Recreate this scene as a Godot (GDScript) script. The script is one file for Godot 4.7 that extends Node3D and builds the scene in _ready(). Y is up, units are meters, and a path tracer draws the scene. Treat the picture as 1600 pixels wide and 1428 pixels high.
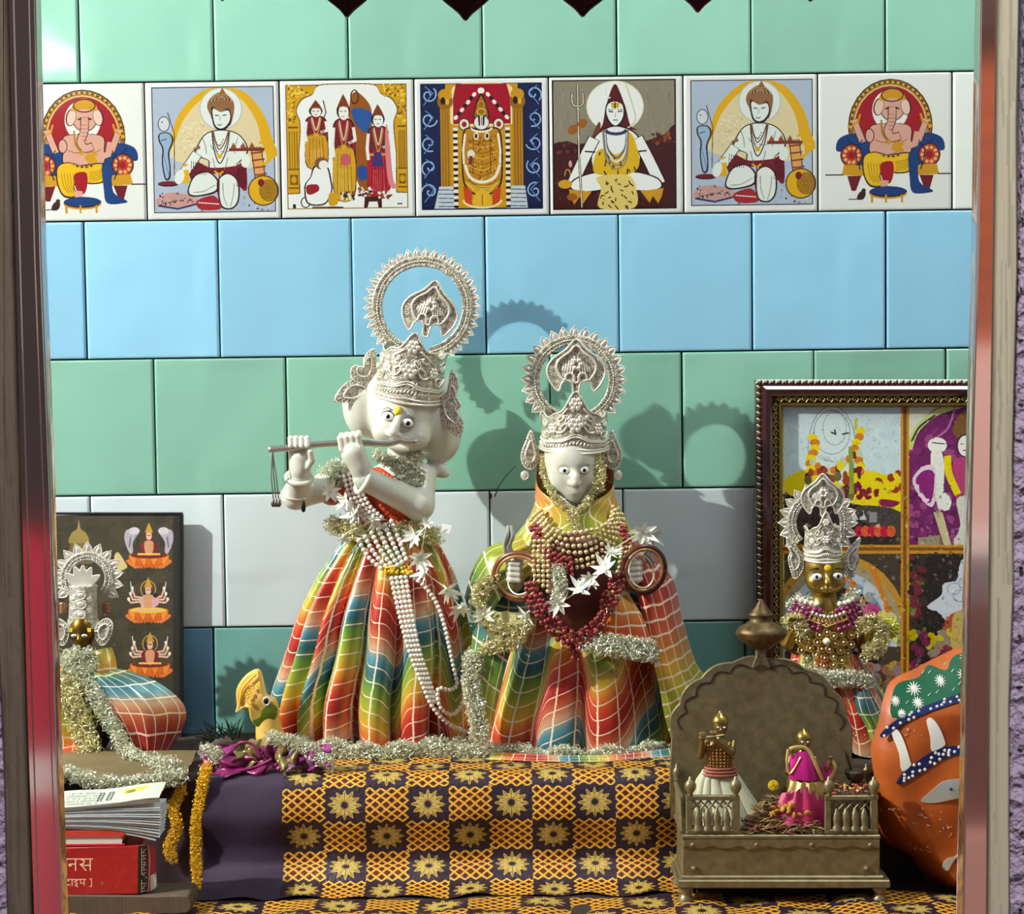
extends Node3D
# A tiled household shrine: marble idols, brass throne, books and a painted stone. Units are metres, y is up.
# Shapes are described in small frames whose unit is one millimetre-like step (see fr), x right, y down, z towards the doorway.

const F := 3000.0
const DIST := 3.0
const PITCH := 0.0588
const ROLL := 0.0133
var cam_at: Vector3
var fwd: Vector3
var rgt: Vector3
var upv: Vector3
var rng := RandomNumberGenerator.new()
var used := {}
var M := {}
var SILVER: Array = []


func set_view() -> void:
	fwd = Vector3(0, -sin(PITCH), -cos(PITCH))
	var u0 := Vector3(0, cos(PITCH), -sin(PITCH))
	rgt = Vector3(1, 0, 0) * cos(ROLL) - u0 * sin(ROLL)
	upv = u0 * cos(ROLL) + Vector3(1, 0, 0) * sin(ROLL)
	cam_at = -fwd * DIST


func P(px: float, py: float, z: float) -> Vector3:
	var d := fwd + rgt * ((px - 800.0) / F) + upv * ((714.0 - py) / F)
	return cam_at + d * ((z - cam_at.z) / d.z)


func S(z: float) -> float:
	return (cam_at.z - z) / F


# A frame at depth z near (ox, oy): frame * Vector3(x, y, zz) is a place in the room.
func fr(ox: float, oy: float, z: float) -> Transform3D:
	var o := P(ox, oy, z)
	var bx := (P(ox + 50.0, oy, z) - P(ox - 50.0, oy, z)) / 100.0
	var by := (P(ox, oy + 50.0, z) - P(ox, oy - 50.0, z)) / 100.0
	return Transform3D(Basis(bx, by, Vector3(0, 0, S(z))), o - bx * ox - by * oy)


func c8(r: int, g: int, b: int) -> Color:
	return Color8(r, g, b)


func arr(a: Array) -> PackedVector2Array:
	var o := PackedVector2Array()
	for i in range(0, a.size() - 1, 2):
		o.append(Vector2(a[i], a[i + 1]))
	return o


# A smooth closed outline through the given points.
func sm(p: PackedVector2Array, n := 4) -> PackedVector2Array:
	var o := PackedVector2Array()
	var c := p.size()
	for i in c:
		var a := p[(i + c - 1) % c]
		var b := p[i]
		var d := p[(i + 1) % c]
		var e := p[(i + 2) % c]
		for k in n:
			var t := float(k) / n
			o.append(b.cubic_interpolate(d, a, e, t))
	return o


# A smooth open line through points.
func sp(p: Array, n := 6) -> Array:
	var o := []
	var c := p.size()
	for i in c - 1:
		var a = p[maxi(i - 1, 0)]
		var b = p[i]
		var d = p[i + 1]
		var e = p[mini(i + 2, c - 1)]
		for k in n:
			o.append(b.cubic_interpolate(d, a, e, float(k) / n))
	o.append(p[c - 1])
	return o


func v3(a: Array) -> Array:
	var o := []
	for i in range(0, a.size() - 2, 3):
		o.append(Vector3(a[i], a[i + 1], a[i + 2]))
	return o


# Value of a table of [t, value] pairs, smooth between rows.
func tab(a: Array, t: float) -> float:
	var n := a.size()
	if t <= a[0][0]:
		return a[0][1]
	for i in n - 1:
		if t <= a[i + 1][0]:
			var f: float = (t - a[i][0]) / (a[i + 1][0] - a[i][0])
			var p0: float = a[maxi(i - 1, 0)][1]
			var p3: float = a[mini(i + 2, n - 1)][1]
			return cubic_interpolate(a[i][1], a[i + 1][1], p0, p3, f)
	return a[n - 1][1]


class Geo:
	var v := PackedVector3Array()
	var uv := PackedVector2Array()
	var col := PackedColorArray()
	var ix := PackedInt32Array()
	var weld := PackedInt32Array()
	var xf := Transform3D()
	var tint := Color.WHITE
	var tinted := false

	func _init(x := Transform3D()):
		xf = x

	func pt(p: Vector3, t := Vector2.ZERO) -> int:
		v.append(xf * p)
		uv.append(t)
		col.append(tint)
		return v.size() - 1

	func tri(a: int, b: int, c: int) -> void:
		ix.append(a)
		ix.append(b)
		ix.append(c)

	func quad(a: int, b: int, c: int, d: int) -> void:
		tri(a, b, c)
		tri(a, c, d)

	# f(u, v) -> Vector3 over the unit square; t(u, v) -> uv
	func grid(nu: int, nv: int, f: Callable, closed := false, t = null) -> void:
		var b := v.size()
		for j in nv + 1:
			for i in nu + 1:
				var a := Vector2(float(i) / nu, float(j) / nv)
				pt(f.call(a.x, a.y), a if t == null else t.call(a.x, a.y))
		for j in nv:
			for i in nu:
				var q := b + j * (nu + 1) + i
				quad(q, q + 1, q + nu + 2, q + nu + 1)
		if closed:
			for j in nv + 1:
				weld.append(b + j * (nu + 1))
				weld.append(b + j * (nu + 1) + nu)

	func ball(c: Vector3, r: Vector3, nu := 12, nv := 8, turn := Basis()) -> void:
		grid(nu, nv, func(u, w): return c + turn * (Vector3(cos(u * TAU) * sin(w * PI), -cos(w * PI), sin(u * TAU) * sin(w * PI)) * r), true)

	# Turned shape about the y axis at c: profile of [radius, y]; squash flattens its depth.
	func lathe(c: Vector3, prof: Array, n := 20, squash := 1.0, turn := Basis()) -> void:
		var m := prof.size() - 1
		var b := v.size()
		for j in m + 1:
			for i in n + 1:
				var a := TAU * i / n
				pt(c + turn * Vector3(cos(a) * prof[j][0], prof[j][1], sin(a) * prof[j][0] * squash), Vector2(float(i) / n, float(j) / m))
		for j in m:
			for i in n:
				var q := b + j * (n + 1) + i
				quad(q, q + n + 1, q + n + 2, q + 1)
			weld.append(b + j * (n + 1))
			weld.append(b + j * (n + 1) + n)

	func tube(p: Array, r, n := 8, caps := true, flat := 1.0) -> void:
		var c := p.size()
		if c < 2:
			return
		var side := Vector3.ZERO
		var b := v.size()
		for i in c:
			var d: Vector3 = (p[mini(i + 1, c - 1)] - p[maxi(i - 1, 0)])
			d = d.normalized() if d.length() > 1e-9 else Vector3(1, 0, 0)
			if side == Vector3.ZERO:
				side = d.cross(Vector3(0, 0, 1))
				if side.length() < 0.1:
					side = d.cross(Vector3(0, 1, 0))
			side = (side - d * side.dot(d)).normalized()
			var o := d.cross(side)
			var rr: float = r[i] if r is Array else r
			for k in n + 1:
				var a := TAU * k / n
				pt(p[i] + side * (cos(a) * rr) + o * (sin(a) * rr * flat), Vector2(float(k) / n, float(i) / (c - 1)))
		for i in c - 1:
			for k in n:
				var q := b + i * (n + 1) + k
				quad(q, q + 1, q + n + 2, q + n + 1)
			weld.append(b + i * (n + 1))
			weld.append(b + i * (n + 1) + n)
		if caps:
			for e in [0, c - 1]:
				var m := pt(p[e])
				for k in n:
					var q: int = b + e * (n + 1) + k
					if e == 0:
						tri(m, q + 1, q)
					else:
						tri(m, q, q + 1)

	# A solid plate: outline in the frame's x, y, from depth z0 to z1, front edge rounded by bev; lift(Vector2) adds relief.
	func plate(poly: PackedVector2Array, z0: float, z1: float, bev := 0.5, lift = null, uvr := Rect2(0, 0, 1, 1)) -> void:
		var p := poly
		var tri_ix := Geometry2D.triangulate_polygon(p)
		if tri_ix.is_empty():
			return
		var area := 0.0
		var n := p.size()
		for i in n:
			area += p[i].cross(p[(i + 1) % n])
		var s := 1.0 if area > 0 else -1.0
		var inner := PackedVector2Array()
		for i in n:
			var e := ((p[(i + 1) % n] - p[i]).normalized() + (p[i] - p[(i + n - 1) % n]).normalized()).normalized()
			inner.append(p[i] + Vector2(-e.y, e.x) * s * bev)
		var rings := [[p, z0], [p, lerpf(z0, z1, 0.35) if z1 - z0 < bev else z1 - bev], [inner, z1]]
		var at := []
		for r in rings:
			at.append(v.size())
			for i in n:
				var q: Vector2 = r[0][i]
				pt(Vector3(q.x, q.y, r[1] + (lift.call(q) if lift != null and r != rings[0] else 0.0)), (q - uvr.position) / uvr.size)
		for k in 2:
			for i in n:
				var j := (i + 1) % n
				quad(at[k] + i, at[k] + j, at[k + 1] + j, at[k + 1] + i)
		for cap in 2:
			var b := v.size()
			for i in n:
				var q := inner[i] if cap == 0 else p[i]
				pt(Vector3(q.x, q.y, (z1 + (lift.call(q) if lift != null else 0.0)) if cap == 0 else z0), (q - uvr.position) / uvr.size)
			for i in range(0, tri_ix.size(), 3):
				tri(b + tri_ix[i], b + tri_ix[i + 1], b + tri_ix[i + 2])

	# A box with chamfered edges.
	func box(a: Vector3, e: Vector3, c := 0.6) -> void:
		var m := (a + e) / 2.0
		var h := (e - a).abs() / 2.0
		c = minf(c, minf(h.x, minf(h.y, h.z)) * 0.9)
		for ax in 3:
			var ay := (ax + 1) % 3
			var az := (ax + 2) % 3
			for sg in [-1.0, 1.0]:
				var b := v.size()
				for k in 4:
					var q := Vector3.ZERO
					q[ax] = sg * h[ax]
					q[ay] = (h[ay] - c) * (-1.0 if k == 0 or k == 3 else 1.0)
					q[az] = (h[az] - c) * (-1.0 if k < 2 else 1.0)
					pt(m + q, Vector2(q[ay] / h[ay] * 0.5 + 0.5, q[az] / h[az] * 0.5 + 0.5))
				quad(b, b + 1, b + 2, b + 3)
			for s1 in [-1.0, 1.0]:
				for s2 in [-1.0, 1.0]:
					var b := v.size()
					for k in 4:
						var q := Vector3.ZERO
						q[ax] = (h[ax] - c) * (-1.0 if k == 0 or k == 3 else 1.0)
						q[ay] = s1 * (h[ay] - (c if k >= 2 else 0.0))
						q[az] = s2 * (h[az] - (0.0 if k >= 2 else c))
						pt(m + q)
					quad(b, b + 1, b + 2, b + 3)

	# A thin sheet over a polygon: lies on f(Vector2) -> depth, lifted by off, its rim turned down by off.
	func patch(poly: PackedVector2Array, f: Callable, off: float, step := 6.0) -> void:
		var dense := PackedVector2Array()
		var n := poly.size()
		for i in n:
			var k := maxi(1, int(ceil(poly[i].distance_to(poly[(i + 1) % n]) / step)))
			for j in k:
				dense.append(poly[i].lerp(poly[(i + 1) % n], float(j) / k))
		var all := dense.duplicate()
		var lo := poly[0]
		var hi := poly[0]
		for q in poly:
			lo = lo.min(q)
			hi = hi.max(q)
		var y := lo.y + step * 0.5
		while y < hi.y:
			var x := lo.x + step * 0.5
			while x < hi.x:
				var q := Vector2(x, y)
				if Geometry2D.is_point_in_polygon(q, poly):
					var ok := true
					for d in dense:
						if d.distance_squared_to(q) < step * step * 0.2:
							ok = false
							break
					if ok:
						all.append(q)
				x += step
			y += step
		var b := v.size()
		var ext := (hi - lo).max(Vector2(0.001, 0.001))
		for q in all:
			pt(Vector3(q.x, q.y, f.call(q) + off), (q - lo) / ext)
		var t := Geometry2D.triangulate_delaunay(all)
		for i in range(0, t.size(), 3):
			if Geometry2D.is_point_in_polygon((all[t[i]] + all[t[i + 1]] + all[t[i + 2]]) / 3.0, dense):
				var wind := (all[t[i + 1]] - all[t[i]]).cross(all[t[i + 2]] - all[t[i]])
				if wind > 0.0:
					tri(b + t[i], b + t[i + 1], b + t[i + 2])
				elif wind < 0.0:
					tri(b + t[i], b + t[i + 2], b + t[i + 1])
		var b2 := v.size()
		var m := dense.size()
		for q in dense:
			pt(Vector3(q.x, q.y, f.call(q) + off))
			pt(Vector3(q.x, q.y, f.call(q) - off))
		for i in m:
			var j := (i + 1) % m
			quad(b2 + 2 * i, b2 + 2 * j, b2 + 2 * j + 1, b2 + 2 * i + 1)

	func mesh() -> ArrayMesh:
		var n := PackedVector3Array()
		n.resize(v.size())
		for i in range(0, ix.size(), 3):
			var a := ix[i]
			var b := ix[i + 1]
			var c := ix[i + 2]
			var k := (v[c] - v[a]).cross(v[b] - v[a])
			n[a] += k
			n[b] += k
			n[c] += k
		for i in range(0, weld.size(), 2):
			var s := n[weld[i]] + n[weld[i + 1]]
			n[weld[i]] = s
			n[weld[i + 1]] = s
		for i in n.size():
			n[i] = n[i].normalized() if n[i].length_squared() > 1e-30 else Vector3.UP
		var a := []
		a.resize(Mesh.ARRAY_MAX)
		a[Mesh.ARRAY_VERTEX] = v
		a[Mesh.ARRAY_NORMAL] = n
		a[Mesh.ARRAY_TEX_UV] = uv
		if tinted:
			a[Mesh.ARRAY_COLOR] = col
		a[Mesh.ARRAY_INDEX] = ix
		var m := ArrayMesh.new()
		if ix.size():
			m.add_surface_from_arrays(Mesh.PRIMITIVE_TRIANGLES, a)
		return m


# Rounded bodies: capsules and ellipsoids joined by a smooth minimum, meshed as surface nets.
class Blob:
	var prim := []

	func cap(a: Vector3, b: Vector3, ra: float, rb: float, k := 6.0) -> void:
		prim.append([0, a, b, ra, rb, k])

	func chain(p: Array, r: Array, k := 6.0) -> void:
		for i in p.size() - 1:
			cap(p[i], p[i + 1], r[i], r[i + 1], k)

	func ell(c: Vector3, r: Vector3, k := 6.0, turn := Basis()) -> void:
		prim.append([1, c, r, turn.inverse(), 0.0, k])

	func cut(c: Vector3, r: Vector3, k := 4.0, turn := Basis()) -> void:
		prim.append([2, c, r, turn.inverse(), 0.0, k])

	func into(g: Geo, cell: float) -> void:
		var lo := Vector3(1e9, 1e9, 1e9)
		var hi := -lo
		for p in prim:
			if p[0] == 2:
				continue
			var r: Vector3 = Vector3.ONE * maxf(p[3], p[4]) if p[0] == 0 else Vector3.ONE * maxf(p[2].x, maxf(p[2].y, p[2].z))
			var a: Vector3 = p[1]
			var b: Vector3 = p[2] if p[0] == 0 else p[1]
			lo = lo.min(a.min(b) - r)
			hi = hi.max(a.max(b) + r)
		lo -= Vector3.ONE * cell * 3.0
		hi += Vector3.ONE * cell * 3.0
		var nx := int((hi.x - lo.x) / cell) + 1
		var ny := int((hi.y - lo.y) / cell) + 1
		var nz := int((hi.z - lo.z) / cell) + 1
		var f := PackedFloat32Array()
		f.resize(nx * ny * nz)
		f.fill(1000.0)
		for p in prim:
			var kind: int = p[0]
			var k: float = p[5]
			var a: Vector3 = p[1]
			var b: Vector3 = p[2]
			var r: float = maxf(p[3], p[4]) if kind == 0 else maxf(b.x, maxf(b.y, b.z))
			var e := r + k * 2.0 + cell * 2.0
			var l := ((a.min(b) if kind == 0 else a) - Vector3.ONE * e - lo) / cell
			var h := ((a.max(b) if kind == 0 else a) + Vector3.ONE * e - lo) / cell
			var ra := 0.0
			var rb := 0.0
			var ab := Vector3.ZERO
			var il := 0.0
			var tb := Basis()
			if kind == 0:
				ra = p[3]
				rb = p[4]
				ab = b - a
				il = 1.0 / maxf(ab.length_squared(), 1e-9)
			else:
				tb = p[3]
			for z in range(maxi(0, int(l.z)), mini(nz, int(h.z) + 1)):
				for y in range(maxi(0, int(l.y)), mini(ny, int(h.y) + 1)):
					var row := (z * ny + y) * nx
					for x in range(maxi(0, int(l.x)), mini(nx, int(h.x) + 1)):
						var q := lo + Vector3(x, y, z) * cell - a
						var d: float
						if kind == 0:
							var t := clampf(q.dot(ab) * il, 0.0, 1.0)
							d = (q - ab * t).length() - (ra + (rb - ra) * t)
						else:
							q = tb * q
							var k0 := (q / b).length()
							var k1 := (q / (b * b)).length()
							d = k0 * (k0 - 1.0) / maxf(k1, 1e-6)
						var o := f[row + x]
						if kind == 2:
							d = -d
							var s := clampf(0.5 - 0.5 * (o - d) / k, 0.0, 1.0)
							f[row + x] = lerpf(o, d, s) + k * s * (1.0 - s)
						else:
							var s := clampf(0.5 + 0.5 * (o - d) / k, 0.0, 1.0)
							f[row + x] = lerpf(o, d, s) - k * s * (1.0 - s)
		var at := PackedInt32Array()
		at.resize(f.size())
		at.fill(-1)
		var st := [0, 1, nx, nx + 1, nx * ny, nx * ny + 1, nx * ny + nx, nx * ny + nx + 1]
		var off: PackedInt32Array = PackedInt32Array(st)
		for z in nz - 1:
			for y in ny - 1:
				var row := (z * ny + y) * nx
				for x in nx - 1:
					var i := row + x
					var f0 := f[i]
					if absf(f0) > cell * 2.5:
						continue
					var inside := 0
					for k in 8:
						if f[i + off[k]] < 0.0:
							inside += 1
					if inside == 0 or inside == 8:
						continue
					var sum := Vector3.ZERO
					var n := 0
					for k in 8:
						var fa := f[i + off[k]]
						for m in 3:
							var bit := 1 << m
							if k & bit:
								continue
							var fb := f[i + off[k | bit]]
							if (fa < 0.0) != (fb < 0.0):
								var c := Vector3(k & 1, (k >> 1) & 1, (k >> 2) & 1)
								c[m] += fa / (fa - fb)
								sum += c
								n += 1
					at[i] = g.pt(lo + (Vector3(x, y, z) + sum / n) * cell)
		for z in range(1, nz - 1):
			for y in range(1, ny - 1):
				var row := (z * ny + y) * nx
				for x in range(1, nx - 1):
					var i := row + x
					var a := f[i] < 0.0
					if absf(f[i]) > cell * 2.5:
						continue
					for m in 3:
						var s := off[1 << m]
						if a == (f[i + s] < 0.0):
							continue
						var u := off[1 << ((m + 1) % 3)]
						var w := off[1 << ((m + 2) % 3)]
						var q0 := at[i - u - w]
						var q1 := at[i - w]
						var q2 := at[i]
						var q3 := at[i - u]
						if q0 < 0 or q1 < 0 or q2 < 0 or q3 < 0:
							continue
						if a:
							g.quad(q0, q3, q2, q1)
						else:
							g.quad(q0, q1, q2, q3)


# A canvas in any drawing units: origin o, k pixels per unit.
class Paint:
	var im: Image
	var o: Vector2
	var k: Vector2

	func _init(w: int, h: int, bg: Color, area := Rect2(0, 0, 1, 1)):
		im = Image.create_empty(w, h, false, Image.FORMAT_RGBA8)
		im.fill(bg)
		o = area.position
		k = Vector2(w, h) / area.size

	func poly(p: PackedVector2Array, c: Color) -> void:
		var n := p.size()
		var q := PackedVector2Array()
		var y0 := 1e9
		var y1 := -1e9
		for a in p:
			var b := (a - o) * k
			q.append(b)
			y0 = minf(y0, b.y)
			y1 = maxf(y1, b.y)
		var h := im.get_height()
		for y in range(maxi(0, int(y0)), mini(h, int(y1) + 1)):
			var yc := y + 0.5
			var xs := []
			for i in n:
				var a := q[i]
				var b := q[(i + 1) % n]
				if (a.y <= yc) != (b.y <= yc):
					xs.append(a.x + (yc - a.y) / (b.y - a.y) * (b.x - a.x))
			xs.sort()
			for i in range(0, xs.size() - 1, 2):
				var xa := maxi(0, int(round(xs[i])))
				var xb := mini(im.get_width(), int(round(xs[i + 1])))
				if xb > xa:
					im.fill_rect(Rect2i(xa, y, xb - xa, 1), c)

	func ell(x: float, y: float, rx: float, ry: float, c: Color, rot := 0.0, n := 28) -> void:
		var p := PackedVector2Array()
		for i in n:
			p.append(Vector2(x, y) + Vector2(cos(TAU * i / n) * rx, sin(TAU * i / n) * ry).rotated(rot))
		poly(p, c)

	func ring(x: float, y: float, rx: float, ry: float, w: float, c: Color, a0 := 0.0, a1 := TAU) -> void:
		var p := PackedVector2Array()
		for i in 33:
			var a := lerpf(a0, a1, i / 32.0)
			p.append(Vector2(x + cos(a) * rx, y + sin(a) * ry))
		line(p, w, c)

	func line(p: PackedVector2Array, w: float, c: Color) -> void:
		for i in p.size() - 1:
			var d := p[i + 1] - p[i]
			if d.length() < 1e-6:
				continue
			var e := d.normalized() * w * 0.5
			var s := Vector2(-e.y, e.x)
			e *= 0.5
			poly(PackedVector2Array([p[i] + s - e, p[i] - s - e, p[i + 1] - s + e, p[i + 1] + s + e]), c)

	func rect(x: float, y: float, w: float, h: float, c: Color) -> void:
		var a := ((Vector2(x, y) - o) * k).round()
		var b := ((Vector2(x + w, y + h) - o) * k).round()
		im.fill_rect(Rect2i(Vector2i(a), Vector2i(b - a)), c)

	func specks(r: RandomNumberGenerator, area: Rect2, n: int, size: float, cols: Array) -> void:
		for i in n:
			var a := area.position + Vector2(r.randf(), r.randf()) * area.size
			ell(a.x, a.y, size * r.randf_range(0.5, 1.0), size * r.randf_range(0.4, 1.0), cols[r.randi() % cols.size()], r.randf() * PI, 7)

	# small flecks a little lighter or darker than what they lie on
	func mottle(r: RandomNumberGenerator, area: Rect2, n: int, size: float, amount: float) -> void:
		for i in n:
			var a := area.position + Vector2(r.randf(), r.randf()) * area.size
			var q := Vector2i((a - o) * k)
			if q.x < 0 or q.y < 0 or q.x >= im.get_width() or q.y >= im.get_height():
				continue
			var c := im.get_pixelv(q)
			var f := r.randf_range(-amount, amount)
			c = c.lightened(f) if f > 0 else c.darkened(-f)
			ell(a.x, a.y, size * r.randf_range(0.3, 1.0), size * r.randf_range(0.3, 1.0), c, r.randf() * PI, 6)

	func tex(soft := 0) -> ImageTexture:
		if soft > 1:
			var w := im.get_width()
			var h := im.get_height()
			im.resize(w / soft, h / soft, Image.INTERPOLATE_BILINEAR)
			im.resize(w, h, Image.INTERPOLATE_CUBIC)
		return ImageTexture.create_from_image(im)


func numbered(called: String) -> String:
	used[called] = used.get(called, -1) + 1
	return called if used[called] == 0 else "%s_%03d" % [called, used[called]]


func tag(o: Node3D, label: String, category := "", group := "", kind := "") -> Node3D:
	for e in [["label", label], ["category", category], ["group", group], ["kind", kind]]:
		if e[1] != "":
			o.set_meta(e[0], e[1])
	return o


func thing(called: String, label: String, category: String, at: Vector3, group := "") -> Node3D:
	var o := Node3D.new()
	o.name = numbered(called)
	add_child(o)
	o.position = at
	return tag(o, label, category, group)


# One named mesh in place; under a parent it is a part.
func put(called: String, g: Geo, m: Material, parent: Node3D = null, label := "", kind := "") -> MeshInstance3D:
	return put_mesh(called, g.mesh(), m, parent, label, kind)


func put_mesh(called: String, me: Mesh, m: Material, parent: Node3D = null, label := "", kind := "") -> MeshInstance3D:
	var o := MeshInstance3D.new()
	o.name = called if parent else numbered(called)
	o.mesh = me
	o.material_override = m
	if parent:
		parent.add_child(o, true)
		o.global_transform = Transform3D()
	else:
		add_child(o)
	if label != "":
		o.set_meta("label", label)
	if kind != "":
		o.set_meta("kind", kind)
	return o


func structure(called: String, label := "", at := Vector3.ZERO) -> Node3D:
	var o := Node3D.new()
	o.name = called
	add_child(o)
	o.position = at
	o.set_meta("kind", "structure")
	if label != "":
		o.set_meta("label", label)
		o.set_meta("category", called.split("_")[0])
	return o


func mat(c: Color, rough := 0.5, metal := 0.0, more := {}) -> StandardMaterial3D:
	var m := StandardMaterial3D.new()
	m.albedo_color = c
	m.roughness = rough
	m.metallic = metal
	for e in more:
		m.set(e, more[e])
	return m


func noise_tex(freq: float, seed_: int, size := 512, octaves := 4, lo := Color.BLACK, hi := Color.WHITE, kind := FastNoiseLite.TYPE_SIMPLEX_SMOOTH) -> NoiseTexture2D:
	var n := FastNoiseLite.new()
	n.seed = seed_
	n.noise_type = kind
	n.frequency = freq
	n.fractal_octaves = octaves
	var t := NoiseTexture2D.new()
	t.width = size
	t.height = size
	t.seamless = true
	t.noise = n
	var g := Gradient.new()
	g.set_color(0, lo)
	g.set_color(1, hi)
	t.color_ramp = g
	return t


# Curled metal shavings strewn along a line: one part, far too many to count.
func tinsel(called: String, parent: Node3D, line: Array, rad: float, n: int, m: Material, size := 1.0, flat := 0.6) -> void:
	var mm := MultiMesh.new()
	mm.transform_format = MultiMesh.TRANSFORM_3D
	mm.mesh = M.curl
	mm.instance_count = n
	var total := 0.0
	for i in line.size() - 1:
		total += line[i].distance_to(line[i + 1])
	for i in n:
		var d := rng.randf() * total
		var p: Vector3 = line[0]
		for j in line.size() - 1:
			var l: float = line[j].distance_to(line[j + 1])
			if d <= l or j == line.size() - 2:
				p = line[j].lerp(line[j + 1], minf(d / maxf(l, 1e-6), 1.0))
				break
			d -= l
		var a := rng.randf() * TAU
		var r := rad * sqrt(rng.randf())
		p += Vector3(cos(a) * r, sin(a) * r, rng.randf_range(-1, 1) * rad * flat)
		var b := Basis.from_euler(Vector3(rng.randf() * TAU, rng.randf() * TAU, rng.randf() * TAU)).scaled(Vector3.ONE * size * rng.randf_range(0.6, 1.4))
		mm.set_instance_transform(i, Transform3D(b, p))
	var o := MultiMeshInstance3D.new()
	o.name = called
	o.multimesh = mm
	o.material_override = m
	parent.add_child(o, true)
	o.global_transform = Transform3D()
	o.set_meta("kind", "stuff")


# Points of a frame line as places in the room.
func room(xf: Transform3D, p: Array) -> Array:
	return p.map(func(q): return xf * q)


func _ready() -> void:
	rng.seed = 11
	set_view()
	var cam := Camera3D.new()
	cam.name = "camera"
	cam.fov = rad_to_deg(2.0 * atan(714.0 / F))
	cam.near = 0.05
	cam.far = 60.0
	cam.current = true
	add_child(cam)
	cam.transform = Transform3D(Basis(rgt, upv, -fwd), cam_at)
	var env := Environment.new()
	env.background_mode = Environment.BG_SKY
	env.tonemap_mode = Environment.TONE_MAPPER_LINEAR
	env.tonemap_exposure = 1.3
	env.sdfgi_enabled = true
	env.ssao_enabled = true
	env.ssil_enabled = true
	var sky := ProceduralSkyMaterial.new()
	sky.sky_top_color = c8(206, 208, 212)
	sky.sky_horizon_color = c8(216, 216, 214)
	sky.ground_bottom_color = c8(120, 116, 110)
	sky.ground_horizon_color = c8(190, 190, 186)
	sky.sky_energy_multiplier = 0.9
	sky.ground_energy_multiplier = 0.5
	env.sky = Sky.new()
	env.sky.sky_material = sky
	var we := WorldEnvironment.new()
	we.name = "surroundings"
	we.environment = env
	add_child(we)
	# Unseen bulbs for shadows and tile glare; porch bulb and panel are added fill.
	lamp("unseen_key_bulb", "unseen bright bulb high on the left that throws the shadows", Vector3(-2.75, 1.78, 1.38), 0.022, 13.6, Color(0.99, 1.0, 0.96))
	lamp("unseen_glare_bulb", "unseen small bulb at the upper left, placed for the tile glare", Vector3(-0.94, 0.78, 1.0), 0.017, 0.03, Color(1.0, 1.0, 0.98))
	lamp("added_porch_bulb", "added fill bulb above the doorway, lighting the reflected cloth and post", Vector3(0.0, 2.0, 2.75), 0.06, 5.0, Color(1.0, 0.97, 0.93))  # added to brighten the outdoor things that the jambs reflect
	fill_panel()

	materials()
	build_room()
	build_wall()
	build_outside()
	build_frames()
	build_altar()
	build_pictures()
	build_flute_idol()
	build_veiled_idol()
	build_left_idol()
	build_brass_idol()
	build_throne()
	build_stone()
	build_books()
	build_small_things()


func lamp(called: String, label: String, at: Vector3, r: float, energy: float, c: Color) -> void:
	var t := thing(called, label, "unseen_bulb", at)
	var g := Geo.new(Transform3D(Basis(), at))
	g.ball(Vector3.ZERO, Vector3.ONE * r, 20, 14)
	var lum := energy / (PI * r * r) * 0.8
	put("glass_bulb", g, mat(Color.WHITE, 0.3, 0.0, {"emission_enabled": true, "emission": c, "emission_energy_multiplier": minf(lum, 60.0)}), t)
	var h := Geo.new(Transform3D(Basis(), at))
	h.lathe(Vector3.ZERO, [[0.0, r * 0.9], [r * 0.5, r * 0.9], [r * 0.55, r * 1.6], [r * 0.3, r * 1.7], [0.0, r * 1.7]], 18)
	put("socket", h, mat(c8(230, 228, 220), 0.5), t)
	var l := OmniLight3D.new()
	l.name = "bulb_light"
	l.light_color = c
	l.light_energy = energy
	l.light_size = r
	l.omni_range = 12.0
	l.omni_attenuation = 2.0
	l.shadow_enabled = true
	t.add_child(l)


func fill_panel() -> void:  # added fill: area light and glowing box to lift the right side
	var at := Vector3(1.0, 1.93, 0.85)
	var t := thing("added_ceiling_panel", "added square fill panel on the right of the shrine ceiling", "light panel", at)
	var g := Geo.new()
	g.box(at + Vector3(-0.4, -0.01, -0.4), at + Vector3(0.4, 0.01, 0.4), 0.004)
	put("fill_panel_face", g, mat(Color.WHITE, 0.4, 0.0, {"emission_enabled": true, "emission": Color(0.96, 1.0, 0.98), "emission_energy_multiplier": 1.2}), t)
	var l := AreaLight3D.new()
	l.name = "fill_light"
	l.area_size = Vector2(0.76, 0.76)
	l.light_energy = 2.0
	l.light_color = Color(0.96, 1.0, 0.98)
	l.area_range = 8.0
	l.shadow_enabled = true
	t.add_child(l)
	l.position = Vector3(0, -0.02, 0)
	l.rotation_degrees = Vector3(-90, 0, 0)


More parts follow.
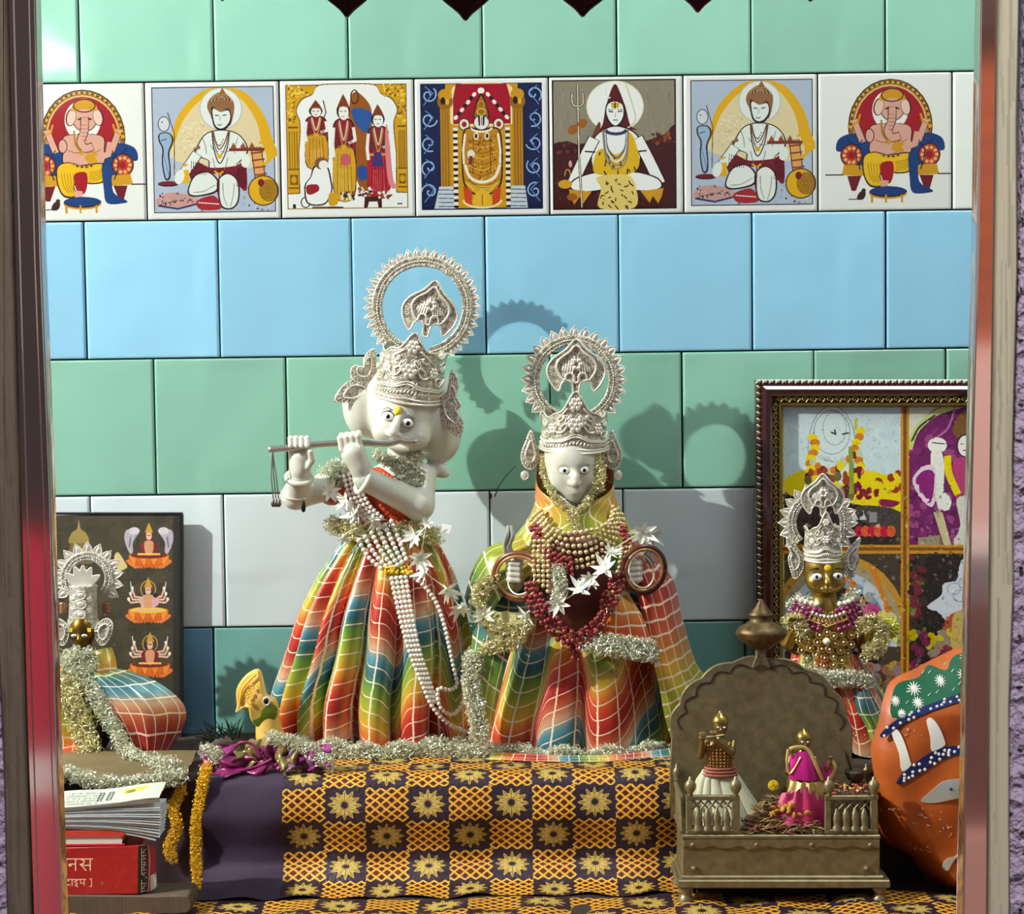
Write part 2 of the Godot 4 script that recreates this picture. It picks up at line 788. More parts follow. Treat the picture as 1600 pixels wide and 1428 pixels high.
func materials() -> void:
	M.marble = mat(c8(208, 208, 193), 0.32, 0.0, {"subsurf_scatter_enabled": true, "subsurf_scatter_strength": 0.12, "clearcoat_enabled": true, "clearcoat": 0.25, "clearcoat_roughness": 0.3})
	var em := emboss_tex()
	var relief_tone := relief_tone_tex(em)
	M.silver = mat(c8(250, 244, 228), 0.33, 0.6, {"albedo_texture": relief_tone, "heightmap_enabled": true, "heightmap_texture": em, "heightmap_scale": 0.4, "uv1_triplanar": true, "uv1_scale": Vector3(16, 16, 16)})
	M.silver_plain = mat(c8(250, 245, 230), 0.3, 0.6)
	M.tin = mat(c8(246, 245, 234), 0.33, 0.6, {"albedo_texture": relief_tone, "heightmap_enabled": true, "heightmap_texture": em, "heightmap_scale": 0.35, "uv1_triplanar": true, "uv1_scale": Vector3(20, 20, 20)})
	M.tinsel_gold = mat(c8(228, 220, 166), 0.28, 0.6)
	M.tinsel_silver = mat(c8(230, 232, 208), 0.26, 0.6)
	M.fringe = mat(c8(246, 198, 44), 0.32, 0.25)
	M.pearl = mat(c8(232, 226, 214), 0.22, 0.0, {"clearcoat_enabled": true, "clearcoat": 0.6})
	M.gold_bead = mat(c8(214, 194, 142), 0.26, 0.5)
	M.red_bead = mat(c8(124, 6, 14), 0.08, 0.0, {"clearcoat_enabled": true, "clearcoat": 0.8})
	M.eye_white = mat(c8(240, 240, 236), 0.15)
	M.black = mat(c8(14, 12, 12), 0.25)
	M.yellow_paste = mat(c8(236, 190, 20), 0.7)
	M.petal = mat(c8(244, 246, 234), 0.5, 0.0, {"backlight_enabled": true, "backlight": Color(0.3, 0.32, 0.28)})
	M.stem_green = mat(c8(206, 212, 176), 0.6)
	M.brass = mat(c8(168, 142, 72), 0.34, 0.85, {"roughness_texture": noise_tex(0.02, 5, 256, 4, Color(0.7, 0.7, 0.7), Color.WHITE)})
	M.thread = mat(c8(150, 40, 40), 0.8)
	M.brown = mat(c8(74, 30, 20), 0.3)
	M.purple = mat(c8(42, 22, 50), 0.8, 0.0, {"rim_enabled": true, "rim": 0.3})
	M.rainbow = rainbow(10, 10)
	M.rainbow_fine = rainbow(9, 22)
	var g := Geo.new()
	var p := []
	for i in 9:
		var a := i * 0.85
		p.append(Vector3(cos(a) * 0.0034, sin(a) * 0.0034, i * 0.0011 - 0.0044))
	for i in 9:
		var d := Vector3(0, 0, 0.00055)
		g.pt(p[i] - d)
		g.pt(p[i] + d)
		if i:
			g.quad(2 * i - 2, 2 * i, 2 * i + 1, 2 * i - 1)
	M.curl = g.mesh()


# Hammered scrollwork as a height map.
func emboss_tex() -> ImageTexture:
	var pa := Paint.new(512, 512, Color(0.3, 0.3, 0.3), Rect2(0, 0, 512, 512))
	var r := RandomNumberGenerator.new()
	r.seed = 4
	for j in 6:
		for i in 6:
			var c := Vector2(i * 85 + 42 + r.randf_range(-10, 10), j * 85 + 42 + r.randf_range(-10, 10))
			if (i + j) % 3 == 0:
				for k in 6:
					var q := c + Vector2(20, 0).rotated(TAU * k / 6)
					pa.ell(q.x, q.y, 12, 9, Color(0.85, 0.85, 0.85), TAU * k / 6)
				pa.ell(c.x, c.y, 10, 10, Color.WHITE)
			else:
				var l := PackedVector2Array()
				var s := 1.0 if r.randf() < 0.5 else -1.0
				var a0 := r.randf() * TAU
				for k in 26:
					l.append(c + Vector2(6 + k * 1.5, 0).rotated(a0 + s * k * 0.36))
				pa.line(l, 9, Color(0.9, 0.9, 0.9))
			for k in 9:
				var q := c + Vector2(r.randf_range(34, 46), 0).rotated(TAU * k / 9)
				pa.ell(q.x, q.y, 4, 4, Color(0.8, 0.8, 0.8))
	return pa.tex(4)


# Metal colour made darker in the hollows of the height map.
func relief_tone_tex(em: ImageTexture) -> ImageTexture:
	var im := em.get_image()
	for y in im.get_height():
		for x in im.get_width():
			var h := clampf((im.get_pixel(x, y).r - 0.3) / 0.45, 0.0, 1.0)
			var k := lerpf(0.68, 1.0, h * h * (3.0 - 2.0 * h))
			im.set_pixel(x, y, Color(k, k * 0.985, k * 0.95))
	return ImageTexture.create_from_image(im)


# Rainbow satin woven with a pale checked thread; one cycle of colour per repeat.
func rainbow(across: int, down: int) -> StandardMaterial3D:
	var n := 640
	var pa := Paint.new(n, n, Color.WHITE, Rect2(0, 0, n, n))
	var g := Gradient.new()
	g.offsets = PackedFloat32Array([0.0, 0.12, 0.24, 0.34, 0.44, 0.54, 0.62, 0.72, 0.8, 0.9, 1.0])
	g.colors = PackedColorArray([c8(104, 142, 44), c8(160, 168, 44), c8(212, 162, 38), c8(210, 94, 32), c8(186, 46, 24), c8(160, 34, 22), c8(184, 88, 50), c8(204, 160, 124), c8(78, 138, 154), c8(42, 96, 104), c8(104, 142, 44)])
	for y in n:
		im_row(pa.im, y, g.sample(float(y) / n))
	var line := c8(248, 226, 196)
	for w in 2:
		var m := down if w else across
		for i in m:
			var l := PackedVector2Array()
			for k in 41:
				var d := (i + 0.5) * 640.0 / m + sin(k * 0.9 + i) * 1.0
				l.append(Vector2(k * 16.0, d) if w else Vector2(d, k * 16.0))
			pa.line(l, 5.2 if m < 15 else 4.4, line)
	return mat(Color.WHITE, 0.26, 0.22, {"albedo_texture": pa.tex(), "rim_enabled": true, "rim": 0.35, "clearcoat_enabled": true, "clearcoat": 0.35, "clearcoat_roughness": 0.25})


func im_row(im: Image, y: int, c: Color) -> void:
	im.fill_rect(Rect2i(0, y, im.get_width(), 1), c)


func slab(called: String, a: Vector3, b: Vector3, m: Material, parent: Node3D = null) -> MeshInstance3D:
	var g := Geo.new()
	g.box(a, b, 0.002)
	var o := put(called, g, m, parent)
	if parent == null:
		o.set_meta("kind", "structure")
	return o


func build_room() -> void:
	var cream := mat(c8(150, 152, 146), 0.85, 0.0, {"albedo_texture": noise_tex(0.01, 3, 256, 4, Color(0.9, 0.9, 0.9), Color.WHITE), "uv1_triplanar": true, "uv1_scale": Vector3(0.7, 0.7, 0.7)})
	slab("wall_left", Vector3(-3.4, -1.3, -0.12), Vector3(-3.25, 2.0, 1.7), cream)
	slab("wall_right", Vector3(1.75, -1.3, -0.12), Vector3(1.9, 2.0, 1.7), cream)
	slab("ceiling", Vector3(-3.4, 1.95, -0.12), Vector3(1.9, 2.1, 1.7), cream)
	slab("floor", Vector3(-4.0, -1.45, -0.12), Vector3(4.0, -1.3, 7.0), mat(c8(126, 112, 100), 0.6, 0.0, {"albedo_texture": noise_tex(0.02, 9, 256, 4, Color(0.75, 0.75, 0.75), Color.WHITE), "uv1_triplanar": true}))
	# The front wall with its doorway: rough lilac plaster seen at both edges.
	var pl := mat(c8(176, 166, 188), 0.9, 0.0, {"heightmap_enabled": true, "heightmap_texture": noise_tex(0.03, 21, 512, 5), "heightmap_scale": 0.5, "uv1_triplanar": true, "uv1_scale": Vector3(4, 4, 4), "albedo_texture": plaster_tex()})
	var xf := fr(800, 714, 1.62)
	var w := structure("wall_front", "rough lilac plaster wall around the doorway")
	var g := Geo.new(xf)
	g.plate(arr([-7000, -3600, -30, -3600, -16, 714, 14, 1450, 25, 5000, -7000, 5000]), -300, 0, 3)
	put("plaster", g, pl, w)
	g = Geo.new(xf)
	g.plate(arr([1594, -3600, 5200, -3600, 5200, 5000, 1560, 5000, 1575, 1450, 1584, 714, 1592, 0]), -300, 0, 3)
	put("plaster", g, pl, w)
	g = Geo.new(xf)
	g.plate(arr([-40, -3600, 1600, -3600, 1600, -170, -40, -170]), -300, 0, 3)
	put("plaster", g, pl, w)
	g = Geo.new(xf)
	g.plate(arr([-20, 1760, 1600, 1760, 1600, 5000, -20, 5000]), -300, 0, 3)
	put("plaster", g, pl, w)


func plaster_tex() -> ImageTexture:
	var pa := Paint.new(512, 512, c8(222, 214, 226), Rect2(0, 0, 512, 512))
	var r := RandomNumberGenerator.new()
	r.seed = 8
	pa.specks(r, Rect2(0, 0, 512, 512), 700, 14, [c8(206, 196, 214), c8(232, 226, 236), c8(214, 202, 222)])
	pa.specks(r, Rect2(0, 0, 512, 512), 90, 6, [c8(70, 62, 66), c8(50, 46, 48), c8(96, 86, 92)])
	pa.specks(r, Rect2(0, 0, 512, 512), 200, 3, [c8(110, 98, 106), c8(245, 240, 246)])
	return pa.tex()


func build_outside() -> void:
	# Unseen things placed outside the doorway for its polished jambs to reflect.
	var dark := mat(c8(20, 11, 11), 0.95)
	slab("wall_rear_unseen", Vector3(-4.0, -1.3, 6.6), Vector3(4.0, 3.0, 6.75), dark)  # out of view, kept dark for the upper jamb reflections
	var post := structure("trim_post_unseen", "unseen banded post outside, placed for the right jamb to reflect")
	slab("post_shaft", Vector3(0.78, 0.16, 4.0), Vector3(1.25, 0.76, 4.2), mat(c8(214, 112, 50), 0.8, 0.0, {"albedo_texture": noise_tex(0.015, 6, 256, 3, Color(0.6, 0.55, 0.5), Color.WHITE), "uv1_triplanar": true, "uv1_scale": Vector3(0.4, 5, 0.4)}), post)
	slab("post_foot", Vector3(0.76, -0.2, 3.98), Vector3(1.27, 0.16, 4.22), mat(c8(240, 206, 194), 0.7), post)
	slab("post_band", Vector3(0.75, -0.25, 3.97), Vector3(1.28, -0.2, 4.23), mat(c8(250, 250, 248), 0.6), post)  # white band placed to show as the bright line in the right jamb
	slab("post_base", Vector3(0.76, -0.34, 3.98), Vector3(1.27, -0.25, 4.22), mat(c8(130, 126, 128), 0.7), post)
	slab("post_plinth", Vector3(0.74, -0.78, 3.96), Vector3(1.29, -0.34, 4.24), mat(c8(112, 66, 58), 0.7), post)
	slab("post_step", Vector3(0.7, -1.3, 3.9), Vector3(1.33, -0.78, 4.3), mat(c8(220, 176, 160), 0.7), post)
	slab("post_head", Vector3(0.7, 0.76, 3.95), Vector3(1.33, 2.2, 4.25), mat(c8(60, 34, 32), 0.8), post)
	var hang := thing("unseen_hanging_cloth", "unseen crimson cloth outside, placed for the left jamb to reflect", "cloth", Vector3(-1.0, -1.3, 4.0))  # out of view, placed to redden the left jamb by reflection
	for e in [["upper_cloth", -0.16, -0.62, c8(200, 4, 62)], ["unseen_white_band", -0.62, -0.7, c8(250, 248, 246)], ["lower_cloth", -0.7, -1.25, c8(226, 84, 108)]]:  # white band placed to show as the bright line in the left jamb
		var g := Geo.new()
		var y0: float = e[1]
		var y1: float = e[2]
		g.grid(60, 6, func(u, v): return Vector3(lerpf(-1.35, -0.62, u), lerpf(y0, y1, v), 4.0 + 0.015 * sin(u * 46.0)))
		g.grid(60, 6, func(u, v): return Vector3(lerpf(-1.35, -0.62, u), lerpf(y0, y1, v), 4.004 + 0.015 * sin(u * 46.0)))
		put(e[0], g, mat(e[3], 0.7), hang)
	var g := Geo.new()
	g.tube([Vector3(-1.5, -0.15, 4.0), Vector3(-0.5, -0.15, 4.0)], 0.012)
	put("rail", g, M.black, hang)


func tile_mesh(w: float, h: float) -> ArrayMesh:
	var g := Geo.new()
	var th := 0.007
	var b := 0.0045
	var offs := [0.0, 0.08, 0.3, 0.6, 1.0]
	var xs := []
	var ys := []
	for k in offs:
		xs.append(-w / 2 + k * b)
		ys.append(-h / 2 + k * b)
	for k in [4, 3, 2, 1, 0]:
		xs.append(w / 2 - offs[k] * b)
		ys.append(h / 2 - offs[k] * b)
	var drop := func(d: float) -> float:
		var t := clampf(1.0 - d / b, 0.0, 1.0)
		return -b * 0.75 * (1.0 - sqrt(1.0 - t * t))
	var nx := xs.size()
	for y in ys:
		for x in xs:
			g.pt(Vector3(x, y, th + drop.call(w / 2 - absf(x)) + drop.call(h / 2 - absf(y)) * (1.0 if absf(x) < w / 2 - b else 0.4)), Vector2(x / w + 0.5, 0.5 - y / h))
	for j in ys.size() - 1:
		for i in nx - 1:
			var q := j * nx + i
			g.quad(q, q + nx, q + nx + 1, q + 1)
	var base := g.v.size()
	var ring := [Vector2(-w / 2, -h / 2), Vector2(w / 2, -h / 2), Vector2(w / 2, h / 2), Vector2(-w / 2, h / 2)]
	for k in 4:
		g.pt(Vector3(ring[k].x, ring[k].y, th - b * 0.75))
		g.pt(Vector3(ring[k].x, ring[k].y, 0))
	for k in 4:
		var m := (k + 1) % 4
		g.quad(base + 2 * k, base + 2 * k + 1, base + 2 * m + 1, base + 2 * m)
	return g.mesh()


func build_wall() -> void:
	var w := structure("wall_back", "tiled wall in bands of green, blue and white with printed picture tiles")
	var grout := mat(c8(34, 44, 42), 0.9)
	slab("grout_bed", Vector3(-3.4, -1.3, -0.12), Vector3(1.9, 2.0, -0.004), grout, w)
	var glaze := {"clearcoat_enabled": true, "clearcoat": 0.5, "clearcoat_roughness": 0.06, "heightmap_enabled": true, "heightmap_texture": noise_tex(0.006, 31, 256, 2), "heightmap_scale": 0.25, "uv1_triplanar": true, "uv1_world_triplanar": true, "uv1_scale": Vector3(3, 3, 3)}
	var tones := {"g": c8(132, 184, 162), "b": c8(136, 190, 216), "w": c8(202, 215, 217), "t": c8(108, 160, 152), "d": c8(104, 162, 194), "p": c8(206, 212, 204)}
	var mats := {}
	for k in tones:
		mats[k] = []
		for i in 3:
			var f: float = [0.97, 1.0, 1.03][i]
			var c: Color = tones[k]
			mats[k].append(mat(Color(minf(c.r * f, 1), minf(c.g * f, 1), minf(c.b * f, 1)), 0.16, 0.0, glaze))
	var prints := [ganesha_print(), hanuman_print(), court_print(), temple_print(), shiva_print()]
	var names := ["white tile printed with a seated elephant-headed deity on a red throne", "tile printed with a kneeling deity before a yellow halo", "tile printed with a group of standing figures under a gold arch", "tile printed with a garlanded temple deity between blue curtains", "tile printed with a meditating deity holding a trident"]
	var pm := []
	for t in prints:
		pm.append(mat(c8(216, 218, 218), 0.14, 0.0, {"albedo_texture": t, "clearcoat_enabled": true, "clearcoat": 0.5, "clearcoat_roughness": 0.06}))
	# rows: top edge, bottom edge, first joint, pitch, tones
	var rows := [[-311, -95, 122.0, 210.2, "g"], [-95, 121, 122.0, 210.2, "g"], [121, 337, 227.5, 210.0, "p"], [337, 553, 133.0, 208.5, "b"], [553, 766, 242.0, 206.0, "g"], [766, 974, 143.0, 207.8, "w"], [974, 1181, 335.0, 207.4, "t"], [1181, 1388, 240.0, 207.0, "t"]]
	var order := [0, 1, 2, 3, 4, 1, 0]
	for r in rows:
		var ym: float = (r[0] + r[1]) / 2.0
		var ya: float = P(800, r[0], 0).y
		var yb: float = P(800, r[1], 0).y
		var wd: float = P(800 + r[3] / 2, ym, 0).x - P(800 - r[3] / 2, ym, 0).x
		var me := tile_mesh(wd - 0.0022, ya - yb - 0.0024)
		for k in range(-3, 9):
			var x: float = P(r[2] + r[3] * (k + 0.5), ym + 0.0, 0).x
			var tone: String = r[4]
			if r[4] == "t" and k < 0:
				tone = "d"
			var m: Material = mats[tone][rng.randi() % 3]
			var called := "tile"
			var note := ""
			if r[4] == "p" and k >= -1 and k < 6:
				m = pm[order[k + 1]]
				called = "picture_tile"
				note = names[order[k + 1]]
			var o := put_mesh(called, me, m, w, note)
			o.transform = Transform3D(Basis.from_euler(Vector3(rng.randf_range(-1, 1) * 0.003, rng.randf_range(-1, 1) * 0.003, rng.randf_range(-1, 1) * 0.0015)), Vector3(x + rng.randf_range(-0.4, 0.4) * 0.001, (ya + yb) / 2, -0.006 + rng.randf() * 0.0008))
	# a hairline crack and two chips in the tiles
	var cg := Geo.new(fr(790, 755, 0.0012))
	cg.tube(v3([806, 728, 0, 792, 742, 0, 780, 758, 0, 773, 776, 0]), [0.5, 0.8, 0.8, 1.2], 5)
	put("crack", cg, M.black, w)
	for q in [[770, 775, 5.5], [575, 366, 1.6], [1034, 952, 1.2]]:
		cg = Geo.new(fr(q[0], q[1], 0.0008))
		cg.ball(Vector3(q[0], q[1], 0), Vector3(q[2], q[2] * 0.9, 0.6), 9, 6)
		put("chip", cg, M.brown, w)


func ganesha_print() -> ImageTexture:
	var p := Paint.new(448, 448, c8(236, 238, 230), Rect2(644, 47, 616, 645))
	var blue := c8(24, 62, 120)
	var red := c8(160, 24, 28)
	var gold := c8(206, 150, 20)
	var ink := c8(60, 34, 24)
	var skin := c8(216, 164, 140)
	p.ell(976, 300, 196, 226, ink)
	p.ell(976, 300, 191, 221, c8(150, 104, 20))
	p.ell(976, 300, 172, 200, c8(220, 190, 120))
	p.ell(976, 300, 165, 192, red)
	p.rect(790, 400, 380, 130, c8(236, 238, 230))
	p.ell(976, 220, 84, 96, c8(236, 238, 230))
	for s in [-1, 1]:
		p.poly(sm(arr([976 + s * 150, 330, 976 + s * 235, 350, 976 + s * 250, 410, 976 + s * 200, 420, 976 + s * 190, 500, 976 + s * 110, 520, 976 + s * 80, 400])), blue)
		p.ell(976 + s * 180, 432, 52, 56, ink)
		p.ell(976 + s * 180, 432, 46, 50, c8(184, 66, 30))
		for k in 10:
			var q := Vector2(976 + s * 180, 432) + Vector2(34, 0).rotated(k * 0.628)
			p.ell(q.x, q.y, 8, 8, c8(232, 180, 110))
		p.ell(976 + s * 180, 432, 16, 18, red)
		p.poly(arr([976 + s * 215, 475, 976 + s * 130, 480, 976 + s * 120, 530, 976 + s * 225, 525]), gold)
		p.poly(arr([976 + s * 200, 530, 976 + s * 135, 530, 976 + s * 160, 600, 976 + s * 180, 600]), c8(110, 26, 24))
		p.line(arr([976 + s * 220, 523, 976 + s * 300, 524]), 6, ink)
		p.line(arr([976 + s * 130, 365, 976 + s * 155, 300, 976 + s * 165, 270]), 34, ink)
		p.line(arr([976 + s * 130, 365, 976 + s * 155, 300, 976 + s * 165, 270]), 28, skin)
		p.line(arr([976 + s * 195, 300, 976 + s * 150, 275, 976 + s * 140, 240]), 10, gold)
	p.poly(sm(arr([890, 290, 1060, 290, 1075, 360, 1060, 430, 890, 430, 880, 360])), ink)
	p.poly(sm(arr([894, 292, 1056, 292, 1070, 360, 1055, 428, 895, 428, 885, 360])), skin)
	p.poly(sm(arr([850, 440, 900, 415, 970, 430, 1050, 420, 1090, 450, 1070, 510, 1000, 520, 960, 500, 930, 530, 940, 580, 880, 580, 850, 520])), ink)
	p.poly(sm(arr([855, 442, 900, 420, 970, 435, 1050, 425, 1084, 450, 1066, 505, 1000, 514, 960, 495, 924, 526, 934, 572, 884, 572, 856, 520])), c8(232, 186, 20))
	for k in 5:
		p.line(arr([870 + k * 14, 470, 880 + k * 12, 530, 900 + k * 9, 560]), 3, c8(150, 110, 10))
		p.line(arr([1000, 505 - k * 10, 1040, 500 - k * 10, 1070, 480 - k * 8]), 3, c8(150, 110, 10))
	p.poly(sm(arr([935, 470, 985, 465, 990, 520, 975, 565, 945, 560, 930, 510])), red)
	p.line(arr([950, 560, 945, 600]), 34, skin)
	p.ell(965, 606, 88, 26, ink)
	p.ell(965, 602, 84, 22, blue)
	p.ring(965, 612, 84, 24, 8, gold, 0.1, PI - 0.1)
	for x in [890, 955, 1030]:
		p.line(arr([x, 622, x, 655]), 10, gold)
	p.ell(985, 200, 62, 74, ink)
	p.ell(985, 200, 58, 70, skin)
	p.ell(922, 205, 24, 42, ink, 0.2)
	p.ell(924, 205, 20, 38, c8(232, 196, 176), 0.2)
	p.ell(1048, 205, 24, 42, ink, -0.2)
	p.ell(1046, 205, 20, 38, c8(232, 196, 176), -0.2)
	p.poly(sm(arr([925, 175, 940, 135, 985, 115, 1030, 135, 1045, 175, 985, 165])), c8(206, 150, 20))
	p.ring(985, 150, 50, 30, 5, ink)
	p.line(PackedVector2Array(sp([Vector2(985, 215), Vector2(982, 270), Vector2(965, 320), Vector2(985, 350), Vector2(1012, 345)])), 40, ink)
	p.line(PackedVector2Array(sp([Vector2(985, 215), Vector2(982, 270), Vector2(965, 320), Vector2(985, 350), Vector2(1012, 345)])), 33, skin)
	for k in 5:
		p.line(arr([968, 240 + k * 18, 996, 242 + k * 18]), 3, c8(150, 100, 84))
	p.line(arr([955, 215, 968, 210]), 7, ink)
	p.line(arr([1002, 210, 1016, 215]), 7, ink)
	p.line(PackedVector2Array(sp([Vector2(935, 270), Vector2(940, 330), Vector2(966, 370)])), 9, c8(170, 120, 20))
	p.ell(966, 372, 14, 12, gold)
	p.line(PackedVector2Array(sp([Vector2(905, 360), Vector2(940, 372), Vector2(968, 366)])), 4, c8(150, 100, 84))
	p.line(PackedVector2Array(sp([Vector2(1000, 366), Vector2(1030, 370), Vector2(1055, 358)])), 4, c8(150, 100, 84))
	p.ring(960, 400, 60, 30, 4, c8(150, 100, 84), 0.3, 2.6)
	for k in 9:
		p.ell(934 + k * 11, 432 + 8 * sin(k * 0.4), 5, 5, [gold, ink][k % 2])
		p.ell(800 + k * 3.0, 470 + k * 4, 3, 3, gold)
	for k in 24:
		var a := PI + PI * k / 23.0
		p.ell(976 + cos(a) * 182, 300 + sin(a) * 211, 6, 6, c8(224, 176, 60))
		p.ell(976 + cos(a + 0.06) * 182, 300 + sin(a + 0.06) * 211, 4, 4, ink)
	for s in [-1, 1]:
		p.line(PackedVector2Array(sp([Vector2(976 + s * 130, 360), Vector2(976 + s * 160, 420), Vector2(976 + s * 140, 500)])), 5, c8(12, 34, 76))
		p.line(PackedVector2Array(sp([Vector2(976 + s * 200, 350), Vector2(976 + s * 180, 375), Vector2(976 + s * 130, 400)])), 5, c8(12, 34, 76))
	p.ell(880, 340, 22, 34, ink)
	p.ell(880, 340, 18, 30, skin)
	p.ell(1015, 395, 34, 26, gold)
	p.line(arr([1040, 400, 1090, 380, 1100, 330]), 28, skin)
	p.poly(sm(arr([1060, 430, 1100, 460, 1110, 560, 1170, 600, 1160, 612, 1080, 612, 1065, 540])), blue)
	p.poly(sm(arr([820, 640, 830, 610, 850, 600, 862, 612, 850, 640])), ink)
	p.ell(852, 598, 10, 9, ink)
	p.line(arr([782, 640, 822, 640]), 4, ink)
	return p.tex()


func hanuman_print() -> ImageTexture:
	var p := Paint.new(448, 448, c8(238, 240, 234), Rect2(828, 108, 757, 787))
	var ink := c8(44, 30, 26)
	var pale := c8(226, 234, 224)
	var red := c8(116, 26, 34)
	var gold := c8(222, 170, 14)
	p.rect(866, 134, 694, 724, ink)
	p.rect(871, 139, 684, 714, c8(176, 190, 206))
	p.poly(sm(arr([985, 520, 980, 400, 1030, 270, 1150, 160, 1265, 140, 1390, 165, 1490, 280, 1540, 420, 1530, 560])), gold)
	p.poly(sm(arr([1000, 560, 1000, 430, 1060, 300, 1160, 200, 1265, 175, 1370, 205, 1450, 320, 1480, 440, 1480, 600])), c8(222, 206, 160))
	var r := RandomNumberGenerator.new()
	r.seed = 5
	p.specks(r, Rect2(1020, 330, 150, 180), 60, 8, [c8(232, 222, 190), c8(206, 190, 140)])
	p.specks(r, Rect2(871, 700, 690, 150), 60, 9, [c8(160, 176, 200), c8(150, 120, 120)])
	p.ell(1258, 262, 122, 122, c8(180, 190, 180))
	p.ell(1258, 262, 116, 116, c8(226, 232, 224))
	# small standing figure on the left
	p.ell(932, 345, 34, 44, ink)
	p.ell(932, 345, 30, 40, c8(206, 214, 220))
	p.poly(sm(arr([905, 400, 960, 395, 985, 440, 960, 510, 965, 600, 960, 660, 930, 660, 915, 560, 920, 490, 900, 440])), ink)
	p.poly(sm(arr([910, 404, 956, 400, 976, 440, 952, 510, 958, 600, 952, 652, 935, 652, 922, 560, 928, 490, 908, 440])), c8(150, 178, 204))
	p.line(arr([955, 280, 990, 400, 985, 640]), 4, ink)
	p.ell(950, 690, 60, 16, ink)
	p.ell(950, 686, 54, 12, red)
	p.poly(sm(arr([890, 770, 960, 740, 1080, 760, 1120, 800, 1040, 830, 890, 815])), c8(196, 150, 140))
	p.line(arr([890, 815, 1000, 835, 1120, 805]), 10, c8(40, 50, 100))
	# hair, face
	p.poly(sm(arr([1200, 300, 1180, 250, 1200, 200, 1262, 165, 1320, 205, 1335, 260, 1310, 360, 1290, 330, 1210, 320])), c8(140, 100, 60))
	p.poly(sm(arr([1205, 250, 1255, 285, 1300, 260, 1318, 320, 1290, 375, 1245, 385, 1212, 350])), ink)
	p.poly(sm(arr([1212, 262, 1255, 280, 1300, 272, 1310, 318, 1285, 362, 1248, 374, 1220, 345])), pale)
	p.poly(arr([1250, 175, 1268, 140, 1290, 178]), c8(150, 96, 30))
	for k in 5:
		p.ring(1262, 220 - k * 3, 56 - k * 9, 40 - k * 6, 5, ink if k % 2 else c8(206, 160, 110), PI, TAU)
	p.line(arr([1225, 298, 1245, 300]), 5, ink)
	p.line(arr([1268, 300, 1290, 296]), 5, ink)
	p.line(arr([1254, 305, 1250, 330]), 4, c8(150, 140, 130))
	p.line(arr([1236, 352, 1252, 358, 1262, 350]), 4, ink)
	# body
	p.poly(sm(arr([1150, 420, 1215, 385, 1300, 385, 1370, 420, 1410, 500, 1370, 560, 1345, 580, 1340, 620, 1190, 620, 1180, 560, 1130, 540, 1100, 520])), ink)
	p.poly(sm(arr([1154, 424, 1215, 391, 1300, 391, 1366, 424, 1402, 498, 1366, 554, 1340, 580, 1334, 614, 1196, 614, 1186, 560, 1134, 534, 1108, 518])), pale)
	p.poly(sm(arr([1070, 540, 1140, 575, 1200, 600, 1340, 590, 1390, 560, 1395, 730, 1340, 700, 1250, 640, 1150, 640, 1080, 670])), red)
	for k in 3:
		p.line(PackedVector2Array(sp([Vector2(1205 + k * 4, 395), Vector2(1215 + k * 6, 500 - k * 20), Vector2(1245, 575 - k * 40), Vector2(1285 - k * 6, 500 - k * 20), Vector2(1305 - k * 4, 395)])), 6, [ink, c8(130, 90, 50), c8(90, 50, 40)][k])
	p.ell(1245, 535, 14, 14, gold)
	p.line(arr([1110, 530, 1060, 600, 1020, 660]), 62, ink)
	p.line(arr([1110, 530, 1060, 600, 1020, 660]), 54, pale)
	p.line(arr([1030, 590, 1060, 580]), 12, gold)
	p.rect(1000, 610, 70, 80, gold)
	p.ell(1015, 650, 26, 44, pale, 0.3)
	p.poly(sm(arr([1060, 720, 1100, 640, 1180, 620, 1240, 680, 1225, 740, 1130, 765, 1070, 760])), ink)
	p.poly(sm(arr([1068, 718, 1104, 648, 1178, 628, 1230, 682, 1216, 732, 1130, 756, 1076, 752])), pale)
	p.poly(sm(arr([1230, 670, 1290, 630, 1350, 680, 1350, 790, 1310, 840, 1250, 830, 1230, 760])), ink)
	p.poly(sm(arr([1238, 674, 1290, 638, 1342, 682, 1342, 786, 1306, 832, 1256, 822, 1240, 760])), pale)
	p.poly(sm(arr([1110, 790, 1200, 760, 1240, 800, 1240, 840, 1130, 840])), c8(160, 40, 44))
	p.line(arr([1120, 800, 1235, 810]), 6, c8(230, 220, 210))
	for e in [[1195, 470, 1215, 500, 1240, 505], [1300, 505, 1275, 512, 1255, 506], [1205, 545, 1215, 590, 1225, 612], [1290, 545, 1280, 590, 1270, 612], [1150, 430, 1165, 470, 1170, 520], [1350, 430, 1338, 470, 1330, 520]]:
		p.line(PackedVector2Array(sp([Vector2(e[0], e[1]), Vector2(e[2], e[3]), Vector2(e[4], e[5])])), 4, c8(120, 110, 104))
	for s in [-1, 1]:
		p.line(arr([1250 + s * 118, 478, 1250 + s * 150, 492]), 12, c8(150, 100, 60))
		p.line(arr([1250 + s * 116, 486, 1250 + s * 152, 502]), 4, ink)
	for k in 8:
		p.ell(1222 + k * 6.5, 440 + 34 * sin(k * 0.45), 3.5, 3.5, ink)
		p.line(arr([1085 + k * 12, 560 + k * 4, 1080 + k * 12, 640]), 3, c8(70, 14, 22))
		p.line(arr([1345 + k * 6, 600, 1340 + k * 7, 710]), 3, c8(70, 14, 22))
	p.line(PackedVector2Array(sp([Vector2(1090, 740), Vector2(1150, 735), Vector2(1215, 700)])), 4, c8(130, 124, 118))
	p.line(PackedVector2Array(sp([Vector2(1260, 690), Vector2(1262, 760), Vector2(1280, 820)])), 4, c8(130, 124, 118))
	p.line(PackedVector2Array(sp([Vector2(1325, 690), Vector2(1318, 760), Vector2(1300, 825)])), 4, c8(130, 124, 118))
	p.line(arr([1215, 620, 1240, 640, 1262, 622]), 10, gold)
	p.line(arr([1240, 640, 1236, 780]), 6, red)
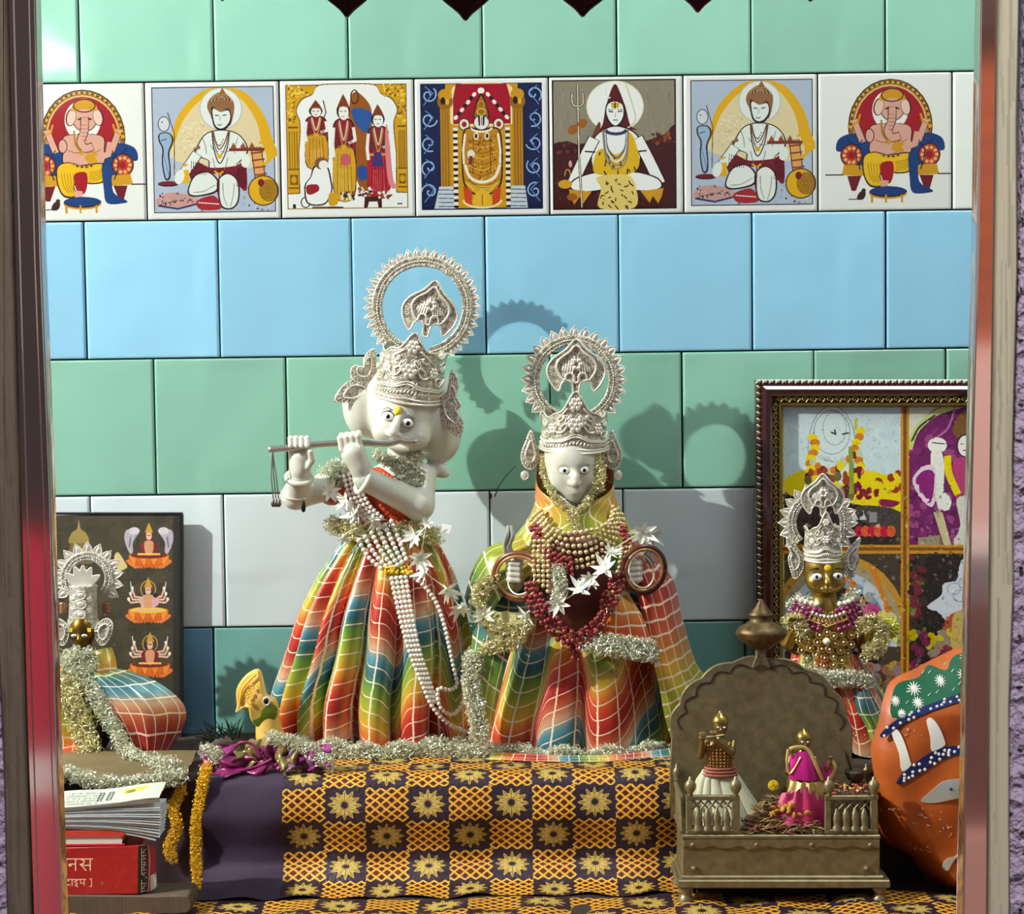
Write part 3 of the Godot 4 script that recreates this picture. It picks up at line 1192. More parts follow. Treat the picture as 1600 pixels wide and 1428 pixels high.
	p.specks(r, Rect2(900, 745, 200, 70), 34, 8, [ink, c8(210, 170, 160), c8(120, 90, 96)])
	p.specks(r, Rect2(1390, 800, 160, 44), 16, 7, [ink, c8(206, 206, 200)])
	p.line(arr([915, 440, 945, 430]), 4, ink)
	p.line(arr([925, 520, 955, 640]), 3, c8(80, 96, 120))
	p.ell(922, 335, 4, 4, ink)
	# mace
	p.line(arr([1455, 500, 1480, 720]), 62, ink)
	p.line(arr([1455, 500, 1480, 720]), 52, c8(222, 160, 90))
	for k in 5:
		p.line(arr([1424 + k * 6, 520 + k * 42, 1492 + k * 6, 512 + k * 42]), 9, c8(130, 60, 30))
	p.ring(1490, 520, 46, 62, 16, gold, -1.9, 1.9)
	p.ell(1490, 735, 88, 88, ink)
	p.ell(1490, 735, 82, 82, gold)
	for k in 6:
		p.ring(1520, 735, 50 - k * 9, 60 - k * 9, 5, c8(90, 54, 20))
	p.ell(1478, 690, 18, 22, red)
	p.poly(sm(arr([1395, 520, 1420, 560, 1400, 600, 1370, 590, 1372, 540])), pale)
	p.rect(1300, 490, 200, 16, c8(120, 50, 40))
	for x in [1325, 1380, 1430]:
		p.poly(arr([x - 18, 490, x, 455, x + 18, 490]), c8(150, 80, 40))
	return p.tex()


func stander(p: Paint, x: float, y0: float, y1: float, robe: Color, skirt: Color, hair: Color) -> void:
	var h := y1 - y0
	var ink := c8(50, 26, 20)
	var skin := c8(236, 236, 226)
	p.poly(sm(arr([x - 60, y0 + h * 0.26, x, y0 + h * 0.2, x + 60, y0 + h * 0.26, x + 70, y0 + h * 0.55, x + 58, y1 - 10, x - 58, y1 - 10, x - 66, y0 + h * 0.55])), ink)
	p.poly(sm(arr([x - 54, y0 + h * 0.27, x, y0 + h * 0.21, x + 54, y0 + h * 0.27, x + 60, y0 + h * 0.55, x - 60, y0 + h * 0.55])), robe)
	p.poly(sm(arr([x - 56, y0 + h * 0.52, x + 56, y0 + h * 0.52, x + 54, y1 - 14, x - 54, y1 - 14])), skirt)
	for k in 5:
		p.line(arr([x - 36 + k * 18, y0 + h * 0.55, x - 44 + k * 22, y1 - 24]), 4, skirt.darkened(0.35))
	p.line(arr([x - 58, y0 + h * 0.3, x - 66, y0 + h * 0.46, x - 60, y0 + h * 0.58]), 18, skin)
	p.line(arr([x + 58, y0 + h * 0.3, x + 68, y0 + h * 0.42, x + 30, y0 + h * 0.45]), 18, skin)
	p.ell(x, y0 + h * 0.13, 40, h * 0.085, hair)
	p.ell(x + 2, y0 + h * 0.145, 30, h * 0.075, skin)
	p.poly(arr([x - 38, y0 + h * 0.1, x - 20, y0 + h * 0.03, x, y0 - h * 0.04, x + 22, y0 + h * 0.03, x + 38, y0 + h * 0.1, x, y0 + h * 0.085]), c8(120, 60, 24))
	p.line(arr([x - 18, y0 + h * 0.13, x - 6, y0 + h * 0.135]), 4, ink)
	p.line(arr([x + 6, y0 + h * 0.135, x + 18, y0 + h * 0.13]), 4, ink)
	p.line(arr([x - 6, y0 + h * 0.185, x + 8, y0 + h * 0.185]), 4, c8(160, 40, 40))
	for k in 6:
		p.line(arr([x - 44 + k * 6, y0 + h * (0.3 + 0.03 * k), x - 50 + k * 6, y0 + h * 0.5]), 3, robe.darkened(0.45))
		p.line(arr([x + 44 - k * 6, y0 + h * (0.3 + 0.03 * k), x + 50 - k * 6, y0 + h * 0.5]), 3, robe.darkened(0.45))
		p.line(arr([x - 30 + k * 12, y0 + h * 0.7, x - 34 + k * 13, y1 - 30]), 3, skirt.lightened(0.3))
	p.rect(x - 52, y0 + h * 0.515, 104, h * 0.025, c8(196, 150, 40))
	p.line(PackedVector2Array(sp([Vector2(x - 24, y0 + h * 0.23), Vector2(x, y0 + h * 0.42), Vector2(x + 24, y0 + h * 0.23)])), 7, c8(222, 206, 180))
	p.line(PackedVector2Array(sp([Vector2(x - 30, y0 + h * 0.25), Vector2(x, y0 + h * 0.5), Vector2(x + 30, y0 + h * 0.25)])), 5, c8(206, 160, 60))


func court_print() -> ImageTexture:
	var p := Paint.new(448, 448, c8(240, 242, 236), Rect2(30, 72, 785, 808))
	var gold := c8(206, 156, 20)
	var dark := c8(120, 84, 16)
	p.rect(64, 96, 712, 734, dark)
	p.rect(68, 100, 704, 726, gold)
	for e in [[-6, dark], [0, c8(240, 242, 236)]]:
		var k: int = e[0]
		var side := PackedVector2Array(sp([Vector2(138 + k, 500), Vector2(150 + k, 330), Vector2(128 + k, 250), Vector2(160 + k, 186 + k), Vector2(222, 154 + k), Vector2(262, 102 + k), Vector2(420, 96 + k)], 5))
		var o := PackedVector2Array([Vector2(68, 824), Vector2(68, 742 + k), Vector2(140 + k, 738 + k)])
		o.append_array(side)
		for i in range(side.size() - 1, -1, -1):
			o.append(Vector2(846 - side[i].x, side[i].y))
		o.append_array(PackedVector2Array([Vector2(706 - k, 738 + k), Vector2(772, 742 + k), Vector2(772, 824)]))
		p.poly(o, e[1])
	for s in [[78, 130], [724, 766]]:
		for k in 4:
			var x: float = lerpf(s[0] + 4, s[1] - 4, k / 3.0)
			p.line(arr([x, 370, x, 590]), 5, dark)
		p.rect(s[0] - 4, 340, s[1] - s[0] + 8, 12, dark)
		p.rect(s[0] - 6, 590, s[1] - s[0] + 12, 8, dark)
		p.rect(s[0] + 2, 625, s[1] - s[0] - 4, 60, dark)
		p.ell((s[0] + s[1]) / 2.0, 655, 16, 20, gold)
		p.rect(s[0] - 6, 700, s[1] - s[0] + 12, 8, dark)
	var r := RandomNumberGenerator.new()
	r.seed = 3
	p.specks(r, Rect2(70, 100, 130, 70), 40, 9, [dark, c8(236, 200, 70)])
	p.specks(r, Rect2(640, 100, 130, 70), 40, 9, [dark, c8(236, 200, 70)])
	p.specks(r, Rect2(72, 180, 50, 150), 30, 9, [dark, c8(236, 200, 70)])
	p.specks(r, Rect2(722, 180, 50, 150), 30, 9, [dark, c8(236, 200, 70)])
	# throne behind
	p.poly(sm(arr([440, 210, 480, 140, 560, 220, 570, 330, 560, 470, 570, 700, 490, 700, 440, 470])), c8(150, 84, 20))
	p.poly(sm(arr([455, 240, 520, 240, 570, 270, 560, 330, 540, 380, 500, 360, 460, 300])), c8(40, 84, 150))
	p.ring(470, 170, 22, 40, 7, c8(60, 40, 26))
	p.ell(510, 620, 34, 46, c8(40, 74, 140))
	stander(p, 240, 200, 590, c8(140, 40, 40), c8(206, 150, 30), c8(60, 34, 24))
	p.line(arr([285, 190, 300, 260, 270, 330]), 6, c8(50, 30, 24))
	stander(p, 402, 175, 770, c8(136, 36, 40), c8(206, 160, 30), c8(60, 34, 24))
	p.ell(410, 540, 32, 36, c8(196, 90, 90))
	stander(p, 605, 235, 760, c8(132, 44, 40), c8(172, 34, 44), c8(40, 26, 24))
	p.poly(sm(arr([655, 330, 672, 450, 690, 660, 715, 700, 680, 712, 655, 640, 645, 450])), c8(214, 130, 130))
	p.poly(arr([580, 500, 620, 500, 635, 580, 565, 580]), c8(60, 50, 110))
	# kneeling figure and footstool
	p.poly(sm(arr([200, 640, 220, 580, 270, 555, 310, 590, 325, 660, 330, 720, 290, 800, 210, 810, 170, 780, 165, 690])), c8(50, 30, 26))
	p.poly(sm(arr([206, 640, 226, 588, 270, 562, 302, 592, 316, 660, 322, 720, 286, 792, 214, 802, 178, 776, 173, 690])), c8(240, 242, 236))
	p.poly(sm(arr([180, 690, 240, 685, 250, 720, 200, 745, 176, 730])), c8(150, 34, 34))
	p.ell(268, 560, 40, 36, c8(120, 84, 50))
	p.ell(280, 570, 28, 28, c8(236, 234, 222))
	p.ring(170, 790, 26, 30, 6, c8(50, 30, 26), 0.5, 4.5)
	p.line(arr([210, 820, 390, 822]), 8, c8(50, 30, 26))
	p.poly(sm(arr([310, 740, 350, 740, 360, 800, 310, 810])), gold)
	p.poly(arr([520, 760, 620, 760, 620, 825, 600, 825, 595, 790, 545, 790, 535, 825, 515, 825]), c8(70, 34, 24))
	for q in [[420, 750], [640, 745], [525, 730]]:
		p.specks(r, Rect2(q[0] - 40, q[1] - 20, 80, 44), 24, 12, [c8(60, 40, 34), c8(230, 226, 214), c8(150, 70, 50)])
	p.rect(95, 800, 18, 24, c8(40, 30, 26))
	p.rect(712, 800, 30, 8, c8(40, 30, 26))
	return p.tex()


func temple_print() -> ImageTexture:
	var p := Paint.new(448, 448, c8(238, 240, 236), Rect2(22, 68, 773, 792))
	var ink := c8(44, 26, 18)
	var gold := c8(200, 146, 18)
	p.rect(54, 94, 706, 732, c8(22, 32, 70))
	p.rect(200, 98, 420, 720, gold)
	p.poly(sm(arr([235, 330, 235, 200, 270, 100, 560, 100, 590, 200, 590, 330])), c8(240, 220, 160))
	p.poly(arr([245, 330, 245, 180, 262, 98, 556, 98, 578, 180, 578, 330]), c8(160, 20, 34))
	for s in [-1, 1]:
		var x: float = 408.0 + s * 210.0
		p.rect(x - 30, 230, 60, 480, c8(176, 124, 20))
		for k in 3:
			p.line(arr([x - 16 + k * 16, 250, x - 16 + k * 16, 700]), 4, c8(110, 70, 14))
		p.ell(x, 200, 46, 46, c8(150, 100, 16))
		p.ell(x, 160, 40, 34, gold)
		p.ell(x - 12, 195, 14, 22, ink)
		p.ell(x + 14, 200, 10, 18, c8(230, 180, 60))
		p.poly(arr([x - 40, 690, x + 40, 690, x + 55, 820, x - 70, 820]), c8(196, 206, 212))
		for k in 5:
			p.line(arr([x - 44, 710 + k * 24, x + 44, 712 + k * 24]), 5, c8(70, 84, 110))
		var xc: float = 408.0 + s * 305.0
		for k in 5:
			var l := PackedVector2Array()
			for m in 18:
				l.append(Vector2(xc, 160 + k * 140) + Vector2(8 + m * 2.4, 0).rotated(m * 0.42 * s + k))
			p.line(l, 8, c8(150, 186, 220))
			p.line(arr([xc + s * 20, 110 + k * 140, xc - s * 25, 150 + k * 140, xc + s * 30, 220 + k * 140]), 6, c8(96, 136, 190))
		# flower garlands down both sides
		for k in 13:
			p.rect(408.0 + s * 152.0 - 13, 350 + k * 36, 26, 19, c8(236, 234, 222))
			p.rect(408.0 + s * 152.0 - 13, 369 + k * 36, 26, 15, ink)
		for k in 7:
			var q := Vector2(408 + s * (40 + k * 18), 160 + k * 22)
			p.ell(q.x, q.y, 15, 11, c8(240, 238, 230) if k % 2 == 0 else ink, s * 0.9)
		p.ell(408 + s * 100, 332, 33, 36, ink)
		p.ell(408 + s * 100, 332, 28, 31, c8(230, 222, 200))
		p.ell(408 + s * 100, 332, 14, 16, c8(150, 40, 40))
	p.ell(408, 138, 20, 18, c8(240, 238, 230))
	p.poly(sm(arr([365, 300, 375, 220, 400, 160, 416, 160, 440, 220, 450, 300])), ink)
	p.poly(sm(arr([371, 298, 381, 222, 404, 170, 412, 170, 434, 222, 444, 298])), c8(150, 100, 24))
	p.ring(408, 220, 18, 22, 6, gold)
	p.ring(408, 260, 24, 18, 6, c8(226, 190, 80))
	p.poly(sm(arr([300, 380, 340, 350, 408, 360, 476, 350, 520, 380, 530, 560, 510, 700, 408, 750, 310, 700, 290, 560])), ink)
	p.poly(sm(arr([308, 384, 342, 358, 408, 368, 474, 358, 512, 384, 522, 560, 502, 695, 408, 742, 318, 695, 298, 560])), c8(184, 128, 20))
	var r := RandomNumberGenerator.new()
	r.seed = 9
	p.specks(r, Rect2(325, 400, 170, 270), 90, 8, [c8(226, 180, 60), c8(120, 78, 16), c8(150, 60, 30)])
	for k in 9:
		p.line(PackedVector2Array(sp([Vector2(330, 420 + k * 30), Vector2(408, 434 + k * 33), Vector2(486, 420 + k * 30)])), 4, [c8(120, 78, 16), c8(232, 190, 80)][k % 2])
	p.line(arr([360, 400, 356, 620]), 5, c8(110, 66, 14))
	p.line(arr([456, 400, 460, 620]), 5, c8(110, 66, 14))
	p.ell(408, 322, 46, 44, ink)
	p.ell(408, 322, 42, 40, c8(230, 232, 226))
	p.poly(arr([388, 286, 400, 286, 400, 340, 392, 340]), ink)
	p.poly(arr([416, 286, 428, 286, 424, 340, 416, 340]), ink)
	p.line(arr([408, 290, 408, 335]), 6, c8(170, 30, 30))
	p.ring(408, 350, 60, 26, 10, c8(236, 234, 224), 0.2, PI - 0.2)
	for s in [-1, 1]:
		p.ell(408 + s * 32, 400, 15, 22, c8(236, 226, 190))
		p.ell(408 + s * 32, 400, 8, 13, ink)
		p.line(arr([408 + s * 96, 390, 408 + s * 108, 480, 408 + s * 105, 560]), 13, c8(238, 232, 210))
	p.line(PackedVector2Array(sp([Vector2(310, 570), Vector2(340, 640), Vector2(408, 668), Vector2(480, 640), Vector2(512, 570)])), 17, c8(240, 234, 210))
	p.ell(345, 505, 22, 26, c8(226, 222, 206))
	p.line(arr([345, 520, 340, 560]), 20, c8(120, 40, 50))
	for k in 4:
		p.ring(408, 660, 100 - k * 8, 34 + k * 14, 6, c8(226, 186, 60), 0.2, PI - 0.2)
	for s in [-1, 1]:
		p.poly(arr([408 + s * 60, 720, 408 + s * 110, 690, 408 + s * 100, 800, 408 + s * 60, 800]), c8(196, 66, 30))
	p.poly(sm(arr([350, 790, 380, 720, 436, 720, 466, 790, 408, 815])), c8(226, 176, 40))
	p.line(arr([408, 740, 408, 800]), 5, c8(130, 84, 16))
	p.ring(408, 770, 110, 46, 12, c8(236, 222, 160), 0.1, PI - 0.1)
	return p.tex()


func shiva_print() -> ImageTexture:
	var p := Paint.new(448, 448, c8(238, 240, 232), Rect2(800, 48, 758, 797))
	var ink := c8(34, 18, 16)
	var skin := c8(240, 242, 236)
	p.rect(816, 64, 704, 756, ink)
	p.rect(824, 72, 688, 740, c8(140, 134, 112))
	var r := RandomNumberGenerator.new()
	r.seed = 6
	for k in 60:
		var x := r.randf_range(826, 1508)
		var y := r.randf_range(75, 330)
		p.line(arr([x, y, x + r.randf_range(-4, 4), y + r.randf_range(20, 70)]), 3, [c8(160, 152, 126), c8(120, 116, 100)][k % 2])
	p.poly(arr([824, 432, 860, 424, 900, 418, 960, 440, 1030, 424, 1100, 420, 1300, 430, 1360, 420, 1420, 400, 1470, 380, 1490, 345, 1512, 330, 1512, 812, 824, 812]), c8(70, 28, 24))
	p.specks(r, Rect2(840, 430, 120, 60), 20, 14, [c8(110, 50, 30), c8(50, 20, 20)])
	p.specks(r, Rect2(1380, 380, 130, 60), 24, 14, [c8(140, 76, 34), c8(90, 40, 26)])
	p.specks(r, Rect2(830, 640, 680, 170), 60, 16, [c8(52, 24, 22), c8(84, 40, 28)])
	p.ell(1174, 220, 164, 150, c8(232, 228, 190))
	p.ell(1174, 220, 158, 144, skin)
	p.poly(sm(arr([1100, 330, 1120, 230, 1150, 130, 1176, 90, 1200, 130, 1235, 230, 1260, 330, 1300, 360, 1230, 350, 1120, 350, 1060, 380])), c8(90, 30, 20))
	p.poly(sm(arr([1090, 340, 1060, 420, 1040, 400, 1080, 310])), c8(110, 60, 30))
	p.poly(sm(arr([1118, 250, 1130, 200, 1175, 185, 1220, 205, 1230, 260, 1215, 310, 1176, 340, 1135, 310])), ink)
	p.poly(sm(arr([1124, 250, 1136, 206, 1175, 192, 1214, 210, 1222, 260, 1208, 304, 1176, 332, 1142, 304])), skin)
	p.poly(arr([1150, 200, 1200, 200, 1194, 230, 1156, 230]), c8(206, 170, 40))
	p.line(arr([1174, 196, 1174, 232]), 6, ink)
	for s in [-1, 1]:
		p.line(arr([1176 + s * 38, 248, 1176 + s * 14, 252]), 6, ink)
		p.line(arr([1176 + s * 40, 238, 1176 + s * 12, 240]), 3, ink)
	p.line(arr([1176, 255, 1174, 284]), 4, c8(160, 150, 140))
	p.line(arr([1164, 300, 1188, 300]), 5, c8(90, 40, 40))
	p.ring(1140, 130, 18, 40, 8, c8(230, 230, 220), 1.2, 3.4)
	p.line(PackedVector2Array(sp([Vector2(1236, 90), Vector2(1270, 200), Vector2(1290, 300), Vector2(1240, 350)])), 8, c8(214, 206, 170))
	# shoulders, arms, legs
	p.poly(sm(arr([1060, 390, 1120, 345, 1176, 330, 1240, 345, 1300, 385, 1320, 450, 1290, 600, 1060, 600, 1035, 470])), ink)
	p.poly(sm(arr([1064, 394, 1122, 352, 1176, 338, 1238, 352, 1294, 390, 1312, 450, 1284, 596, 1066, 596, 1042, 470])), skin)
	for s in [-1, 1]:
		var a := PackedVector2Array(sp([Vector2(1176 + s * 130, 420), Vector2(1176 + s * 185, 530), Vector2(1176 + s * 245, 660)]))
		p.line(a, 70, ink)
		p.line(a, 60, skin)
		p.line(arr([1176 + s * 120, 485, 1176 + s * 175, 480]), 8, ink)
		p.poly(sm(arr([1176 + s * 30, 610, 1176 + s * 120, 600, 1176 + s * 240, 640, 1176 + s * 262, 700, 1176 + s * 150, 720, 1176 + s * 20, 690])), ink)
		p.poly(sm(arr([1176 + s * 30, 618, 1176 + s * 120, 608, 1176 + s * 234, 645, 1176 + s * 252, 696, 1176 + s * 150, 712, 1176 + s * 20, 682])), skin)
		p.poly(arr([1176 + s * 140, 715, 1176 + s * 270, 700, 1176 + s * 262, 740, 1176 + s * 240, 790, 1176 + s * 210, 745, 1176 + s * 190, 785]), c8(206, 150, 30))
	p.poly(sm(arr([1250, 370, 1285, 420, 1310, 560, 1240, 620, 1100, 620, 1045, 590, 1070, 480, 1130, 470, 1180, 500, 1235, 450])), c8(222, 178, 24))
	for k in 16:
		var q := Vector2(r.randf_range(1075, 1290), r.randf_range(480, 600))
		p.line(PackedVector2Array([q, q + Vector2(r.randf_range(-6, 14), r.randf_range(14, 30))]), 7, ink)
	for k in 4:
		p.line(PackedVector2Array(sp([Vector2(1120 - k * 6, 360), Vector2(1130 - k * 3, 460 + k * 22), Vector2(1180, 520 + k * 22), Vector2(1228 + k * 3, 460 + k * 22), Vector2(1236 + k * 4, 360)])), 8, [c8(70, 90, 130), c8(226, 226, 220), c8(110, 120, 140), c8(150, 130, 90)][k])
	p.ring(1178, 358, 56, 22, 18, c8(50, 60, 90), 0.1, PI - 0.1)
	p.poly(sm(arr([1070, 630, 1240, 620, 1290, 700, 1280, 812, 1080, 812, 1090, 700])), c8(226, 200, 110))
	for k in 30:
		var q := Vector2(r.randf_range(1090, 1270), r.randf_range(640, 800))
		p.line(PackedVector2Array([q, q + Vector2(r.randf_range(-20, 20), r.randf_range(-4, 26))]), 6, ink)
	# trident, drum, pot
	p.line(arr([962, 95, 966, 500, 980, 806]), 13, ink)
	p.line(arr([962, 95, 966, 500, 980, 806]), 7, c8(226, 216, 186))
	p.line(PackedVector2Array(sp([Vector2(930, 140), Vector2(932, 200), Vector2(962, 216), Vector2(992, 200), Vector2(990, 140)])), 13, ink)
	p.line(PackedVector2Array(sp([Vector2(930, 140), Vector2(932, 200), Vector2(962, 216), Vector2(992, 200), Vector2(990, 140)])), 7, c8(226, 216, 186))
	p.ell(934, 352, 26, 32, c8(160, 90, 24), 0.8)
	p.ell(988, 316, 24, 30, c8(160, 90, 24), 0.8)
	p.ring(900, 620, 16, 36, 6, c8(206, 170, 60), PI, TAU)
	p.ell(885, 670, 40, 26, c8(206, 156, 30))
	p.ell(916, 552, 9, 20, c8(226, 170, 160))
	p.ell(925, 745, 30, 22, c8(160, 90, 24))
	return p.tex()


func build_frames() -> void:
	var jamb := mat(c8(226, 204, 200), 0.1, 0.95, {"roughness_texture": noise_tex(0.02, 12, 256, 4, Color(0.4, 0.4, 0.4), Color.WHITE)})
	var wood := mat(c8(108, 98, 90), 0.85, 0.0, {"albedo_texture": grain_tex(), "uv1_triplanar": true, "uv1_scale": Vector3(6, 2.0, 6), "heightmap_enabled": true, "heightmap_texture": noise_tex(0.02, 14, 256, 4), "heightmap_scale": 0.2})
	var cement := mat(c8(206, 208, 196), 0.9, 0.0, {"albedo_texture": grain_tex(), "uv1_triplanar": true, "uv1_scale": Vector3(5, 1.5, 5)})
	var d := structure("door_1", "doorway of dark polished jambs with weathered wooden casings")
	var xf := fr(40, 714, 1.63)
	var g := Geo.new(xf)
	g.plate(arr([-40, -300, 10, -300, 10, 0, 20, 400, 29, 760, 38, 1100, 48, 1428, 54, 1800, 14, 1800, 12, 1428, 6, 1160, -18, 714]), -40, 6, 3)
	put("casing", g, wood, d)
	g = Geo.new(xf)
	g.plate(arr([14, -300, 54, -300, 55, 0, 64, 400, 78, 760, 87, 1100, 99, 1428, 108, 1800, 60, 1800, 51, 1428, 42, 1160, 31, 760, 22, 400, 12, 0]), -36, 0, 2.5)
	put("jamb", g, jamb, d)
	g = Geo.new(xf)
	g.tube(v3([16, -300, 0, 21, 0, 0, 31, 400, 0, 41, 760, 0, 52, 1160, 0, 61, 1428, 0, 72, 1800, 0]), 1.3, 8)
	g.tube(v3([44, -300, 0, 45, 0, 0, 54, 400, 0, 67, 760, 0, 80, 1160, 0, 90, 1428, 0, 99, 1800, 0]), 1.0, 8)
	put("jamb_bead", g, jamb, d)
	xf = fr(1540, 714, 1.63)
	g = Geo.new(xf)
	g.plate(arr([1531, -300, 1562, -300, 1558, 0, 1553, 400, 1548, 760, 1546, 1000, 1543, 1428, 1540, 1800, 1496, 1800, 1503, 1428, 1511, 1000, 1516, 760, 1526, 400, 1532, 0]), -36, 0, 2.5)
	put("jamb", g, jamb, d)
	g = Geo.new(xf)
	g.tube(v3([1533, -300, 0, 1533, 0, 0, 1528, 400, 0, 1518, 760, 0, 1513, 1000, 0, 1505, 1428, 0, 1498, 1800, 0]), 1.8, 8)
	put("jamb_bead", g, jamb, d)
	g = Geo.new(xf)
	g.plate(arr([1562, -300, 1596, -300, 1592, 0, 1588, 200, 1589, 420, 1582, 714, 1584, 900, 1577, 1100, 1578, 1428, 1560, 1800, 1538, 1800, 1545, 1428, 1548, 1000, 1550, 760, 1555, 400, 1560, 0]), -40, 3, 3)
	put("casing", g, cement, d)
	g = Geo.new(fr(800, -100, 1.63))
	g.plate(arr([-20, -190, 1590, -190, 1590, -70, -20, -70]), -40, 4, 3)
	put("lintel", g, wood, d)
	# garland of dark leaves that hangs inside the lintel
	var z := 1.5
	var t := thing("leaf_toran", "row of dark maroon pointed leaves hanging from the top of the doorway", "garland", P(800, -70, z))
	xf = fr(800, 0, z)
	g = Geo.new(xf)
	var l := []
	for i in 41:
		l.append(Vector3(60 + i * 37, -66 + 3 * sin(i * 1.7), 2))
	g.tube(l, 4.0, 8)
	put("string", g, M.brown, t)
	var leaf := mat(c8(62, 26, 30), 0.32, 0.0, {"clearcoat_enabled": true, "clearcoat": 0.3, "heightmap_enabled": true, "heightmap_texture": noise_tex(0.05, 17, 256, 3), "heightmap_scale": 0.1, "uv1_triplanar": true, "uv1_scale": Vector3(9, 9, 9)})
	var leaf2 := mat(c8(92, 28, 66), 0.35)
	var tips := [[347, 2, 0.9], [542, 28, 1.0], [727, 33, 1.0], [910, 27, 1.05], [1090, 20, 1.0], [1266, 3, 0.95], [160, -6, 1.0], [1440, -5, 1.0]]
	for k in tips.size():
		var tx: float = tips[k][0]
		var ty: float = tips[k][1]
		var w: float = 76.0 * tips[k][2]
		g = Geo.new(xf)
		var o := sm(arr([tx, ty, tx - w * 0.16, ty - 13, tx - w * 0.52, ty - 36, tx - w * 0.86, ty - 66, tx - w * 0.8, ty - 96, tx, ty - 106, tx + w * 0.8, ty - 96, tx + w * 0.84, ty - 66, tx + w * 0.5, ty - 34, tx + w * 0.15, ty - 11]), 3)
		g.plate(o, -1.0, 1.2, 1.5, func(q): return 5.0 - 0.1 * absf(q.x - tx) + 0.03 * (ty - q.y))
		put("leaf", g, leaf2 if k == 4 else leaf, t)


func grain_tex() -> ImageTexture:
	var pa := Paint.new(256, 512, c8(214, 206, 196), Rect2(0, 0, 256, 512))
	var r := RandomNumberGenerator.new()
	r.seed = 15
	for i in 320:
		var x := r.randf() * 256
		var y := r.randf() * 512
		var h := r.randf_range(30, 200)
		var s := r.randf_range(0.88, 1.05)
		pa.line(arr([x, y, x + r.randf_range(-3, 3), y + h * 0.5, x + r.randf_range(-4, 4), y + h]), r.randf_range(1, 3.5), Color(0.8 * s, 0.77 * s, 0.72 * s))
	return pa.tex()


func brocade_tex() -> ImageTexture:
	var w := 130.0
	var h := 104.0
	var pa := Paint.new(780, 624, c8(40, 20, 38), Rect2(0, 0, w, h))
	var gold := c8(224, 170, 52)
	for j in 2:
		for i in 2:
			var c := Vector2(i * 65 + 32.5, j * 52 + 26)
			if (i + j) % 2 == 0:
				# a block of linked gold rings over orange and rust
				pa.rect(c.x - 30, c.y - 23, 60, 46, c8(128, 56, 16))
				for b in 4:
					for a in 4:
						if b < 3 and a < 3:
							pa.ell(c.x - 18 + a * 18, c.y - 13 + b * 13, 7, 5, c8(92, 22, 10))
				for b in 4:
					for a in 4:
						var q := c + Vector2(-25.5 + a * 17, -19.5 + b * 13)
						pa.line(PackedVector2Array([q + Vector2(0, -6.5), q + Vector2(8.5, 0), q + Vector2(0, 6.5), q + Vector2(-8.5, 0), q + Vector2(0, -6.5)]), 2.7, gold)
						pa.ell(q.x, q.y, 3.0, 2.8, c8(38, 16, 24))
				pa.line(PackedVector2Array([c + Vector2(30, -22), c + Vector2(37, -28)]), 2.2, gold)
				pa.line(PackedVector2Array([c + Vector2(-30, 22), c + Vector2(-37, 28)]), 2.2, gold)
			else:
				for ring in 2:
					for k in 12:
						var a := TAU * (k + 0.5 * ring) / 12
						var r := 27.0 if ring == 0 else 19.0
						var q := Vector2(cos(a), sin(a) * 0.86)
						pa.poly(sm(PackedVector2Array([c + q * 5.0, c + q.rotated(0.2) * r * 0.66, c + q * r, c + q.rotated(-0.2) * r * 0.66]), 3), c8(176, 146, 66) if ring == 0 else c8(210, 184, 98))
						pa.line(PackedVector2Array([c + q * 6.0, c + q * r * 0.86]), 0.9, c8(92, 66, 24))
				pa.ell(c.x, c.y, 4.2, 3.8, c8(34, 14, 26))
	return pa.tex()


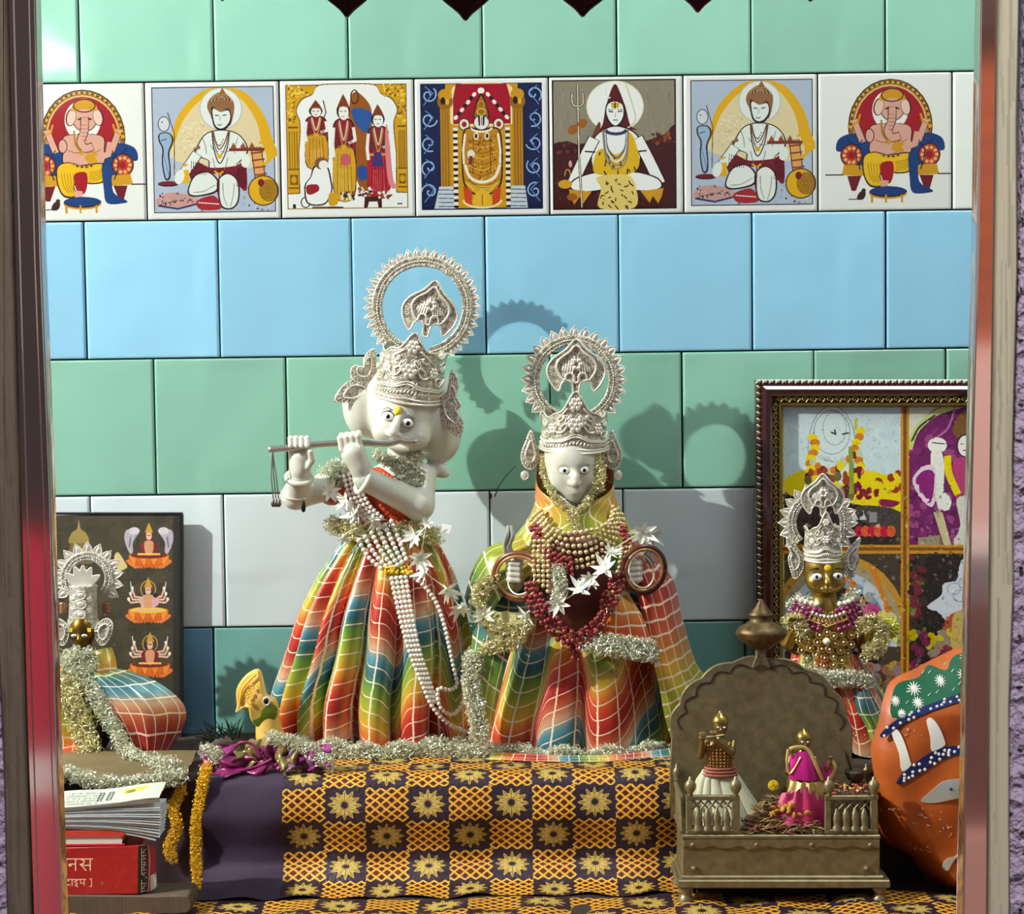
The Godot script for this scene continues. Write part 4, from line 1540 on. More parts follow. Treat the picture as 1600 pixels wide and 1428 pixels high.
func build_altar() -> void:
	var ys := P(800, 1213, 0.33).y
	var yl := P(800, 1402, 0.4).y
	var wood := mat(c8(58, 44, 36), 0.8, 0.0, {"albedo_texture": grain_tex(), "uv1_triplanar": true, "uv1_scale": Vector3(2, 6, 2)})
	slab("trim_shelf", Vector3(-1.2, -1.3, -0.003), Vector3(1.2, ys, 0.322), wood)
	slab("trim_ledge", Vector3(-1.2, -1.3, 0.322), Vector3(1.2, yl, 0.9), wood)
	var br := mat(Color.WHITE, 0.5, 0.15, {"albedo_texture": brocade_tex(), "heightmap_enabled": true, "heightmap_texture": noise_tex(0.08, 41, 256, 3), "heightmap_scale": 0.06})
	var t := thing("altar_cloth", "purple cloth with gold brocade blocks and flowers hung over the altar shelf", "cloth", Vector3(-0.05, ys, 0.2))
	# profile of the hanging cloth: depth and height in steps of 1 mm from the shelf edge
	var yb := yl - ys
	var prof := [[0.12, 0.003], [0.2, 0.003], [0.28, 0.004], [0.318, 0.004], [0.333, -0.003], [0.341, -0.02], [0.3475, -0.05], [0.342, -0.075], [0.336, -0.098], [0.338, -0.12], [0.345, yb + 0.03], [0.357, yb + 0.013], [0.377, yb + 0.006], [0.4, yb + 0.0035]]
	var pz := []
	var py := []
	var s := 0.0
	var edge := 0.0
	for i in prof.size():
		if i:
			s += Vector2(prof[i][0] - prof[i - 1][0], prof[i][1] - prof[i - 1][1]).length()
		if i == 4:
			edge = s
		pz.append([s, prof[i][0]])
		py.append([s, prof[i][1]])
	var len := s
	var sc := S(0.335)
	for part in [["plain_border", 316.0, 441.0], ["brocade_field", 441.0, 1075.0]]:
		var g := Geo.new()
		var x0: float = part[1]
		var x1: float = part[2]
		var nx := int((x1 - x0) / 4.0)
		var f := func(u: float, v: float) -> Vector3:
			var q := v * len
			var px := lerpf(x0, x1, u)
			var p := P(px, 1213, 0.335)
			var hang := clampf((q - edge) / 0.06, 0.0, 1.0)
			var foot := clampf((q - edge - 0.15) / 0.04, 0.0, 1.0)
			var wob := (sin(px * 0.043 + q * 9.0) * 0.0022 + sin(px * 0.021 + 1.0) * 0.002) * hang + sin(px * 0.11 + q * 90.0) * 0.0014 * foot + sin(px * 0.047) * 0.004 * foot
			var yy := tab(py, q) + (0.0012 * sin(px * 0.09 + q * 200.0) * (1.0 - hang)) + 0.002 * foot * sin(px * 0.07)
			return Vector3(p.x, ys + (p.y - P(800, 1213, 0.335).y) * hang * 0.0 + yy, tab(pz, q) + wob)
		var tf := func(u: float, v: float) -> Vector2: return Vector2((lerpf(x0, x1, u) - 441.0) / 130.0, ((v * len - edge) / sc - 12.0) / 104.0 + 2.0)
		g.grid(nx, 60, f, false, tf)
		put(part[0], g, M.purple if part[0] == "plain_border" else br, t, "plain purple end of the cloth" if part[0] == "plain_border" else "")
	# gold edgings
	var z := 0.345
	tinsel("gold_edging", t, room(fr(300, 1300, z), v3([322, 1198, -12, 316, 1225, 0, 306, 1290, 2, 306, 1340, 0, 312, 1396, 4])), 0.0075, 3000, M.fringe, 0.5, 0.15)
	tinsel("gold_edging", t, room(fr(300, 1300, z), v3([318, 1404, 26, 380, 1402, 30, 430, 1398, 26, 500, 1402, 40, 640, 1404, 40, 800, 1404, 40, 940, 1402, 40, 1060, 1398, 40])), 0.0055, 3400, M.fringe, 0.5, 0.5)
	var u := thing("edging_strip", "loose strip of gold sequin edging hanging at the left end of the altar shelf", "trimming", P(275, 1290, 0.33))
	tinsel("sequin_band", u, room(fr(275, 1290, 0.335), v3([285, 1232, 0, 270, 1262, 0, 278, 1290, 2, 264, 1325, 2, 270, 1342, 2])), 0.0085, 1200, M.fringe, 0.5, 0.15)
	# dark cloth behind the strip
	var g2 := Geo.new(fr(275, 1290, 0.326))
	g2.grid(20, 20, func(a, b): return Vector3(lerpf(225, 330, a), lerpf(1206, 1400, b), 3 + 2.0 * sin(a * 9.0)))
	put("backing_cloth", g2, mat(c8(52, 28, 34), 0.8), u)
	# brocade runner lying on the lower ledge
	var run := thing("ledge_cloth", "yellow brocade cloth lying crumpled on the lower ledge", "cloth", Vector3(0, yl, 0.6))
	var g3 := Geo.new()
	g3.grid(200, 40, func(a, b): return Vector3(lerpf(-0.62, 0.9, a), yl + 0.004 + 0.003 * sin(a * 90.0 + b * 7.0) * sin(b * 16.0) + 0.002 * sin(a * 37.0), lerpf(0.415, 0.88, b) + 0.006 * sin(a * 40.0)), false, func(a, b): return Vector2(a * 11.0, b * 4.2))
	put("cloth", g3, br, run)


func deity_on_lotus(p: Paint, x: float, y: float, s: float, kind: int) -> void:
	# a small seated figure on an orange lotus, about 70 units high, base of the lotus at y
	var skin := c8(226, 180, 160)
	for k in 9:
		var a := lerpf(-1.0, 1.0, k / 8.0)
		p.poly(sm(PackedVector2Array([Vector2(x + a * 26 * s, y - 14 * s), Vector2(x + a * 38 * s, y - 4 * s + absf(a) * -6 * s), Vector2(x + a * 20 * s, y + 2 * s)])), c8(214, 120, 60))
	p.poly(sm(arr([x - 32 * s, y - 22 * s, x - 26 * s, y - 6 * s, x, y, x + 26 * s, y - 6 * s, x + 32 * s, y - 22 * s, x, y - 16 * s])), c8(196, 92, 34))
	for k in 7:
		var a := (k - 3) / 3.0
		p.poly(sm(PackedVector2Array([Vector2(x + a * 27 * s - 5 * s, y - 18 * s), Vector2(x + a * 24 * s, y - 4 * s), Vector2(x + a * 27 * s + 5 * s, y - 18 * s)])), [c8(226, 140, 56), c8(206, 104, 40)][k % 2])
	p.ell(x, y - 20 * s, 30 * s, 5 * s, c8(110, 50, 40) if kind != 1 else c8(226, 190, 70))
	if kind == 0:
		for sg in [-1, 1]:
			p.poly(sm(arr([x + sg * 16 * s, y - 60 * s, x + sg * 36 * s, y - 62 * s, x + sg * 40 * s, y - 46 * s, x + sg * 32 * s, y - 24 * s, x + sg * 26 * s, y - 26 * s, x + sg * 26 * s, y - 42 * s])), c8(176, 168, 180))
			p.ell(x + sg * 24 * s, y - 60 * s, 9 * s, 6 * s, c8(206, 200, 206))
			p.line(arr([x + sg * 30 * s, y - 50 * s, x + sg * 32 * s, y - 34 * s]), 2 * s, c8(90, 86, 100))
	else:
		p.ring(x, y - 54 * s, 12 * s, 14 * s, 1.4 * s, c8(206, 160, 60))
		for sg in [-1, 1]:
			for k in 3:
				p.line(arr([x + sg * 8 * s, y - 40 * s + k * 3 * s, x + sg * (22 + k * 3) * s, y - 42 * s + k * 5 * s, x + sg * (26 + k * 3) * s, y - 54 * s + k * 9 * s]), 3 * s, skin)
				p.ell(x + sg * (26 + k * 3) * s, y - 56 * s + k * 9 * s, 2.4 * s, 3 * s, c8(236, 226, 206))
			p.line(arr([x + sg * 27 * s, y - 50 * s, x + sg * 29 * s, y - 66 * s]), 1.5 * s, c8(220, 220, 226))
	p.poly(sm(arr([x - 14 * s, y - 38 * s, x, y - 46 * s, x + 14 * s, y - 38 * s, x + 12 * s, y - 24 * s, x + 24 * s, y - 19 * s, x - 24 * s, y - 19 * s, x - 12 * s, y - 24 * s])), c8(126, 40, 44) if kind != 1 else c8(214, 170, 150))
	p.poly(sm(arr([x - 7 * s, y - 42 * s, x + 7 * s, y - 42 * s, x + 5 * s, y - 22 * s, x - 5 * s, y - 22 * s])), c8(206, 150, 110))
	p.line(arr([x - 18 * s, y - 22 * s, x + 18 * s, y - 22 * s]), 3 * s, c8(230, 190, 90))
	p.ell(x, y - 53 * s, 6.5 * s, 8.5 * s, c8(60, 34, 26))
	p.ell(x, y - 52 * s, 5 * s, 7 * s, skin)
	p.poly(arr([x - 7 * s, y - 57 * s, x, y - 74 * s, x + 7 * s, y - 57 * s]), c8(196, 150, 60))
	p.line(arr([x - 3 * s, y - 53 * s, x + 3 * s, y - 53 * s]), 1.2 * s, c8(50, 26, 26))
	if kind == 1:
		p.ell(x + 12 * s, y - 34 * s, 6 * s, 8 * s, c8(214, 160, 170))
		p.ell(x + 12 * s, y - 44 * s, 4 * s, 4 * s, c8(60, 40, 40))


func build_pictures() -> void:
	# dark board with three printed figures, leaning on the wall at the left
	var z := 0.018
	var xf := fr(170, 950, z)
	var t := thing("deity_board", "dark board printed with three deities on orange lotuses, leaning on the left wall", "picture", P(170, 1170, z))
	var pa := Paint.new(448, 656, c8(70, 66, 52), Rect2(60, 800, 226, 331))
	var r := RandomNumberGenerator.new()
	r.seed = 33
	pa.specks(r, Rect2(60, 800, 226, 331), 260, 12, [c8(66, 62, 50), c8(76, 70, 54), c8(62, 58, 46)])
	for k in 9:
		pa.line(arr([185, 905 + k * 26, 215 + r.randf() * 50, 904 + k * 26]), 0.7, c8(44, 40, 32))
	for k in 40:
		pa.ell(r.randf_range(66, 280), r.randf_range(806, 1120), 0.7, 0.7, c8(200, 196, 170))
	pa.poly(sm(arr([110, 848, 114, 832, 122, 826, 125, 812, 128, 826, 136, 832, 140, 848])), c8(150, 130, 70))
	pa.poly(arr([112, 848, 140, 848, 146, 880, 106, 880]), c8(120, 100, 60))
	pa.poly(sm(arr([180, 870, 186, 862, 196, 876, 200, 886, 186, 890])), c8(206, 190, 130))
	pa.rect(272, 803, 14, 330, c8(48, 48, 44))
	pa.rect(60, 800, 226, 5, c8(36, 36, 32))
	deity_on_lotus(pa, 234, 886, 0.95, 0)
	deity_on_lotus(pa, 233, 971, 0.95, 1)
	deity_on_lotus(pa, 236, 1056, 0.95, 2)
	pa.mottle(r, Rect2(190, 806, 90, 260), 500, 1.4, 0.16)
	var g := Geo.new(xf)
	g.plate(arr([60, 806, 284, 801, 286, 804, 286, 1200, 60, 1200]), 0, 8, 2.0, null, Rect2(60, 800, 226, 331))
	put("printed_board", g, mat(Color.WHITE, 0.3, 0.0, {"albedo_texture": pa.tex(), "texture_repeat": false}), t)
	g = Geo.new(xf)
	g.box(Vector3(281, 803, -1), Vector3(287, 1200, 9.5), 0.8)
	g.box(Vector3(60, 800.5, -1), Vector3(286, 804, 9.5), 0.8)
	put("black_edging", g, mat(c8(30, 30, 28), 0.35), t)

	# framed sheet of four temple photographs at the right
	z = 0.03
	xf = fr(1400, 860, z)
	t = thing("framed_picture", "large picture of four temple photographs in a carved maroon and gold frame", "picture", P(1400, 1170, z))
	var q := Paint.new(756, 980, c8(160, 100, 30), Rect2(1222, 631, 378, 490))
	photo_shrine(q)
	q.mottle(r, Rect2(1222, 631, 378, 490), 5000, 1.8, 0.18)
	q.mottle(r, Rect2(1222, 760, 378, 370), 1200, 4.0, 0.3)
	g = Geo.new(xf)
	g.plate(arr([1220, 629, 1604, 629, 1604, 1124, 1220, 1124]), -2, 2, 0.5, null, Rect2(1222, 631, 378, 490))
	put("print", g, mat(Color.WHITE, 0.22, 0.0, {"albedo_texture": q.tex(), "texture_repeat": false}), t)
	var o := [Vector2(1180, 594), Vector2(1646, 594), Vector2(1646, 1168), Vector2(1180, 1168)]
	var ring := func(prof: Array) -> Geo:
		var gg := Geo.new(xf)
		for k in 4:
			var a: Vector2 = o[k]
			var b: Vector2 = o[(k + 1) % 4]
			var ca := Vector2(1 if a.x < 1400 else -1, 1 if a.y < 860 else -1)
			var cb := Vector2(1 if b.x < 1400 else -1, 1 if b.y < 860 else -1)
			for m in prof.size() - 1:
				var base := gg.v.size()
				for e in [prof[m], prof[m + 1]]:
					var qa: Vector2 = a + ca * e[0]
					var qb: Vector2 = b + cb * e[0]
					gg.pt(Vector3(qa.x, qa.y, e[1]))
					gg.pt(Vector3(qb.x, qb.y, e[1]))
				gg.quad(base, base + 1, base + 3, base + 2)
		return gg
	put("frame_moulding", ring.call([[0, -8], [0, 12], [5, 16], [8, 16], [10, 20], [15, 23], [21, 22], [26, 17], [27, 12]]), mat(c8(56, 22, 20), 0.15, 0.0, {"clearcoat_enabled": true, "clearcoat": 0.8, "clearcoat_roughness": 0.05}), t)
	put("inner_slip", ring.call([[35, 10], [36, 14], [40, 13], [41, 8], [43, 3]]), mat(c8(150, 128, 62), 0.35, 0.7), t)
	put("frame_back", ring.call([[0, -8], [45, -8]]), M.brown, t)
	g = Geo.new(xf)
	g.tinted = true
	var gl := Geo.new(xf)
	for k in 4:
		var a: Vector2 = o[k]
		var b: Vector2 = o[(k + 1) % 4]
		var d := (b - a).normalized()
		var nn := int(a.distance_to(b) / 5.0)
		var inn := Vector2(-d.y, d.x)
		for i in nn:
			var c := a + d * (i * 5.0 + 2.5) + inn * 4.0
			g.tint = Color(0.52, 0.44, 0.24) if i % 2 == 0 else Color(0.04, 0.03, 0.025)
			g.ball(Vector3(c.x, c.y, 16), Vector3(2.2, 4.0, 3.0), 6, 4, Basis(Vector3(0, 0, 1), d.angle() + 0.6))
		# carved scrolls along the inner lip
		var ins := 30.0
		var m := int((a.distance_to(b) - 2 * ins) / 13.0)
		for i in m:
			var c := a + d * (ins + 6.0 + i * 13.0) + inn * 30.5
			var l := []
			for w in 13:
				var an := w * 0.62
				var rr := 0.8 + w * 0.32
				var e := d * (cos(an) * rr * 1.3) + inn * sin(an) * rr
				l.append(Vector3(c.x + e.x, c.y + e.y, 15.0))
			gl.tube(l, 0.85, 5)
			gl.ball(Vector3(c.x + d.x * 6.5, c.y + d.y * 6.5, 15), Vector3(1.6, 1.6, 1.6), 6, 4)
	put("rope_edge", g, mat(Color.WHITE, 0.4, 0.3, {"vertex_color_use_as_albedo": true}), t)
	put("carved_scroll", gl, mat(c8(196, 164, 88), 0.32, 0.8), t)
	put("carved_lip", ring.call([[27, 8], [28, 14], [34, 14], [35, 9]]), mat(c8(46, 30, 20), 0.5), t)


func photo_shrine(p: Paint) -> void:
	var r := RandomNumberGenerator.new()
	r.seed = 12
	var line := c8(190, 140, 40)
	var yel := c8(226, 206, 10)
	var ora := c8(206, 120, 30)
	var red := c8(120, 30, 40)
	var dark := c8(46, 34, 32)
	p.rect(1222, 631, 378, 490, c8(206, 186, 90))
	# top left: pale domed stone behind heaps of marigold
	p.rect(1225, 633, 182, 218, c8(196, 216, 218))
	p.specks(r, Rect2(1230, 640, 170, 110), 60, 10, [c8(190, 210, 214), c8(204, 222, 222)])
	p.ell(1300, 700, 38, 66, c8(150, 168, 170))
	p.ell(1300, 700, 36, 64, c8(206, 222, 220))
	p.ring(1300, 676, 28, 34, 1.2, c8(130, 146, 150))
	p.ring(1304, 670, 18, 26, 1.0, c8(140, 156, 158))
	p.line(arr([1299, 676, 1306, 679, 1304, 672]), 2.5, c8(60, 66, 72))
	p.line(arr([1316, 679, 1326, 677]), 2.5, c8(60, 66, 72))
	for k in 5:
		p.ring(1305, 700, 14 + k * 5, 22, 0.9, c8(150, 166, 160), 0.6, 2.5)
	p.poly(arr([1225, 770, 1407, 760, 1407, 851, 1225, 851]), dark)
	p.poly(sm(arr([1225, 752, 1250, 736, 1280, 734, 1300, 740, 1330, 770, 1410, 772, 1410, 802, 1370, 796, 1330, 778, 1240, 776])), yel)
	p.poly(sm(arr([1320, 740, 1360, 736, 1410, 756, 1410, 800, 1350, 790, 1320, 780])), yel)
	for k in 9:
		p.ell(1270 + sin(k) * 4, 684 + k * 8, 8, 5.5, [yel, ora][k % 2])
		p.ell(1340 + cos(k) * 5, 674 + k * 9, 7, 6, [yel, ora][k % 2])
	p.line(arr([1336, 672, 1338, 655]), 4, c8(200, 190, 60))
	for k in 10:
		p.ell(1270 + k * 8, 722 + 14 * sin(k * 0.5), 5, 6, [c8(196, 200, 150), ora, red][k % 3])
	p.specks(r, Rect2(1255, 730, 90, 50), 40, 8, [red, c8(90, 40, 40), c8(150, 60, 40), c8(110, 100, 60)])
	p.specks(r, Rect2(1360, 740, 48, 30), 12, 8, [c8(150, 50, 30), yel])
	p.specks(r, Rect2(1340, 758, 30, 20), 12, 6, [red, c8(130, 20, 60)])
	p.poly(sm(arr([1375, 780, 1405, 784, 1395, 792, 1376, 790])), c8(130, 30, 70))
	p.line(arr([1329, 700, 1331, 770]), 7, c8(130, 150, 50))
	p.ell(1313, 728, 6, 8, yel)
	p.poly(sm(arr([1340, 790, 1407, 800, 1407, 850, 1380, 830, 1345, 812])), c8(70, 64, 56))
	p.poly(arr([1336, 835, 1400, 838, 1396, 852, 1334, 852]), c8(50, 40, 36))
	for k in 6:
		p.ell(1342 + k * 10, 830, 7, 9, [c8(186, 30, 60), c8(206, 90, 40)][k % 2])
	for x in [1335, 1348]:
		p.poly(arr([x, 798, x + 6, 812, x - 6, 812]), c8(190, 196, 200))
	p.rect(1358, 800, 12, 16, c8(140, 140, 140))
	# top right: two white figures under a purple canopy
	p.rect(1420, 633, 180, 218, c8(110, 36, 92))
	p.specks(r, Rect2(1420, 640, 180, 210), 120, 8, [c8(130, 44, 104), c8(90, 28, 80), c8(150, 70, 120)])
	p.poly(sm(arr([1420, 700, 1430, 670, 1460, 640, 1490, 633, 1420, 633])), c8(206, 212, 190))
	p.line(PackedVector2Array(sp([Vector2(1421, 700), Vector2(1432, 672), Vector2(1462, 646), Vector2(1500, 634)])), 9, c8(196, 206, 120))
	p.line(PackedVector2Array(sp([Vector2(1424, 690), Vector2(1436, 668), Vector2(1460, 650)])), 3, c8(40, 60, 50))
	p.line(PackedVector2Array(sp([Vector2(1452, 690), Vector2(1480, 670), Vector2(1492, 634)])), 3, c8(176, 110, 150))
	p.poly(sm(arr([1490, 680, 1494, 655, 1510, 640, 1530, 655, 1532, 690])), c8(120, 84, 40))
	p.ell(1507, 697, 13, 18, c8(60, 30, 40))
	p.ell(1507, 697, 11, 16, c8(232, 232, 222))
	p.line(arr([1500, 694, 1505, 694]), 1.4, dark)
	p.line(arr([1510, 694, 1515, 694]), 1.4, dark)
	p.line(arr([1504, 704, 1511, 704]), 1.6, c8(190, 60, 60))
	p.ell(1464, 696, 15, 12, c8(232, 232, 222))
	p.line(arr([1456, 692, 1475, 694]), 1.5, c8(40, 30, 30))
	p.poly(sm(arr([1455, 705, 1470, 705, 1475, 740, 1468, 800, 1455, 740])), c8(228, 230, 218))
	p.poly(sm(arr([1425, 752, 1440, 730, 1460, 730, 1462, 770, 1456, 792, 1440, 780])), c8(226, 206, 214))
	p.poly(sm(arr([1430, 752, 1442, 736, 1458, 738, 1458, 770, 1452, 784, 1442, 772])), c8(134, 36, 110))
	p.poly(sm(arr([1490, 720, 1520, 722, 1530, 780, 1510, 800, 1490, 770])), c8(176, 60, 110))
	p.line(PackedVector2Array(sp([Vector2(1480, 715), Vector2(1482, 740), Vector2(1495, 770)])), 11, yel)
	p.ell(1476, 785, 10, 13, c8(228, 230, 220))
	p.poly(sm(arr([1494, 780, 1520, 780, 1524, 851, 1490, 851, 1500, 820])), c8(206, 210, 190))
	p.poly(arr([1458, 800, 1472, 800, 1486, 851, 1474, 851]), c8(196, 186, 140))
	p.poly(arr([1434, 840, 1468, 836, 1470, 851, 1434, 851]), c8(150, 140, 110))
	p.rect(1540, 640, 60, 205, c8(120, 46, 96))
	# bottom left: arch of pale bands over a small figure
	p.rect(1225, 865, 182, 256, c8(70, 58, 46))
	for k in 5:
		p.ell(1310, 1000, 112 - k * 11, 134 - k * 13, [c8(186, 140, 50), c8(160, 150, 120), c8(180, 196, 206), c8(120, 150, 170), c8(40, 36, 34)][k])
	p.rect(1225, 1010, 182, 111, c8(74, 60, 50))
	p.poly(sm(arr([1270, 930, 1350, 930, 1370, 1000, 1366, 1040, 1260, 1040])), c8(40, 34, 32))
	for k in 12:
		p.ell(1322 + k * 2 + 8 * sin(k * 0.9), 905 + k * 4, 4, 4, ora)
		p.ell(1364 + k * 2.6, 890 + k * 7, 4.5, 5, ora)
	p.ell(1356, 925, 8, 14, c8(196, 206, 210))
	p.ell(1357, 933, 7, 8, c8(160, 160, 160))
	p.poly(sm(arr([1345, 945, 1370, 945, 1378, 965, 1340, 965])), c8(186, 70, 120))
	p.specks(r, Rect2(1375, 960, 30, 50), 16, 9, [c8(226, 216, 90), c8(206, 200, 120)])
	p.specks(r, Rect2(1340, 1040, 66, 78), 50, 12, [c8(170, 150, 50), c8(120, 70, 60), c8(150, 96, 70), c8(140, 120, 130)])
	p.specks(r, Rect2(1228, 1040, 110, 78), 60, 10, [c8(120, 70, 50), c8(80, 60, 50), c8(160, 130, 50)])
	# bottom right: pale carving before a dark hall
	p.rect(1420, 865, 180, 256, c8(44, 38, 34))
	p.specks(r, Rect2(1420, 870, 24, 120), 40, 9, [c8(110, 40, 50), c8(90, 110, 40), c8(60, 50, 40)])
	p.poly(sm(arr([1448, 948, 1470, 930, 1474, 912, 1495, 905, 1500, 880, 1520, 866, 1600, 866, 1600, 1000, 1500, 990, 1470, 960])), c8(206, 212, 220))
	for k in 7:
		p.ring(1490 + k * 9, 920 + 12 * sin(k * 2.0), 10, 9, 1.2, c8(140, 146, 160))
	p.ell(1510, 897, 2.4, 3.4, dark)
	p.poly(sm(arr([1468, 1010, 1480, 965, 1510, 955, 1530, 990, 1525, 1110, 1470, 1110])), c8(170, 84, 44))
	p.poly(sm(arr([1488, 965, 1506, 960, 1502, 1010, 1484, 1060])), c8(196, 170, 90))
	p.specks(r, Rect2(1424, 985, 60, 130), 70, 11, [yel.darkened(0.2), c8(130, 50, 60), c8(196, 180, 40), c8(110, 40, 70), c8(150, 130, 110)])
	# gold lines between the photographs
	p.rect(1222, 851, 378, 14, line)
	p.rect(1222, 855, 378, 5, c8(130, 76, 22))
	p.rect(1407, 631, 13, 490, line)
	p.rect(1411, 631, 5, 490, c8(130, 76, 22))


# frame turned about (x, y) by deg, origin moved there
func at2(xf: Transform3D, x: float, y: float, z: float, deg := 0.0) -> Transform3D:
	return xf * Transform3D(Basis(Vector3(0, 0, 1), deg_to_rad(deg)), Vector3(x, y, z))


# A silver crown: band with relief, pierced halo with rays, and a spade-shaped crest. xf has its origin at the middle of the band's lower edge.
func crown(t: Node3D, xf: Transform3D, d: Dictionary, m: Material, plain: Material) -> void:
	var w0: float = d.w0
	var w1: float = d.w1
	var dep: float = d.dep
	var hs: float = d.hs
	var hb: float = d.hb
	var dip: float = d.get("dip", 5.0)
	var top := func(a: float) -> float: return hs + (hb - hs) * exp(-pow(a / 0.42, 2.0)) + hs * 0.05 * cos(a * 9.0)
	var band := func(a: float, v: float, off: float) -> Vector3:
		var w: float = lerpf(w0, w1, v) + off
		return Vector3(sin(a) * w, -top.call(a) * v + dip * cos(a), cos(a) * (dep + off) * (0.9 + 0.1 * v))
	var g := Geo.new(xf)
	g.grid(72, 14, func(u, v): return band.call(lerpf(-2.3, 2.3, u), v, 0.0))
	g.grid(72, 14, func(u, v): return band.call(lerpf(-2.3, 2.3, u), v, -2.0))
	put("crown_band", g, m, t)
	for e in [[0.0, 2.2], [0.07, 1.3], [0.27, 1.5], [0.31, 1.2]]:
		var l := []
		for i in 41:
			l.append(band.call(lerpf(-1.9, 1.9, i / 40.0), e[0], 1.0))
		g = Geo.new(xf)
		g.tube(l, e[1], 6)
		put("rim", g, plain, t)
	var l2 := []
	for i in 61:
		l2.append(band.call(lerpf(-1.9, 1.9, i / 60.0), 1.0, 0.5))
	g = Geo.new(xf)
	g.tube(l2, 1.4, 6)
	put("top_edging", g, plain, t)
	# small beads between the rims, rosettes and scrolls on the band
	g = Geo.new(xf)
	for i in 30:
		g.ball(band.call(lerpf(-1.5, 1.5, i / 29.0), 0.17, 1.0), Vector3(1.4, 3.2, 1.4), 6, 4, Basis(Vector3(0, 0, 1), 0.5))
	put("bead_row", g, plain, t)
	for q in [[0.0, 0.46, 1.0], [0.0, 0.8, 0.9], [-0.75, 0.62, 0.75], [0.75, 0.62, 0.75]]:
		g = Geo.new(xf)
		var c: Vector3 = band.call(q[0], q[1], 1.5)
		var b := Basis(Vector3(0, 1, 0), q[0])
		var r: float = w0 * 0.14 * q[2]
		for k in 6:
			var dd := Vector3(cos(TAU * k / 6), sin(TAU * k / 6), 0) * r
			g.ball(c + b * dd, Vector3(r * 0.62, r * 0.62, 2.4), 8, 5, b)
		g.ball(c, Vector3(r * 0.5, r * 0.5, 4.0), 8, 5, b)
		put("rosette", g, plain, t)
	g = Geo.new(xf)
	for s in [-1, 1]:
		for q in [[0.4, 0.58, 0.3], [0.42, 0.82, 0.22], [1.05, 0.5, 0.3], [1.15, 0.78, 0.26], [0.2, 0.63, 0.16]]:
			var l := []
			for k in 17:
				var an: float = k * 0.5 + q[1] * 9.0
				var rr: float = q[2] * (0.15 + 0.85 * k / 16.0)
				l.append(band.call(s * (q[0] + cos(an) * rr * 0.9), clampf(q[1] + sin(an) * rr * 0.42, 0.33, 0.95), 1.0))
			g.tube(l, w0 * 0.03, 5)
	put("scroll_relief", g, plain, t)
	if d.has("halo"):
		halo(t, xf, d.halo, m, plain)
	if d.has("crest"):
		crest(t, xf, d.crest, m, plain)


# d: x, y, z, ro (tips), rb (outer edge), ri (inner edge), n rays, a0, a1 (degrees, up is -90)
func halo(t: Node3D, xf: Transform3D, d: Dictionary, m: Material, plain: Material) -> void:
	var c := Vector3(d.x, d.y, d.z)
	var a0 := deg_to_rad(d.a0)
	var a1 := deg_to_rad(d.a1)
	var ri: float = d.ri
	var rb: float = d.rb
	var prof := [[ri, -1.5], [ri, 2.5], [ri + 2.5, 4.5], [ri + 4.5, 2.0], [rb - 5, 2.5], [rb - 2.5, 4.5], [rb, 2.5], [rb, -1.5], [ri, -1.5]]
	var g := Geo.new(xf)
	g.grid(96, 8, func(u, v):
		var a := lerpf(a0, a1, u)
		var k := int(round(v * 8))
		return c + Vector3(cos(a) * prof[k][0], sin(a) * prof[k][0], prof[k][1]))
	put("halo_ring", g, m, t)
	g = Geo.new(xf)
	var rm := (ri + rb) / 2.0
	var nb := int((a1 - a0) * rm / 4.4)
	for i in nb:
		var a := lerpf(a0, a1, (i + 0.5) / nb)
		g.ball(c + Vector3(cos(a) * rm, sin(a) * rm, 2.6), Vector3(1.2, 2.0, 1.8), 6, 4, Basis(Vector3(0, 0, 1), a))
	put("bead_row", g, plain, t)
	var n: int = d.n
	for i in n:
		var a := lerpf(a0, a1, (i + 0.5) / n)
		var w: float = (a1 - a0) / n * rb * 0.5
		var h: float = d.ro - rb
		var q := at2(xf, c.x + cos(a) * rb, c.y + sin(a) * rb, c.z, rad_to_deg(a) + 90.0)
		g = Geo.new(q)
		var o := arr([-w, 2, -w * 0.98, -h * 0.25, -w * 0.7, -h * 0.55, -w * 0.25, -h * 0.8, 0, -h, w * 0.25, -h * 0.8, w * 0.7, -h * 0.55, w * 0.98, -h * 0.25, w, 2])
		g.plate(o, -1.2, 1.0, 1.0)
		var l := []
		for e in o:
			l.append(Vector3(e.x * 0.9, e.y * 0.93, 1.0))
		g.tube(l, 0.9, 5)
		g.ball(Vector3(0, -h * 0.3, 1.0), Vector3(w * 0.36, h * 0.36, 1.8), 6, 4)
		put("ray", g, plain, t)


func spade(w: float, h: float, k := 3) -> PackedVector2Array:
	var half := [0.0, -1.0, 0.36, -0.8, 0.8, -0.62, 1.0, -0.42, 0.92, -0.2, 0.66, 0.0, 0.55, -0.03, 0.5, -0.14, 0.32, -0.2, 0.13, -0.13, 0.1, 0.06]
	var p := PackedVector2Array()
	for i in range(0, half.size(), 2):
		p.append(Vector2(half[i] * w, half[i + 1] * h))
	for i in range(half.size() - 2, 1, -2):
		p.append(Vector2(-half[i] * w, half[i + 1] * h))
	return sm(p, k)


